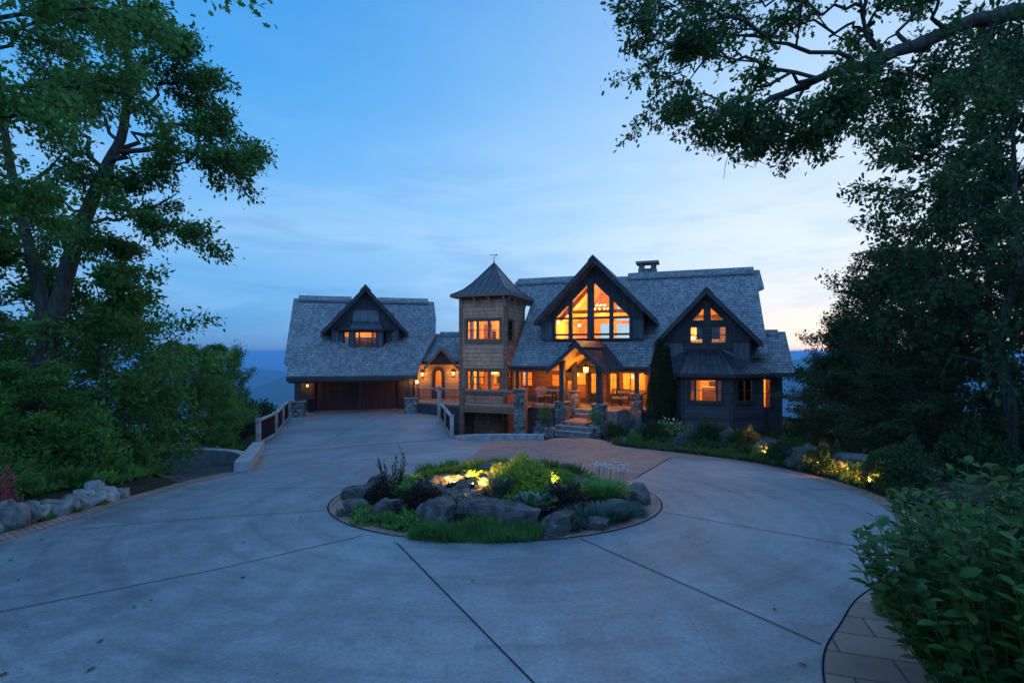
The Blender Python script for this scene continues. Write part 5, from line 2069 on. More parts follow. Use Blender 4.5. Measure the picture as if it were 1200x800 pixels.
class Wood:
    def __init__(s, seed):
        s.r = random.Random(seed)
        s.tubes, s.twigs = [], []

    def path(s, p, d, L_, wig, up, k=5):
        pts = [p.copy()]
        d = d.normalized()
        for i in range(k):
            d = (d + Vector((s.r.gauss(0, wig), s.r.gauss(0, wig), s.r.gauss(0, wig) + up))).normalized()
            p = p + d * (L_ / k)
            pts.append(p.copy())
        return pts

    def limb(s, pts, r0, r1, depth, spread, kids, up, ratio=.45, t0=.25, sides=6):
        """a limb along given points, with side branches down to twigs"""
        k = len(pts)
        s.tubes.append((pts, [r0 + (r1 - r0) * (i / (k - 1)) ** .8 for i in range(k)], sides))
        Ltot = sum((pts[i + 1] - pts[i]).length for i in range(k - 1))
        if depth == 0:
            s.twigs.append(pts)
            return
        for q in range(kids):
            t = t0 + (1 - t0) * ((q + s.r.random()) / kids)
            if q == kids - 1:
                t = 1.0
            f = t * (k - 1)
            i = min(int(f), k - 2)
            p = pts[i].lerp(pts[i + 1], f - i)
            d = (pts[i + 1] - pts[i]).normalized()
            a = s.r.uniform(.45, 1.0) * spread if t < .99 else s.r.uniform(0, .3)
            ax = d.orthogonal().normalized()
            ax.rotate(Matrix.Rotation(s.r.uniform(0, 2 * math.pi), 3, d))
            nd = d.copy()
            nd.rotate(Matrix.Rotation(a, 3, ax))
            nd.z *= .75
            L2 = Ltot * ratio * s.r.uniform(.65, 1.25) * (1.15 - .45 * t)
            rr = r0 + (r1 - r0) * t
            s.limb(s.path(p, nd, L2, .16, up, 4), max(rr * .6, .006), .004 if depth == 1 else max(rr * .22, .006), depth - 1, spread, max(3, kids - 1), up, ratio, .15, 5 if depth > 1 else 3)

    def trunk_mb(s):
        b = MB()
        for pts, rad, sd_ in s.tubes:
            b.tube(pts, rad, sd_, False)
        return b

    def leaves(s, per, size, seed=1, spread=.16, flat=.6, clump=None):
        g = np.random.default_rng(seed)
        P, D = [], []
        for pts in s.twigs:
            A = np.array([tuple(p) for p in pts])
            n = per
            if clump:
                n = max(1, int(per * clump(A[-1])))
            t = g.random(n) ** .7 * (len(A) - 1)
            i = np.minimum(t.astype(int), len(A) - 2)
            f = (t - i)[:, None]
            p = A[i] * (1 - f) + A[i + 1] * f
            dd = A[i + 1] - A[i]
            dd = dd / np.maximum(np.linalg.norm(dd, axis=1, keepdims=True), 1e-6)
            P.append(p + g.normal(0, spread, (n, 3)) * np.array([1, 1, .7]))
            D.append(dd * .7 + g.normal(0, .6, (n, 3)) + np.array([0, 0, -.25]))
        P, D = np.concatenate(P), np.concatenate(D)
        Nn = g.normal(0, 1 - flat, P.shape) + np.array([0, 0, flat])
        S = size * g.uniform(.6, 1.25, len(P))
        return P, D, Nn, S


def make_tree(name, label, cat, wd, base, leafset, kind, m, group=None, bark=None):
    t = thing(name, label, cat, group, base)
    wd.trunk_mb().build('trunk', bark or M_bark, t, True, False)
    me = leaves_mesh('crown', *leafset, kind, m)
    o = bpy.data.objects.new('crown', me)
    COL.objects.link(o)
    par(o, t)
    return t


def dup(root, loc, rz, sc, label, cat=None, group=None):
    r = root.copy()
    COL.objects.link(r)
    r.location = loc
    r.rotation_euler = (0, 0, rz)
    r.scale = (sc[0], sc[0], sc[1]) if hasattr(sc, '__len__') else (sc, sc, sc)
    r['label'] = label
    if cat:
        r['category'] = cat
    if group:
        r['group'] = group
    for ch in list(root.children):
        c = ch.copy()
        COL.objects.link(c)
        c.parent = r
    return r


def V3(l):
    return [Vector(p) for p in l]


def vs(pts, per=4):
    """smooth curve through points"""
    out = []
    P_ = V3(pts)
    for i in range(len(P_) - 1):
        p0, p1, p2, p3 = P_[max(i - 1, 0)], P_[i], P_[i + 1], P_[min(i + 2, len(P_) - 1)]
        for j in range(per):
            t = j / per
            out.append(.5 * ((2 * p1) + (p2 - p0) * t + (2 * p0 - 5 * p1 + 4 * p2 - p3) * t * t + (3 * p1 - p0 - 3 * p2 + p3) * t ** 3))
    out.append(P_[-1])
    return out


def crook(ps, amp, seed):
    r_ = random.Random(seed)
    return [p + (Vector((r_.gauss(0, amp), r_.gauss(0, amp), r_.gauss(0, amp))) if 0 < i < len(ps) - 1 else Vector()) for i, p in enumerate(ps)]


# ---- overhanging oak, upper right: trunk just right of the picture
wd = Wood(11)
Y0 = 7.4
tr = vs([(10.6, 6.6, 1.2), (10.3, 6.7, 5), (9.6, 6.9, 8.6), (9.4, 7.0, 13)])
wd.tubes.append((tr, [.42 - .25 * i / (len(tr) - 1) for i in range(len(tr))], 10))
main = vs([(9.75, 6.85, 8.1), W(1255, 5, 7.2), W(1200, 12, 7.3), W(1135, 28, 7.4), W(1050, 62, 7.4), W(1010, 78, 7.5), W(960, 92, 7.6), W(890, 125, 7.8)])
main = crook(main, .018, 3)
wd.tubes.append((main, [.15 - .11 * (i / (len(main) - 1)) ** .9 for i in range(len(main))], 9))
sub = [
    ([(1030, 66, 7.5), (1022, 40, 7.55), (1012, 10, 7.6), (1000, -30, 7.7), (960, -75, 7.9)], .07),
    ([(1010, 78, 7.5), (940, 60, 7.2), (860, 25, 7.0), (815, 5, 6.9), (775, 10, 6.9)], .05),
    ([(985, 88, 7.55), (900, 75, 7.9), (845, 65, 8.2), (800, 85, 8.4), (770, 105, 8.5)], .045),
    ([(960, 92, 7.6), (900, 100, 7.3), (850, 120, 7.1), (815, 112, 7.0)], .04),
    ([(940, 105, 7.7), (905, 130, 7.6), (885, 150, 7.5), (865, 165, 7.5)], .035),
    ([(975, 95, 7.6), (950, 140, 7.9), (925, 155, 8.0), (905, 168, 8.1)], .035),
    ([(1000, 82, 7.5), (985, 110, 7.2), (965, 130, 7.1), (950, 140, 7.0)], .03),
    ([(1050, 60, 7.4), (1020, 90, 7.1), (1000, 115, 7.0), (990, 130, 7.0)], .025),
    ([(1060, 52, 7.4), (1060, 10, 7.9), (1080, -40, 8.2)], .05),
    ([(1014, 14, 7.6), (980, 12, 7.65), (920, 0, 7.6), (850, -25, 7.5), (780, -30, 7.4)], .04),
    ([(900, 42, 7.12), (830, 45, 7.4), (780, 55, 7.6), (745, 35, 7.7)], .03),
    ([(1110, 38, 7.4), (1090, -10, 7.1), (1060, -60, 6.9)], .05),
    ([(1021, 38, 7.55), (990, 36, 7.7), (940, 30, 8.0), (880, 45, 8.3), (820, 30, 8.6)], .035),
    ([(1120, 35, 7.4), (1105, 70, 7.7), (1080, 105, 7.9), (1050, 130, 8.0)], .03),
    ([(1160, 22, 7.35), (1150, 55, 7.1), (1140, 85, 6.9), (1120, 110, 6.8)], .03),
    ([(1080, 48, 7.4), (1070, 75, 7.9), (1040, 100, 8.2), (1010, 125, 8.3)], .03),
    ([(1190, 14, 7.3), (1185, 60, 7.7), (1175, 100, 7.9), (1160, 130, 8.0)], .03),
    ([(960, 95, 7.6), (900, 120, 8.1), (840, 130, 8.5), (810, 135, 8.7)], .03),
]
for pts, r in sub:
    ps = crook(vs([W(*p) for p in pts], 5), .06, len(pts) * 3 + int(r * 900))
    wd.limb(ps, r * .75, .009, 2, .95, 8 if len(pts) > 3 else 6, -.02, .27, .25)
gg = np.random.default_rng(5)
lf = wd.leaves(24, .092, 3, .085, .45)
ov_t = make_tree('oak_tree', 'big dark oak whose heavy limb and leaves hang into the top right of the view', 'tree', wd, (10.6, 6.6, 1.2), lf, 'oak', M_leaf_dk)
# bare twigs under the limb
for i, (px, py, Y, qx, qy) in enumerate(((925, 122, 7.7, 852, 186), (900, 128, 7.7, 846, 168), (930, 130, 7.7, 882, 196), (1085, 48, 7.4, 1062, 108), (1108, 40, 7.3, 1112, 92))):
    tw = Wood(400 + i)
    a, c = W(px, py, Y), W(qx, qy, Y + .15)
    ps = crook(vs([a, a.lerp(c, .35) + Vector((.02, .03, .10)), a.lerp(c, .7) + Vector((.03, -.03, .07)), c], 4), .018, i)
    tw.limb(ps, .013, .003, 1, 1.0, 9, -.03, .34, .25, 5)
    tw.trunk_mb().build('bare_twig', M_bark, ov_t, True, False)

# ---- big twin-trunked oak on the left
wd = Wood(21)
YL = 12.0
g0 = Gz(-11.0, 12)
A = vs([(-11.5, 12.2, g0 - .2), W(48, 440, YL), W(66, 370, YL), W(84, 300, YL), W(108, 235, YL), W(128, 190, YL), W(145, 150, 12.2), W(150, 60, 12.5), W(140, -60, 12.7)])
wd.tubes.append((A, [.24 - .19 * i / (len(A) - 1) for i in range(len(A))], 9))
B = vs([(-11.3, 12.0, g0 + .3), W(52, 420, YL), W(50, 360, YL), W(40, 310, YL), W(22, 240, 12.1), W(5, 150, 12.3), W(-10, 20, 12.5), W(-20, -90, 12.6)])
wd.tubes.append((B, [.18 - .14 * i / (len(B) - 1) for i in range(len(B))], 9))
for pts, r, kids in [
    ([(128, 190, 12), (165, 178, 11.9), (205, 182, 11.8), (240, 186, 11.7), (280, 190, 11.6)], .075, 10),
    ([(138, 172, 12.1), (180, 150, 12.3), (225, 145, 12.5), (255, 155, 12.6), (285, 170, 12.6)], .06, 10),
    ([(146, 140, 12.2), (180, 110, 12.4), (210, 95, 12.6), (245, 112, 12.8)], .06, 9),
    ([(148, 110, 12.3), (175, 70, 12.2), (205, 62, 12.0), (235, 85, 11.9)], .05, 8),
    ([(149, 70, 12.5), (150, 30, 12.6), (165, 10, 12.7), (185, 35, 12.8)], .05, 8),
    ([(120, 205, 12), (90, 150, 12.3), (70, 110, 12.6), (60, 60, 12.8)], .06, 8),
    ([(95, 265, 12), (140, 255, 11.7), (185, 262, 11.4), (225, 282, 11.2)], .045, 9),
    ([(90, 280, 12), (125, 285, 12.4), (150, 292, 12.6)], .03, 7),
    ([(22, 240, 12.1), (60, 200, 11.6), (90, 190, 11.3), (120, 210, 11.1)], .05, 8),
    ([(5, 150, 12.3), (50, 110, 11.9), (90, 90, 11.6), (130, 95, 11.4)], .05, 8),
    ([(-5, 60, 12.4), (40, 30, 12.1), (90, 20, 11.9), (125, 35, 11.8)], .05, 8),
    ([(15, 210, 12.1), (-30, 190, 11.8), (-70, 200, 11.5)], .05, 7),
    ([(30, 270, 12.1), (70, 262, 11.6), (100, 270, 11.2)], .035, 7),
    ([(35, 300, 12), (5, 290, 11.5), (-20, 305, 11.2)], .035, 7),
    ([(100, 250, 12), (60, 235, 12.7), (20, 250, 13.1)], .04, 7),
    ([(140, 170, 12.2), (110, 120, 12.8), (90, 60, 13.2)], .05, 7),
    ([(138, 172, 12.1), (170, 205, 12.0), (160, 222, 11.9)], .025, 6),
]:
    ps = crook(vs([W(*p) for p in pts], 5), .07, kids + int(r * 900))
    wd.limb(ps, r, .012, 2, .9, kids, -.005, .25, .28)
lf = wd.leaves(42, .115, 7, .13, .5)
lo = make_tree('oak_tree', 'tall twin-trunked oak on the left bank with a long limb reaching right over the sky', 'tree', wd, (-11.4, 12.1, g0), lf, 'rhomb', M_leaf)
tb = MB()
ps = vs([W(118, 240, 12), W(150, 246, 11.9), W(180, 242, 11.8), W(207, 227, 11.8)], 4)
tb.tube(ps, [.05 - .035 * i / (len(ps) - 1) for i in range(len(ps))], 6)
tb.build('dead_limb', M_bark, lo, True, False)

# ---- nearer tree at the far left, trunk outside the picture
wd = Wood(31)
g1 = Gz(-9.6, 6.6)
A = vs([(-9.6, 6.6, g1 - .2), (-9.4, 6.6, 4.5), (-9.2, 6.5, 7), (-9.0, 6.4, 11.5)])
wd.tubes.append((A, [.26 - .18 * i / (len(A) - 1) for i in range(len(A))], 9))
for pts, r, kids in [
    ([(-9.35, 6.6, 5.4), (-8.4, 6.8, 6.1), (-7.6, 7.0, 6.5), (-6.9, 7.2, 6.6)], .06, 9),
    ([(-9.3, 6.6, 5.8), (-8.0, 6.4, 6.8), (-6.9, 6.3, 7.2), (-6.0, 6.3, 7.3)], .07, 10),
    ([(-9.2, 6.5, 6.8), (-8.0, 6.5, 8.0), (-6.6, 6.6, 8.7), (-5.4, 6.7, 8.9)], .07, 10),
    ([(-9.2, 6.5, 7.2), (-8.2, 7.5, 8.2), (-7.2, 8.3, 8.7), (-6.6, 8.8, 8.8)], .06, 9),
    ([(-9.1, 6.4, 9.0), (-8.2, 6.9, 10), (-7.0, 7.3, 10.4), (-5.6, 7.6, 10.2)], .06, 9),
    ([(-9.3, 6.6, 5.6), (-9.0, 7.6, 6.4), (-8.7, 8.4, 6.7), (-8.4, 9.2, 6.8)], .05, 8),
]:
    wd.limb(vs(pts, 3), r, .014, 2, .9, kids, -.01, .25, .28)
wd.limb(vs([(-9.2, 6.5, 7.6), (-8.0, 5.6, 9.0), (-6.0, 5.4, 9.6), (-4.2, 5.5, 9.1), (-3.05, 5.6, 8.3)], 3), .07, .01, 1, .9, 9, -.02, .07, .6)
lf = wd.leaves(40, .10, 9, .13, .5)
make_tree('maple_tree', 'leafy maple at the far left edge of the drive whose trunk stands outside the view', 'tree', wd, (-9.6, 6.6, g1), lf, 'oak', M_leaf_br)


# ---- woodland trees: a few grown trees, then copies
def wood_tree(seed, H, rad, low=.25, nl=18, per=20, ls=.17, lean=(0, 0), depth=2, kids=6, trunk_r=.16, kind='rhomb', up=.03):
    wd = Wood(seed)
    r = wd.r
    pts = [Vector((0, 0, -.6))]
    for i in range(1, 7):
        t = i / 6
        pts.append(Vector((lean[0] * t + r.gauss(0, .10), lean[1] * t + r.gauss(0, .10), H * .95 * t)))
    tr = vs(pts, 3)
    k = len(tr)
    wd.tubes.append((tr, [trunk_r * (1 - .88 * i / (k - 1)) for i in range(k)], 8))
    for q in range(nl):
        t = low + (1 - low) * (q + .5) / nl
        f = t * (k - 1)
        i = min(int(f), k - 2)
        p = tr[i].lerp(tr[i + 1], f - i)
        a = q * 2.4 + r.uniform(-.5, .5)
        prof = math.sin(math.pi * min(1, .18 + .82 * ((t - low) / (1 - low)) ** .9)) ** .7
        L_ = rad * max(.3, prof) * r.uniform(.75, 1.2)
        d = Vector((math.cos(a), math.sin(a), r.uniform(.05, .45) + .5 * t))
        wd.limb(wd.path(p, d, L_, .12, up, 5), trunk_r * .35 * (1.15 - t), .010, depth, 1.0, kids, .0, .42, .25)
    return wd, wd.leaves(per, ls, seed + 100, .15, .5)


def proto(name, label, cat, seed, m, kind='rhomb', **kw):
    wd, lf = wood_tree(seed, **kw)
    return make_tree(name, label, cat, wd, (0, 0, 0), lf, kind, m)


GRL, GRR = 'trees on the left bank', 'trees of the wood on the right'
specA = proto('broadleaf_tree', 'x', 'tree', 41, M_leaf_dk, H=9.5, rad=3.2, nl=24, per=30, ls=.17, kids=6)
specB = proto('broadleaf_tree', 'x', 'tree', 52, M_leaf, H=7.5, rad=2.6, low=.2, nl=20, per=30, ls=.155, kids=6, trunk_r=.11)
specC = proto('understory_tree', 'x', 'tree', 63, M_leaf_br, H=5.0, rad=2.1, low=.08, nl=20, per=38, ls=.14, kids=5, trunk_r=.07)


DARK = {}


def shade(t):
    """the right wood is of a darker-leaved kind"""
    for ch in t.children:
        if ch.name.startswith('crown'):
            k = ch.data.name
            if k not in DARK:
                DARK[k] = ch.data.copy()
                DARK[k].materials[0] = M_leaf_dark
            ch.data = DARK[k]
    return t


def place(spec, x, y, rz, sc, label, first, group=None, z=None):
    z = Gz(x, y) if z is None else z
    if first:
        spec.location = (x, y, z)
        spec.rotation_euler = (0, 0, rz)
        spec.scale = (sc[0], sc[0], sc[1]) if hasattr(sc, '__len__') else (sc,) * 3
        spec['label'] = label
        if group:
            spec['group'] = group
        return spec
    return dup(spec, (x, y, z), rz, sc, label, None, group)


TREES = [
    # spec, x, y, rz, scale, label, group
    ('C', -11.6, 14.2, .3, 1.2, 'bushy maple filling the bank just right of the twin-trunked oak', GRL),
    ('C', -13.3, 16.8, 1.7, (1.25, 1.15), 'rounded understory tree with bright leaves behind the bushy maple of the left bank', GRL),
    ('C', -10.4, 10.9, 2.9, (.6, .46), 'low bright green sapling over the fieldstone wall', GRL),
    ('B', -14.6, 13.4, 4.0, (1.1, .95), 'shaded tree behind the trunks of the twin-trunked oak', GRL),
    ('B', -12.2, 19.6, .9, (.62, .66), 'slim dark tree with a bare thin stem standing alone above the side road', GRL),
    ('C', -16.0, 22.0, 5.2, (1.0, 1.1), 'dark small tree on the slope behind the curved retaining wall', GRL),
    ('B', -14.6, 25.5, 2.2, (.6, .72), 'small tree against the blue ridge just left of the timber railing', GRL),
    ('C', -15.6, 27.5, 3.3, (.7, 1.05), 'small tree growing up the slope beside the upper end of the left railing', GRL),
    ('C', -12.9, 22.0, 1.1, (.65, .7), 'leafy sapling under the timber railing on the steep slope', GRL),
    ('A', -17.5, 17.5, .2, (1.0, .8), 'larger shaded tree deep on the left bank', GRL),
    ('A', -15.5, 9.0, 1.2, 1.0, 'tall shaded tree behind the pink azalea at the left edge', GRL),
    ('C', -11.2, 8.2, 4.4, (.8, .62), 'dense green understory tree right behind the pink azalea', GRL),
    # right
    ('A', 13.6, 14.0, 2.0, (1.15, 1.27), 'tallest tree of the right wood with a thick dark upright trunk', GRR),
    ('A', 17.2, 18.5, 3.6, (1.0, 1.12), 'tall tree with spreading boughs behind the thick-trunked one on the right', GRR),
    ('B', 17.4, 23.5, .8, (1.15, 1.2), 'mid-height tree of the right wood against the pale horizon', GRR),
    ('B', 14.6, 18.8, 1.9, (.95, 1.0), 'young tree with a leaning pale stem in the right wood', GRR),
    ('C', 18.2, 28.5, .4, (1.15, 1.2), 'rounded tree nearest the right end of the house', GRR),
    ('C', 15.6, 24.6, 2.6, (.95, .8), 'low bushy tree filling the gap under the right wood beside the house', GRR),
    ('B', 20.5, 26.5, 5.0, (1.1, 1.15), 'deeper tree of the right wood seen between the nearer crowns', GRR),
    ('C', 13.2, 20.4, 4.1, (.9, .62), 'low shrubby tree behind the ledge stones on the right', GRR),
    ('C', 12.2, 15.8, 5.7, (.95, .6), 'low shrubby tree at the foot of the right wood, nearest the lit border', GRR),
    ('A', 20.6, 15.5, 4.4, (1.1, 1.2), 'tall tree at the right edge of the view behind the thick trunk', GRR),
    ('B', 15.4, 12.4, 2.3, (1.05, .8), 'shaded tree in front of the tall trees at the right edge', GRR),
    ('A', 25, 24, 1.0, (1.15, 1.1), 'far tall tree closing the right wood', GRR),
    ('C', 16.6, 20.4, 1.3, (1.1, .9), 'dark understory tree between the leaning stem and the mid-height tree on the right', GRR),
    ('C', 21.5, 31.5, 2.9, (1.1, 1.1), 'small tree on the falling slope beyond the right end of the house', GRR),
]
SP = {'A': specA, 'B': specB, 'C': specC}
seen = set()
for k_, x, y, rz, sc, lb, g_ in TREES:
    t_ = place(SP[k_], x, y, rz, sc, lb, k_ not in seen, g_)
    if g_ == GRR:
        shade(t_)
    seen.add(k_)
# the wood behind the camera that keeps the drive in shade
for i, (x, y, rz, sc) in ((1, (-12, -24, 1.5, .8)), (2, (11, -24, 2.5, .8))):
    dup(specA, (x, y, Gz(x, y)), rz, sc, ('tall tree behind the viewpoint, left of the drive', 'tall tree behind the viewpoint at the start of the drive', 'spreading tree behind the viewpoint by the drive mouth', 'tall tree behind the big-leaved bush', 'tall tree off to the right beyond the overhanging oak', 'tall tree off to the left beyond the stone wall')[i], None, 'trees behind the viewpoint')


# ------------------------------------------------------------------ small plants: one mesh each, copied with obj.copy()
def cloud(seed, n, w_, d_, h_, ls, kind, m, name, flat=.3, shell=.75, base=.0, out=.9, stems=True):
    """leafy mound: leaves through an uneven half-ellipsoid, denser to the outside"""
    g = np.random.default_rng(seed)
    d = g.normal(0, 1, (n, 3))
    d[:, 2] = np.abs(d[:, 2])
    d /= np.linalg.norm(d, axis=1, keepdims=True)
    ph = g.uniform(0, 6, 6)
    lump = 1 + .16 * np.sin(3 * d[:, 0] + ph[0]) * np.sin(4 * d[:, 1] + ph[1]) + .14 * np.sin(7 * d[:, 0] + ph[2] + 5 * d[:, 2]) + .12 * np.sin(8 * d[:, 1] + ph[3] - 4 * d[:, 2])
    r = (shell + (1 - shell) * g.random(n) ** .5) * lump
    r *= np.where(g.random(n) < .3, g.uniform(.4, 1, n), 1)
    P = d * r[:, None] * np.array([w_ / 2, d_ / 2, h_]) + np.array([0, 0, base])
    D = d * out + g.normal(0, .6, (n, 3)) + np.array([0, 0, .15])
    Nn = d + g.normal(0, .6, (n, 3)) + np.array([0, 0, flat])
    return leaves_mesh(name, P, D, Nn, ls * g.uniform(.6, 1.3, n), kind, m)


def tuft(seed, n, w_, h_, kind, m, name, lean=.7, wd=1.0, spread=.25):
    """grassy clump of arching blades"""
    g = np.random.default_rng(seed)
    a = g.uniform(0, 2 * np.pi, n)
    rr_ = g.random(n) ** .6
    P = np.stack([np.cos(a) * rr_ * w_ * spread, np.sin(a) * rr_ * w_ * spread, np.zeros(n)], 1)
    ln = lean * (.3 + .9 * rr_)
    D = np.stack([np.cos(a) * ln, np.sin(a) * ln, np.ones(n)], 1) + g.normal(0, .15, (n, 3))
    Nn = np.stack([np.cos(a) * -1, np.sin(a) * -1, .6 * np.ones(n)], 1)
    return leaves_mesh(name, P, D, Nn, h_ * g.uniform(.6, 1.15, n), kind, m)


def matmesh(seed, n, outline, zf, h_, kind, m, name):
    """low spreading mat over an outline"""
    g = np.random.default_rng(seed)
    x0, x1 = min(p[0] for p in outline), max(p[0] for p in outline)
    y0, y1 = min(p[1] for p in outline), max(p[1] for p in outline)
    P = []
    while len(P) < n:
        x, y = g.uniform(x0, x1), g.uniform(y0, y1)
        if inside(outline, x, y):
            P.append((x, y, zf(x, y) + .9 * h_ * max(0, noise.noise(Vector((x * 2.2, y * 2.2, seed))) + .3) * g.random()))
    P = np.array(P)
    D = g.normal(0, .7, (n, 3)) + np.array([0, 0, .9])
    Nn = g.normal(0, 1, (n, 3))
    return leaves_mesh(name, P, D, Nn, h_ * g.uniform(.5, 1.3, n) * (1 + .5 * np.sin(P[:, 0] * 5 + seed) * np.sin(P[:, 1] * 7 + P[:, 0] * 2)), kind, m)


def put(name, me, label, cat, loc=(0, 0, 0), rz=0, sc=1.0, group=None):
    o = bpy.data.objects.new(name, me)
    COL.objects.link(o)
    o.location = loc
    o.rotation_euler = (0, 0, rz)
    o.scale = (sc,) * 3 if not hasattr(sc, '__len__') else sc
    return tag(o, label, cat, group)


def ip(px, py, h=.0):
    """point of the island soil seen at px, py (h above it)"""
    dx, dz = (px - CX) / F, -(py - HY) / F
    y = 7.4
    while y < 15 and CAMZ + dz * y > isl_z(dx * y, y) + h:
        y += .02
    return dx * y, y


def rock_mesh(seed, sx, sy, sz, m, cuts=9, sub=4, name='boulder', rough=.05):
    rd = random.Random(seed)
    bm = bmesh.new()
    bmesh.ops.create_icosphere(bm, subdivisions=sub, radius=1)
    pl = []
    for i in range(cuts):
        n = Vector((rd.gauss(0, 1), rd.gauss(0, 1), rd.gauss(0, .8))).normalized()
        pl.append((n, rd.uniform(.48, .82)))
    pl.append((Vector((rd.uniform(-.2, .2), rd.uniform(-.2, .2), 1)).normalized(), rd.uniform(.5, .7)))
    off = Vector((seed * 3.1, seed * 1.7, seed))
    for v in bm.verts:
        p = v.co.copy()
        for _ in range(2):
            for n, d in pl:
                q_ = p.dot(n) - d
                if q_ > 0:
                    p -= n * q_ * .97
        p += p.normalized() * (noise.fractal(p * 1.6 + off, 1, 2, 4) * rough * 2.4 + noise.noise(Vector((p.x * 5, p.y * 5, p.z * 14)) + off) * rough * .9)
        v.co = Vector((p.x * sx, p.y * sy, p.z * sz)) * .62
    me = bpy.data.meshes.new(name)
    bm.to_mesh(me)
    bm.free()
    me.polygons.foreach_set('use_smooth', [True] * len(me.polygons))
    me.set_sharp_from_angle(angle=R(24))
    me.materials.append(m)
    return me


# ---- island boulders: px, py of the foot centre, width m, depth, height, label
IG = 'boulders of the planted island'
ROCKS = [
    (420, 583, .62, .5, .34, 0.2, 'dark tilted boulder at the far left edge of the island'),
    (438, 570, .45, .4, .30, 0.8, 'grey boulder behind the dark purple bush at the island\'s left end'),
    (417, 601, .50, .42, .34, 1.2, 'small tan boulder at the left front of the island'),
    (455, 607, .85, .6, .46, 0.4, 'pointed grey-blue boulder at the left front of the island'),
    (516, 612, .78, .65, .52, 0.1, 'steep boulder against the left end of the long ledge boulder'),
    (582, 611, 1.36, .75, .50, 3.3, 'longest flat-topped boulder lying along the front of the island'),
    (652, 624, .80, .6, .36, 0.5, 'squat boulder right of the longest one at the front of the island'),
    (742, 588, .62, .6, .42, 0.9, 'upright boulder at the far right end of the island'),
    (724, 604, .62, .5, .34, 2.2, 'grey boulder under the bright grass at the island\'s right end'),
    (700, 618, .6, .45, .22, 2.9, 'low boulder behind the blue fescue at the front right of the island'),
    (522, 566, .60, .55, .22, 1.0, 'flat slab at the head of the dry stream bed'),
    (497, 572, .5, .5, .26, 2.1, 'tan slab left of the dry stream bed'),
    (511, 580, .42, .4, .24, 2.6, 'pale slab in front of the dry stream bed head'),
    (548, 562, .40, .4, .16, .3, 'small flat stone beside the yellow ground cover'),
    (577, 551, .62, .5, .22, 1.4, 'purple-grey slab at the back of the island'),
    (560, 582, .42, .35, .16, 2.0, 'orange-lit stone below the small path light'),
    (655, 580, .46, .4, .26, .6, 'dark stone behind the purple barberry on the right'),
    (678, 568, .42, .4, .24, 1.9, 'bluish slab near the white flowers'),
    (668, 553, .45, .4, .26, 2.8, 'round grey stone at the back right rim of the island'),
    (612, 590, .5, .4, .22, 1.1, 'brown ledge stone behind the hosta'),
    (690, 580, .4, .35, .2, .2, 'pinkish stone beside the bright grass'),
]
for i, (px, py, a, d, h, rz, lb) in enumerate(ROCKS):
    x, y = ip(px, py)
    put('boulder', rock_mesh(i + 3, a * (.86 if a > 1 else .92), d * .92, h * 1.3, M_rock, 9 if a < 1 else 7), lb, 'boulder', (x, y, isl_z(x, y) + h * .22), rz if a < 1.2 else .05, 1, IG)
# flat stones of the dry stream bed
k_ = 0
for px, py in ((531, 577), (541, 572), (551, 577), (538, 583), (549, 585), (562, 572), (526, 584), (556, 567), (571, 577), (536, 568), (545, 566), (566, 562)):
    x, y = ip(px, py)
    put('stream_stone', rock_mesh(40 + k_, .34, .30, .13, M_rock, 6, 3, 'stream_stone'), 'flat stone among the small flat stones of the dry stream bed', 'stone', (x, y, isl_z(x, y) + .02), k_ * 1.3, 1, 'flat stones of the dry stream bed')
    k_ += 1

# ---- island plants
m_purple = cloud(1, 2600, .85, .8, .46, .055, 'rhomb', M_leaf_purple, 'barberry_bush')
PG = 'purple barberry bushes on the island'
for px, py, s, lb in ((449, 592, .95, 'dark purple barberry at the left end of the island'), (493, 598, 1.0, 'dark purple barberry between the pointed boulder and the long boulder'), (664, 597, .95, 'dark purple barberry right of the hosta')):
    x, y = ip(px, py)
    put('barberry_bush', m_purple, lb, 'bush', (x, y, isl_z(x, y) - .02), px, s, PG)
x, y = ip(612, 581)
put('spirea_bush', cloud(2, 5200, 1.25, 1.1, .62, .07, 'rhomb', M_leaf_lime, 'spirea_bush', out=.7), 'large rounded yellow-green bush in the middle of the island', 'bush', (x, y + .2, isl_z(x, y) - .02), 0, 1)
x, y = ip(636, 575)
put('spirea_bush', cloud(3, 2600, .8, .8, .42, .06, 'rhomb', M_leaf, 'spirea_bush'), 'darker green bush behind the large rounded one on the island', 'bush', (x, y + .4, isl_z(x, y) - .02), 1, 1)
x, y = ip(583, 580)
put('grass_clump', tuft(4, 420, .7, .42, 'blade', M_leaf_blue, 'grass_clump', .8), 'grey-green grass clump beside the lit path light', 'grass clump', (x, y, isl_z(x, y)), 0, 1)
x, y = ip(626, 598)
put('hosta', tuft(5, 150, .55, .36, 'broad', M_leaf_pale, 'hosta', 1.5, spread=.3), 'pale variegated hosta behind the long boulder', 'plant', (x, y, isl_z(x, y)), 0, 1)
x, y = ip(551, 590)
put('hosta', tuft(6, 110, .4, .24, 'broad', M_leaf_blue, 'hosta', 1.4, spread=.3), 'small silvery plant at the back of the long boulder', 'plant', (x, y, isl_z(x, y)), 1, 1)
m_day = tuft(7, 700, .9, .52, 'blade', M_leaf_br, 'daylily', 1.0, spread=.22)
for px, py, s, lb in ((706, 590, 1.0, 'bright green daylily clump near the right end of the island'), (722, 582, .7, 'smaller daylily clump beside the upright right-hand boulder'), (478, 584, .62, 'bright green clump between the two left barberries')):
    x, y = ip(px, py)
    put('daylily', m_day, lb, 'plant', (x, y, isl_z(x, y) - .02), px, s, 'daylily clumps on the island')
m_fes = tuft(8, 900, .6, .3, 'needle', M_leaf_blue, 'blue_fescue', 1.1, spread=.36)
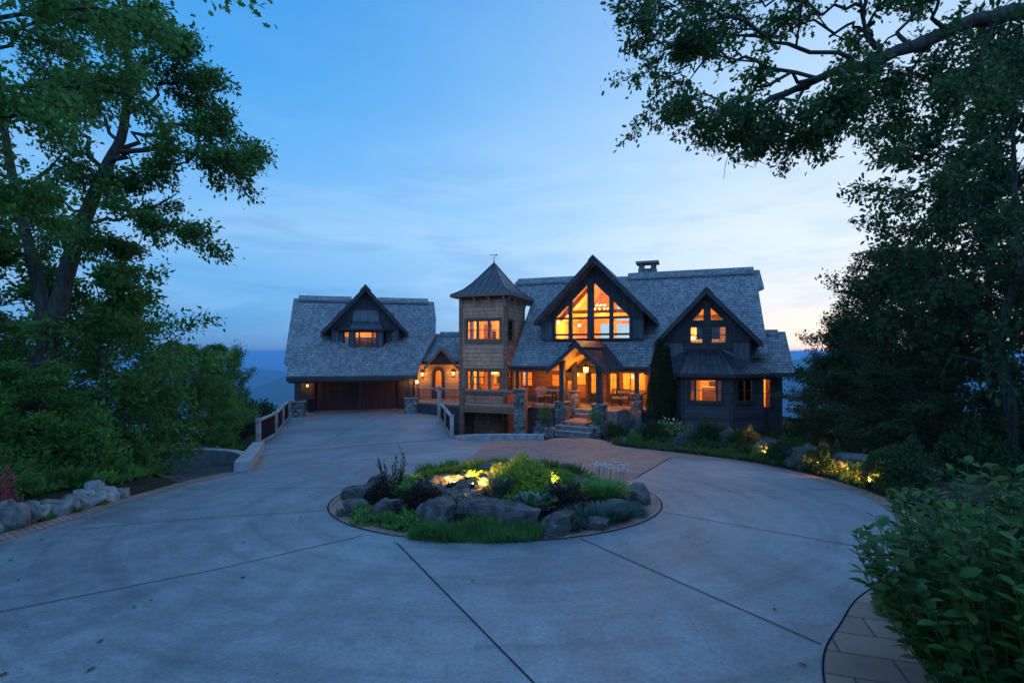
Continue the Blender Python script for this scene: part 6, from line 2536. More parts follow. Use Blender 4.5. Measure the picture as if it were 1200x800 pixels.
for px, py, s, lb in ((683, 612, 1.0, 'blue fescue tuft in front of the barberry, left of its row'), (703, 611, 1.1, 'blue fescue tuft in the middle of its row at the front right'), (722, 608, .95, 'blue fescue tuft right of its row'), (735, 600, .7, 'blue fescue tuft below the upright right-hand boulder'), (668, 620, .7, 'blue fescue tuft beside the squat front boulder')):
    x, y = ip(px, py)
    put('blue_fescue', m_fes, lb, 'grass clump', (x, y, isl_z(x, y)), px, s, 'blue fescue tufts on the island')
m_fill = cloud(70, 900, .55, .5, .26, .055, 'rhomb', M_leaf_br, 'leafy_clump')
m_fill2 = cloud(71, 900, .5, .5, .22, .045, 'rhomb', M_leaf_blue, 'leafy_clump')
for k, px, py, s_, lb in ((0, 470, 574, 1.0, 'green leafy clump behind the left barberry'), (0, 486, 570, .9, 'green leafy clump left of the tan slab'), (1, 538, 594, .9, 'grey leafy clump behind the left half of the long boulder'), (0, 640, 590, .8, 'green leafy clump behind the hosta'),
                         (0, 430, 612, .9, 'leafy clump in front of the small tan boulder'), (0, 478, 618, 1.0, 'leafy clump in front of the pointed boulder'), (1, 404, 603, .6, 'grey clump at the left tip of the island'), (0, 690, 570, 1.0, 'green clump below the white flowers'),
                         (1, 656, 606, .7, 'grey leafy clump in front of the right barberry'), (0, 600, 558, 1.2, 'green clump behind the rounded bush'), (1, 748, 604, .7, 'grey clump below the right-hand end boulder'), (0, 530, 552, 1.1, 'clump among the golden ground cover')):
    x, y = ip(px, py)
    put('leafy_clump', (m_fill, m_fill2)[k], lb, 'plant', (x, y, isl_z(x, y) - .02), px, s_, 'leafy clumps on the island')
# spiky dark stems at the left
g = np.random.default_rng(9)
SAGE = []
Pp, Dd = [], []
for i in range(16):
    a = g.uniform(0, 6.28)
    h = g.uniform(.45, .8)
    b_ = np.array([math.cos(a) * .16, math.sin(a) * .16, 0])
    SAGE.append((tuple(b_ * .6), tuple(b_ * 1.7 + np.array([0, 0, h]))))
    for t in np.linspace(.1, 1, 26):
        Pp.append(b_ * (1 + .7 * t) + np.array([0, 0, h * t]))
        q_ = g.uniform(0, 6.28)
        Dd.append((math.cos(q_), math.sin(q_), .8))
x, y = ip(455, 582)
sage = thing('sage_plant', 'dark upright spiky plant at the back left of the island', 'plant', None, (x, y + .25, isl_z(x, y)))
me = leaves_mesh('foliage', np.array(Pp), np.array(Dd), np.tile([0, 0, 1.0], (len(Pp), 1)) + g.normal(0, .3, (len(Pp), 3)), .075 * g.uniform(.6, 1.2, len(Pp)), 'rhomb', M_leaf_cyp)
o = bpy.data.objects.new('foliage', me)
COL.objects.link(o)
o.location = (x, y + .25, isl_z(x, y))
par(o, sage)
b = MB()
for (p, q_) in SAGE:
    b.tube([Vector(p) + o.location, Vector(q_) + o.location], [.007, .003], 4, False)
b.tube([o.location - Vector((.12, 0, .03)), o.location + Vector((.12, 0, .0))], [.02, .02], 5)
b.build('stem', M_leaf_cyp, sage, True, False)
# white flowers at the back right
x, y = ip(716, 566)
fl = thing('flowering_plant', 'tall plant with white flower heads at the back right of the island', 'plant', None, (x, y, isl_z(x, y)))
b = MB()
Pp, Dd = [], []
rr = random.Random(8)
for i in range(34):
    bx, by_ = rr.uniform(-.42, .42), rr.uniform(-.18, .18)
    h = rr.uniform(.32, .48)
    t_ = Vector((x + bx * 1.1, y + by_, isl_z(x, y) + h))
    b.tube([Vector((x + bx, y + by_, isl_z(x, y))), t_], [.004, .003], 4, False)
    for q in range(14):
        Pp.append((t_.x + rr.gauss(0, .035), t_.y + rr.gauss(0, .035), t_.z + rr.gauss(0, .015)))
        Dd.append((rr.gauss(0, 1), rr.gauss(0, 1), .5))
b.build('stem', M_leaf_pale, fl, True, False)
me = leaves_mesh('flower_head', np.array(Pp), np.array(Dd), np.tile([0, 0, 1.0], (len(Pp), 1)), np.full(len(Pp), .038), 'petal', M_petal_w)
o = bpy.data.objects.new('flower_head', me)
COL.objects.link(o)
par(o, fl)


def blob(pts):
    return [ip(*p) for p in pts]


def ground_cover(name, seed, n, poly, h_, kind, m, label, zf=isl_z):
    o = put(name, matmesh(seed, n, poly, zf, h_, kind, m, name), label, 'ground cover')
    o['kind'] = 'stuff'
    return o


def wpoly(cx_, cy_, rx, ry, seed=0, k=22):
    return [(cx_ + rx * math.cos(2 * math.pi * i / k) * (1 + .16 * noise.noise(Vector((i * .7, seed, 0)))), cy_ + ry * math.sin(2 * math.pi * i / k) * (1 + .2 * noise.noise(Vector((i * .7, seed, 5))))) for i in range(k)]


ground_cover('creeping_juniper', 1, 11000, [(-1.55, 7.72), (-1.0, 7.58), (-.3, 7.52), (.3, 7.62), (.55, 7.85), (.35, 8.12), (-.4, 8.15), (-1.1, 8.15), (-1.6, 8.02)], .15, 'needle', M_leaf_mat, 'soft dark green creeping mat along the front of the island')
ground_cover('creeping_thyme', 2, 5000, [(-2.75, 9.0), (-2.2, 8.5), (-1.7, 8.15), (-1.5, 8.3), (-1.6, 8.6), (-2.1, 9.0), (-2.6, 9.6), (-2.95, 9.9)], .13, 'rhomb', M_leaf_mat, 'leafy green ground cover at the left front of the island')
ground_cover('golden_sedum', 3, 7000, wpoly(-1.25, 12.25, 1.15, .85, 1), .13, 'rhomb', M_leaf_lime, 'low golden ground cover lit by the hidden lamp at the back left of the island')
ground_cover('golden_sedum', 4, 3500, wpoly(-.55, 10.3, .42, .38, 2), .10, 'rhomb', M_leaf_lime, 'small golden ground cover below the path light')
ground_cover('golden_sedum', 5, 4200, wpoly(1.15, 12.0, .8, .6, 3), .11, 'rhomb', M_leaf_lime, 'green-gold ground cover at the back right of the island')
ground_cover('creeping_juniper', 6, 9000, wpoly(.35, 13.3, 1.5, .62, 4), .26, 'needle', M_leaf_mat, 'dark green juniper mat along the back rim of the island')
ground_cover('creeping_juniper', 7, 5000, wpoly(-1.55, 13.25, .9, .45, 6), .26, 'needle', M_leaf_mat, 'green juniper mound at the back left rim of the island')
ground_cover('creeping_juniper', 8, 2600, wpoly(1.9, 9.3, .5, .25, 8), .14, 'needle', M_leaf_blue, 'blue-green mat at the right front of the island')
ground_cover('creeping_thyme', 9, 6000, wpoly(.5, 11.2, 1.6, 1.2, 9), .10, 'rhomb', M_leaf_mat, 'low green ground cover over the middle of the island')
ground_cover('creeping_thyme', 10, 3000, wpoly(1.9, 10.9, .75, .8, 12), .11, 'rhomb', M_leaf_br, 'bright ground cover around the daylilies')

# path lights
def path_light(x, y, z, label, watts, h=.28, tilt=0):
    t = thing('path_light', label, 'path light', 'low path lights', (x, y, z))
    b = MB()
    b.tube([(x, y, z - .1), (x, y, z + h)], .012, 8)
    b.lathe((x, y, z + h), [(.10, 0), (.055, .045), (.0, .06)], 14)
    b.build('stake', M_copper, t)
    MB().lathe((x, y, z + h - .045), [(0, 0), (.016, 0), (.016, .04), (0, .04)], 10).build('bulb', M_bulb, t)
    lamp((x, y, z + h - .09), watts, t, .03, (1.0, .52, .12), 'path_lamp')
    return t


def spot_light(x, y, z, aim, label, watts):
    t = thing('ground_spotlight', label, 'garden light', 'low garden lights', (x, y, z))
    MB().lathe((x, y, z - .02), [(.0, 0), (.045, 0), (.05, .09), (.0, .09)], 12).build('housing', M_iron, t)
    MB().lathe((x, y, z + .072), [(.0, 0), (.014, 0), (.014, .012), (.0, .012)], 12).build('lens', M_bulb, t)
    l = bpy.data.lights.new('garden_beam', 'SPOT')
    l.energy = watts
    l.color = (1.0, .54, .12)
    l.spot_size = R(125)
    l.spot_blend = .8
    l.shadow_soft_size = .03
    o = bpy.data.objects.new('garden_beam', l)
    o.location = (x, y, z + .10)
    o.rotation_euler = (-Vector(aim)).to_track_quat('Z', 'Y').to_euler()
    COL.objects.link(o)
    par(o, t)
    return t


x, y = ip(567, 578)
path_light(x, y, isl_z(x, y), 'lit copper path light in the middle of the island by the rounded bush', 42, .32)
for px, py, aim, wt, lb in ((532, 573, (-.35, 1, .3), 130, 'ground spotlight in the stream bed turned to the golden cover at the back left'),
                            (554, 575, (.95, .45, .5), 100, 'ground spotlight in the stream bed turned to the rounded bush'),
                            (548, 566, (.45, 1, .25), 110, 'ground spotlight turned to the back rim of the island'),
                            (648, 574, (.25, 1, .5), 50, 'small ground spotlight right of the rounded bush on the island')):
    x, y = ip(px, py)
    spot_light(x, y, isl_z(x, y) + .06, aim, lb, wt)

m_weed = tuft(95, 70, .3, .2, 'blade', M_leaf_br, 'weed_tuft', 1.0, spread=.3)
# ---- fieldstone wall at the left edge
wl = thing('stone_wall', 'low dry wall of big pale fieldstones edging the drive at the far left', 'stone wall', None, (-8.35, 8.2, Gz(-8.2, 8.2)))
rr = random.Random(15)
tpos = 0
yy = 4.6
i = 0
while yy < 10.85:
    L_ = rr.uniform(.24, .42)
    hh = rr.uniform(.22, .36) * (1 if yy < 9.6 else .8)
    x = -8.28 - .03 * (yy - 8) + rr.uniform(-.05, .05)
    me = rock_mesh(70 + i, L_ * 1.25, .42, hh * 1.6, M_rock_pale, 12, 3, 'stone', .03)
    o = bpy.data.objects.new('stone', me)
    COL.objects.link(o)
    o.location = (x, yy + L_ / 2, drive_z(x, yy) + hh * .42)
    o.rotation_euler = (rr.uniform(-.15, .15), rr.uniform(-.2, .2), math.pi / 2 + rr.uniform(-.25, .25))
    par(o, wl)
    if rr.random() < .55:
        h2 = rr.uniform(.16, .24)
        me = rock_mesh(170 + i, L_ * 1.1, .36, h2 * 1.6, M_rock_pale, 11, 3, 'stone', .03)
        o = bpy.data.objects.new('stone', me)
        COL.objects.link(o)
        o.location = (x - .18, yy + L_ * .6, drive_z(x, yy) + hh * .8 + h2 * .2)
        o.rotation_euler = (rr.uniform(-.2, .2), rr.uniform(-.2, .2), math.pi / 2 + rr.uniform(-.3, .3))
        par(o, wl)
    yy += L_ * .92
    i += 1
for i in range(9):
    yy = 5.2 + i * .62
    put('weed_tuft', m_weed, 'small weed tuft growing at the foot of the fieldstone wall', 'weed', (-8.02 - .03 * (yy - 8) + rr.uniform(-.06, .02), yy, drive_z(-8, yy)), i, rr.uniform(.5, 1.1), 'weeds along the fieldstone wall')
# azalea
az = thing('azalea_bush', 'azalea bush covered in pink flowers at the left edge behind the stone wall', 'bush', None, (-8.75, 8.45, Gz(-8.9, 8.4)))
zz_ = Gz(-8.9, 8.4)
for nm, seed, n, ls, kd, m in (('foliage', 20, 2200, .06, 'rhomb', M_leaf_bush), ('blossom', 21, 1500, .055, 'petal', M_petal_p)):
    me = cloud(seed, n, .95, .9, .62 if nm == 'foliage' else .66, ls, kd, m, nm)
    o = bpy.data.objects.new(nm, me)
    COL.objects.link(o)
    o.location = (-8.75, 8.45, zz_)
    par(o, az)

# ---- shrubs
m_shrub = cloud(30, 4200, 1.6, 1.5, 1.15, .11, 'rhomb', M_leaf_br, 'shrub')
m_shrub_d = cloud(31, 4200, 1.6, 1.5, 1.1, .10, 'rhomb', M_leaf_dark, 'shrub')
m_shrub_b = cloud(32, 3600, 1.3, 1.3, .85, .08, 'rhomb', M_leaf_blue, 'shrub')
m_fern = tuft(33, 420, 1.2, .75, 'blade', M_leaf_br, 'fern_clump', 1.0, spread=.25)
SG = 'shrubs of the left bank'
for k, x, y, s, lb in (
        (0, -9.6, 11.5, 1.1, 'bright shrub at the right end of the fieldstone wall'), (1, -10.6, 12.8, 1.4, 'shaded shrub at the foot of the twin-trunked oak'), (0, -9.8, 13.1, .9, 'leafy shrub overhanging the side road\'s near edge'),
        (0, -10.6, 10.0, 1.3, 'green shrub in the middle of the bank above the fieldstone wall'), (1, -11.2, 9.2, 1.5, 'dark shrub behind the fern on the left bank'), (0, -9.4, 9.4, .62, 'small bright shrub directly behind the wall stones'),
        (1, -12.8, 11.0, 2.0, 'big dark shrub behind the oak trunks'), (1, -13.5, 13.8, 2.0, 'big dark shrub at the back of the bank'), (0, -12.0, 15.0, 1.5, 'tall green shrub along the side road'), (1, -13.6, 19.4, 1.2, 'dark shrub behind the curved retaining wall'),
        (1, -11.8, 19.0, .8, 'low dark shrub at the right of the curved retaining wall'), (0, -13.8, 24.0, 1.2, 'green shrub below the timber railing'), (1, -15.2, 30.0, 1.8, 'dark shrub by the garage\'s left pillar'), (0, -16.6, 29.0, 1.6, 'pale green shrub left of the garage pillar')):
    put('shrub', (m_shrub, m_shrub_d)[k], lb, 'shrub', (x, y, Gz(x, y) - .05), x * 7, s, SG)
for x, y, s, lb in ((-9.05, 8.95, .8, 'bright fern clump between the azalea and the sapling'), (-9.0, 10.4, .6, 'small fern clump near the end of the fieldstone wall'), (-8.9, 11.3, .5, 'fern clump beside the last stone of the wall')):
    put('fern_clump', m_fern, lb, 'fern', (x, y, Gz(x, y)), x * 5, s, 'ferns on the left bank')
# bed before the house and along the right
ci, cyp = M.hu(773, 8.6), None
cp = M.P(ci, 8.4, 0)
ar = thing('arborvitae', 'tall narrow dark arborvitae between the porch and the bay window', 'tree', None, (cp.x, cp.y, .05))
b = MB()
b.tube([(cp.x, cp.y, -.1), (cp.x, cp.y, 3.6)], [.07, .02], 7)
b.build('trunk', M_bark, ar)
g = np.random.default_rng(50)
n = 15000
t = g.random(n)
a = g.uniform(0, 6.28, n)
Ht = M.hz(773, 399, 8.4) - .05
prf = np.where(t < .25, .60 + .40 * t / .25, np.power(np.clip(1 - (t - .25) / .75, 0, 1), .65))
rad = .66 * prf * (.80 + .25 * g.random(n)) * (1 + .10 * np.sin(5 * a + 9 * t) + .08 * np.sin(3 * a - 17 * t))
Pp = np.stack([cp.x + np.cos(a) * rad, cp.y + np.sin(a) * rad, .05 + t * Ht], 1)
Dd = np.stack([np.cos(a) * .5, np.sin(a) * .5, np.ones(n)], 1) + g.normal(0, .3, (n, 3))
Nn = np.stack([np.cos(a), np.sin(a), .2 * np.ones(n)], 1) + g.normal(0, .7, (n, 3))
me = leaves_mesh('crown', Pp, Dd, Nn, .15 * g.uniform(.6, 1.3, n), 'scale', M_leaf_cyp)
o = bpy.data.objects.new('crown', me)
COL.objects.link(o)
par(o, ar)
# a second leader
n = 6000
t = g.random(n)
a = g.uniform(0, 6.28, n)
prf = np.where(t < .25, .60 + .40 * t / .25, np.power(np.clip(1 - (t - .25) / .75, 0, 1), .65))
rad = .40 * prf * (.80 + .25 * g.random(n))
Pp = np.stack([cp.x + .36 + np.cos(a) * rad, cp.y - .1 + np.sin(a) * rad, .05 + t * Ht * .93], 1)
Dd = np.stack([np.cos(a) * .5, np.sin(a) * .5, np.ones(n)], 1) + g.normal(0, .3, (n, 3))
Nn = np.stack([np.cos(a), np.sin(a), .2 * np.ones(n)], 1) + g.normal(0, .7, (n, 3))
me = leaves_mesh('crown', Pp, Dd, Nn, .14 * g.uniform(.6, 1.3, n), 'scale', M_leaf_cyp)
o = bpy.data.objects.new('crown', me)
COL.objects.link(o)
par(o, ar)

HG = 'shrubs in the bed along the house front'
def bp(px, py):
    y = 30.0
    for _ in range(30):
        z = bedz((px - CX) / F * y, y) + .08
        y = (CAMZ - z) * F / (py - HY)
    return (px - CX) / F * y, y


for k, px, py, s, lb in (
        (2, 738, 506, .95, 'blue-grey shrub against the right porch pier'), (1, 722, 512, .55, 'dark shrub beside the right entry pier'), (2, 752, 512, .7, 'grey-green shrub left of the arborvitae\'s foot'),
        (1, 768, 516, .7, 'dark shrub in front of the arborvitae'), (2, 815, 518, .75, 'grey shrub below the bay window'), (1, 836, 520, .8, 'dark shrub below the right half of the bay window'), (2, 858, 521, .62, 'grey shrub at the right corner of the bay'),
        (1, 876, 523, .6, 'dark shrub by the lit end of the bed'), (2, 800, 524, .5, 'low grey shrub in front of the flowering bush'), (0, 745, 520, .4, 'small green shrub beside the blue plate'),
        (2, 905, 536, .6, 'grey shrub on top of the ledge stones'), (1, 925, 541, .6, 'dark shrub on the ledge row'), (2, 950, 548, .65, 'grey-blue shrub in the middle of the right border'), (1, 975, 552, .6, 'dark shrub left of the lit golden bush'),
        (2, 1042, 566, .55, 'pale shrub right of the lit golden bush'), (1, 1065, 570, .8, 'dark shrub at the end of the right border')):
    x, y = bp(px, py)
    put('shrub', (m_shrub, m_shrub_d, m_shrub_b)[k], lb, 'shrub', (x, y + .3, bedz(x, y) + .05), px, s, HG)
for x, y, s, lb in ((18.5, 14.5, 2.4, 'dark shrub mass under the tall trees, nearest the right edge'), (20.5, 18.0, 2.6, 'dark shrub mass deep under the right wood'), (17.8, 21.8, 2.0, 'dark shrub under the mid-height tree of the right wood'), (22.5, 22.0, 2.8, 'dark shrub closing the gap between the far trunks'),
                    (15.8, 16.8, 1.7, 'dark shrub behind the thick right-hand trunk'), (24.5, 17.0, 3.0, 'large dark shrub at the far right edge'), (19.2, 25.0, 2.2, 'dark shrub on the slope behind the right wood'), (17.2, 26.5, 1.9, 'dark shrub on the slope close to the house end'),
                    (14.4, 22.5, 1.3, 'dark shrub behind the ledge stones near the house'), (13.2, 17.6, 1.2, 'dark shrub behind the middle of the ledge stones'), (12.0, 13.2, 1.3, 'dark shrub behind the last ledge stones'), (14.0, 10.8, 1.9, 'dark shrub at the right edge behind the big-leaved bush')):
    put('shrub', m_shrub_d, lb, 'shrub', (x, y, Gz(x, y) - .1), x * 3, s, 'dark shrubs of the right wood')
x, y = bp(788, 514)
fb = thing('hydrangea_bush', 'pale pink-white flowering bush below the house beside the arborvitae', 'bush', None, (x, y + .4, .1))
for nm, seed, n, ls, kd, m in (('foliage', 60, 3000, .10, 'rhomb', M_leaf_br), ('blossom', 61, 260, .085, 'petal', M_petal_w)):
    me = cloud(seed, n, 1.7, 1.4, 1.1 if nm == 'foliage' else 1.15, ls, kd, m, nm)
    o = bpy.data.objects.new(nm, me)
    COL.objects.link(o)
    o.location = (x, y + .4, .1)
    par(o, fb)
# golden shrubs lit from below
m_gold = cloud(34, 2600, 1.0, .9, .5, .07, 'rhomb', M_leaf_lime, 'golden_shrub')
for px, py, s, lb in ((891, 535, .6, 'small golden bush lit by the path light at the far end of the right border'), (1018, 563, .95, 'golden bush lit from below in the right border')):
    x, y = bp(px, py)
    put('golden_shrub', m_gold, lb, 'bush', (x, y, bedz(x, y) + .05), px, s, 'lit golden bushes of the right border')
x, y = bp(893, 534)
spot_light(x - .1, y - .35, bedz(x - .1, y - .35) + .16, (.2, 1, .4), 'ground spotlight at the far end of the right border near the house', 150)
for px, py, wt, lb in ((915, 541, 70, 'ground spotlight below the grey shrub on the ledge stones'), (950, 551, 60, 'ground spotlight in the middle of the right border'), (985, 559, 90, 'ground spotlight left of the lit golden bush')):
    x, y = bp(px, py)
    spot_light(x + .25, y + .1, bedz(x + .25, y + .1) + .15, (-.5, 1, .15), lb, wt * 1.0)
x, y = bp(1012, 567)
spot_light(x - .1, y - .35, bedz(x - .1, y - .35) + .14, (.5, .9, .4), 'ground spotlight in front of the golden bush in the right border', 120)
x, y = bp(895, 524)
lamp((x + .1, y + .8, bedz(x, y) + .7), 30, None, .05, WARM, 'bed_uplight')
ground_cover('border_groundcover', 40, 16000, [(q_[0] + .15, q_[1] + .05) for q_ in EDGE_R[2:41]] + [(p[0] + .75, p[1] + .3) for p in EDGE_R[40:1:-1]], .10, 'rhomb', M_leaf_olive, 'low olive green ground cover along the curved right edge of the drive', lambda x, y: bedz(x, y) + .05)
ground_cover('border_groundcover', 41, 14000, [(4.6, 24.5), (6.0, 20.6), (7.6, 18), (8.6, 15), (9.4, 12), (10.5, 12), (10, 17), (9, 22), (8, 26.5), (5, 26.5)], .16, 'rhomb', M_leaf_dark, 'dark ground cover filling the bed between the border and the house', lambda x, y: bedz(x, y) + .08)
ground_cover('bank_undergrowth', 44, 5000, [(-8.45, 10.3), (-8.5, 11.6), (-8.75, 12.5), (-10.6, 13.0), (-11, 11.5), (-9.6, 10.0)], .17, 'rhomb', M_leaf_br, 'leafy ground cover between the end of the stone wall and the side road', lambda x, y: Gz(x, y) + .03)
ground_cover('woodland_undergrowth', 42, 15000, [(10.5, 9), (11.5, 17), (13, 27), (19, 30), (24, 22), (24, 10), (16, 8)], .34, 'rhomb', M_leaf_dark, 'dark undergrowth on the floor of the right wood', lambda x, y: Gz(x, y) + .05)
ground_cover('bank_undergrowth', 43, 15000, [(-8.7, 5), (-8.75, 8), (-8.8, 11), (-9.4, 12.6), (-13, 13.2), (-15, 11), (-15, 6), (-12, 3)], .22, 'rhomb', M_leaf_br, 'green undergrowth over the left bank behind the stone wall', lambda x, y: Gz(x, y) + .03)
# ledge stones right
ld_ = thing('stone_ledge', 'low row of long flat ledge stones behind the right border', 'stone wall', None, (9.6, 14.5, 1.0))
rr = random.Random(3)
for i in range(13):
    f = i / 12
    px = 897 + (1045 - 897) * f
    py = 533 + (560 - 533) * f
    x, y = bp(px, py + 6)
    x += .5
    y += .5
    L_ = rr.uniform(.7, 1.2)
    me = rock_mesh(240 + i, L_ * 1.5, .6, .42, M_rock, 7, 3, 'stone', .03)
    o = bpy.data.objects.new('stone', me)
    COL.objects.link(o)
    o.location = (x, y, bedz(x, y) + .30)
    o.rotation_euler = (0, rr.uniform(-.05, .05), math.atan2(-1.0, .55) + rr.uniform(-.2, .2))
    par(o, ld_)

# fallen leaves and bits on the slab
g = np.random.default_rng(303)
Pp = []
while len(Pp) < 260:
    x, y = g.uniform(-8, 8), g.uniform(2.2, 24)
    if inside(drive_poly, x, y) and math.hypot(x - ISL[0], y - ISL[1]) > 3.3 and (g.random() < .35 or abs(x) > 3.5 or math.hypot(x - ISL[0], y - ISL[1]) < 4.2):
        Pp.append((x, y, drive_z(x, y) + .016))
Pp = np.array(Pp)
o = put('leaf_litter', leaves_mesh('leaf_litter', Pp, np.stack([g.normal(0, 1, len(Pp)), g.normal(0, 1, len(Pp)), .06 * np.ones(len(Pp))], 1), np.tile([0, 0, 1.0], (len(Pp), 1)) + g.normal(0, .15, (len(Pp), 3)), g.uniform(.03, .085, len(Pp)), 'oak', M_litter), 'dry fallen leaves scattered over the concrete drive', 'leaf litter')
o['kind'] = 'stuff'

# ---- big-leaved bush, right foreground: many upright shoots with paired leaves
wdp = thing('big_leaf_bush', 'big bush of broad pointed green leaves in the right foreground', 'bush', None, (3.15, 3.3, 1.9))
g = np.random.default_rng(77)
rr = random.Random(77)
b = MB()
Pp, Dd, Nn, Ss = [], [], [], []
for i in range(230):
    a = rr.uniform(0, 6.28)
    q_ = rr.random() ** .55
    bx, by_ = 3.62 + math.cos(a) * q_ * .78, 3.45 + math.sin(a) * q_ * .8
    if bx - .683 * by_ < -.25:
        continue
    zb = H0 - SL * by_ - .05
    h = rr.uniform(.70, 1.0) * (1.88 - .75 * q_ ** 2) + .1 * noise.noise(Vector((bx * 2, by_ * 2, 0)))
    tip = Vector((bx + math.cos(a) * .34 * q_, by_ + math.sin(a) * .34 * q_, zb + h))
    mid_ = Vector((bx + math.cos(a) * .10 * q_, by_ + math.sin(a) * .10 * q_, zb + h * .55))
    ps = vs([Vector((bx * .6 + 3.5 * .4, by_ * .6 + 3.45 * .4, zb)), mid_, tip], 5)
    b.tube(ps, [.008 - .005 * j / (len(ps) - 1) for j in range(len(ps))], 4, False)
    k = len(ps)
    ph = rr.uniform(0, 6)
    nl = rr.randint(8, 12)
    for j in range(nl):
        t = .28 + .72 * j / (nl - 1)
        f = t * (k - 1)
        ii = min(int(f), k - 2)
        p = ps[ii].lerp(ps[ii + 1], f - ii)
        for s_ in (0, math.pi):
            az_ = ph + j * 1.57 + s_ + rr.uniform(-.3, .3)
            up_ = .15 + .55 * max(0, t - .7) / .3
            Pp.append(tuple(p))
            Dd.append((math.cos(az_), math.sin(az_), up_ + rr.uniform(-.35, .2)))
            Nn.append((rr.gauss(0, .25), rr.gauss(0, .25), 1))
            Ss.append(rr.uniform(.08, .155) * (1 if t < .9 else .75))
b.build('stem', M_leaf_bush, wdp, True, False)
me = leaves_mesh('foliage', np.array(Pp), np.array(Dd), np.array(Nn), np.array(Ss), 'broad', M_leaf_bush)
o = bpy.data.objects.new('foliage', me)
COL.objects.link(o)
par(o, wdp)
m_low = cloud(80, 900, .9, .9, .45, .12, 'broad', M_leaf_bush, 'shrub')
for x, y, s, lb in ((3.55, 2.6, 1.0, 'low broad-leaved shrub under the big foreground bush'), (4.4, 4.4, 1.2, 'broad-leaved shrub behind the big foreground bush'), (3.95, 5.0, .6, 'small broad-leaved shrub at the edge of the stamped paving'), (5.4, 5.4, 1.3, 'bushy broad-leaved shrub at the right edge behind the big bush'), (6.6, 7.2, 1.1, 'broad-leaved shrub where the right border ends')):
    put('shrub', m_low, lb, 'shrub', (x, y, H0 - SL * y), x * 9, s, 'broad-leaved shrubs of the right foreground')

# ---- small things by the entry
def potted(x, y, z, label, r, seed, m, s=1.0):
    t = thing('potted_plant', label, 'potted plant', None, (x, y, z))
    MB().lathe((x, y, z), [(0, 0), (r * .7, 0), (r, r * 1.3), (r * 1.05, r * 1.35), (r * .9, r * 1.35), (r * .85, r * 1.2), (0, r * 1.2)], 16).build('pot', M_stone_cap, t)
    me = cloud(seed, 900, r * 3.6 * s, r * 3.6 * s, r * 2.7 * s, .07, 'rhomb', m, 'foliage')
    o = bpy.data.objects.new('foliage', me)
    COL.objects.link(o)
    o.location = (x, y, z + r * 1.1)
    par(o, t)
    return t


p_ = E.P(pl - .7, .35, .62)
potted(p_.x, p_.y, .62, 'round leafy plant in a stone pot on the planter left of the entry steps', .2, 90, M_leaf_br, 1.15)
p_ = E.P(pl - .35, 1.05, .42)
potted(p_.x, p_.y, .42, 'low dark plant on the lower planter by the entry steps', .14, 91, M_leaf_dk, 1.2)
p_ = E.P(pr, .36, .62)
potted(p_.x, p_.y, .62, 'green plant in a pot before the right entry pier', .17, 92, M_leaf_br, 1.2)
p_ = DR.P(um + 1.0, .3, .1)
potted(xl(23.45) + .25, 23.9, .42, 'small plant tucked beside the last post of the short railing', .12, 93, M_leaf_br, 1.1) if False else None
x, y = bp(733, 518)
sg = thing('garden_sign', 'small blue plate on a stake in the bed beside the entry', 'sign', None, (x, y, .1))
MB().tube([(x, y, 0), (x, y, .45)], .012, 6).build('stake', M_iron, sg)
MB().box(Fr(x, y, -10), -.10, .10, -.02, .0, .36, .72).build('plate', M_blue, sg)
x, y = bp(718, 517)
put('boulder', rock_mesh(301, .8, .5, .4, M_rock_pale, 8, 3), 'pale flat boulder in the bed beside the right entry pier', 'boulder', (x, y + .2, .18), .2)


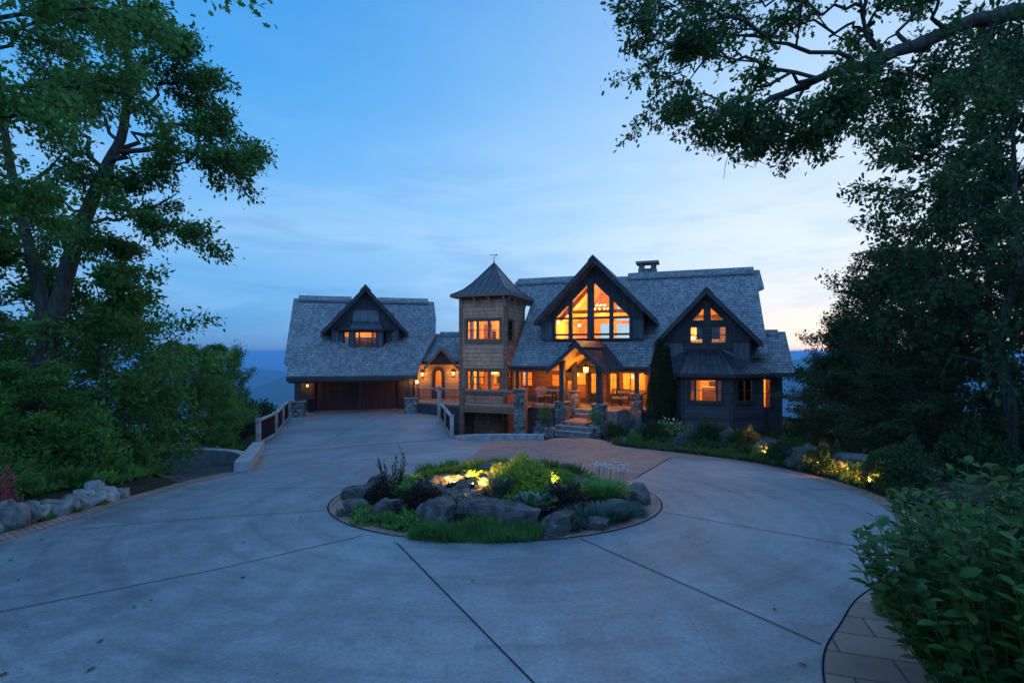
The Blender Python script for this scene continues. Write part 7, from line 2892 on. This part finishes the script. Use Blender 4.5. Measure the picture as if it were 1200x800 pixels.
def chair(fr, u, n, z, rz, label, m):
    f = fr.sub(u, n, rz)
    t = thing('porch_chair', label, 'chair', 'chairs on the porch', f.P(0, 0, z))
    for a, c in ((-.28, -.24), (.24, -.24), (-.28, .22), (.24, .22)):
        MB().box(f, a, a + .05, c, c + .05, z, z + (.62 if c > 0 else 1.0)).build('leg', m, t)
    MB().box(f, -.28, .29, -.24, .3, z + .40, z + .45).build('seat', m, t)
    MB().box(f, -.26, .27, -.19, .28, z + .452, z + .55).build('cushion', M_cush, t)
    b = MB()
    for i in range(5):
        b.box(f, -.22 + i * .1, -.17 + i * .1, -.235, -.21, z + .46, z + .95)
    b.box(f, -.23, .24, -.238, -.205, z + .95, z + 1.02)
    b.build('backrest', m, t)
    for a in (-.29, .24):
        MB().box(f, a, a + .06, -.2, .3, z + .625, z + .66).build('armrest', m, t)


u1_ = M.hu(628, 5.2)
chair(M, u1_ + .25, 4.9, PF, 20, 'pale slatted porch chair left of the entry between window and railing', M_rail)
chair(M, M.hu(645, 5.2), 5.2, PF, -15, 'dark slatted porch chair nearest the entry gable', M_trim)
chair(M, M.hu(722, 5.2), 5.2, PF, 10, 'dark slatted porch chair right of the front door', M_trim)
chair(M, M.hu(733, 5.2), 5.3, PF, -10, 'dark slatted porch chair beside the right porch pier', M_trim)
# bin by the garage doors
u_ = G.hu(364.5, .6)
t = thing('rubbish_bin', 'dark lidded bin beside the left garage door', 'bin', None, G.P(u_, .6, GZ))
f = G.sub(u_, .6, 5)
b = MB()
b.prism([f.P(-.2, -.2, GZ + .02), f.P(.2, -.2, GZ + .02), f.P(.2, .2, GZ + .02), f.P(-.2, .2, GZ + .02)], (0, 0, .8))
o = b.build('body', M_iron, t)
b = MB()
b.box(f, -.24, .24, -.24, .25, GZ + .82, GZ + .9)
b.build('lid', M_iron, t)

# ------------------------------------------------------------------ the air
b = MB()
b.box(Fr(0, 0, 0), -44000, 44000, -44000, 44000, -520, 19)
hm = bpy.data.materials.new('haze')
hm.use_nodes = True
t = NT(hm.node_tree)
pv = t.n('ShaderNodeVolumePrincipled', Color=(.34, .66, 1.0), Density=.00019)
pv.inputs['Anisotropy'].default_value = .0
t.n('ShaderNodeOutputMaterial', Volume=pv.outputs[0])
hz_ = b.build('haze', hm, None)
hz_['kind'] = 'stuff'
SC.cycles.volume_step_rate = 10
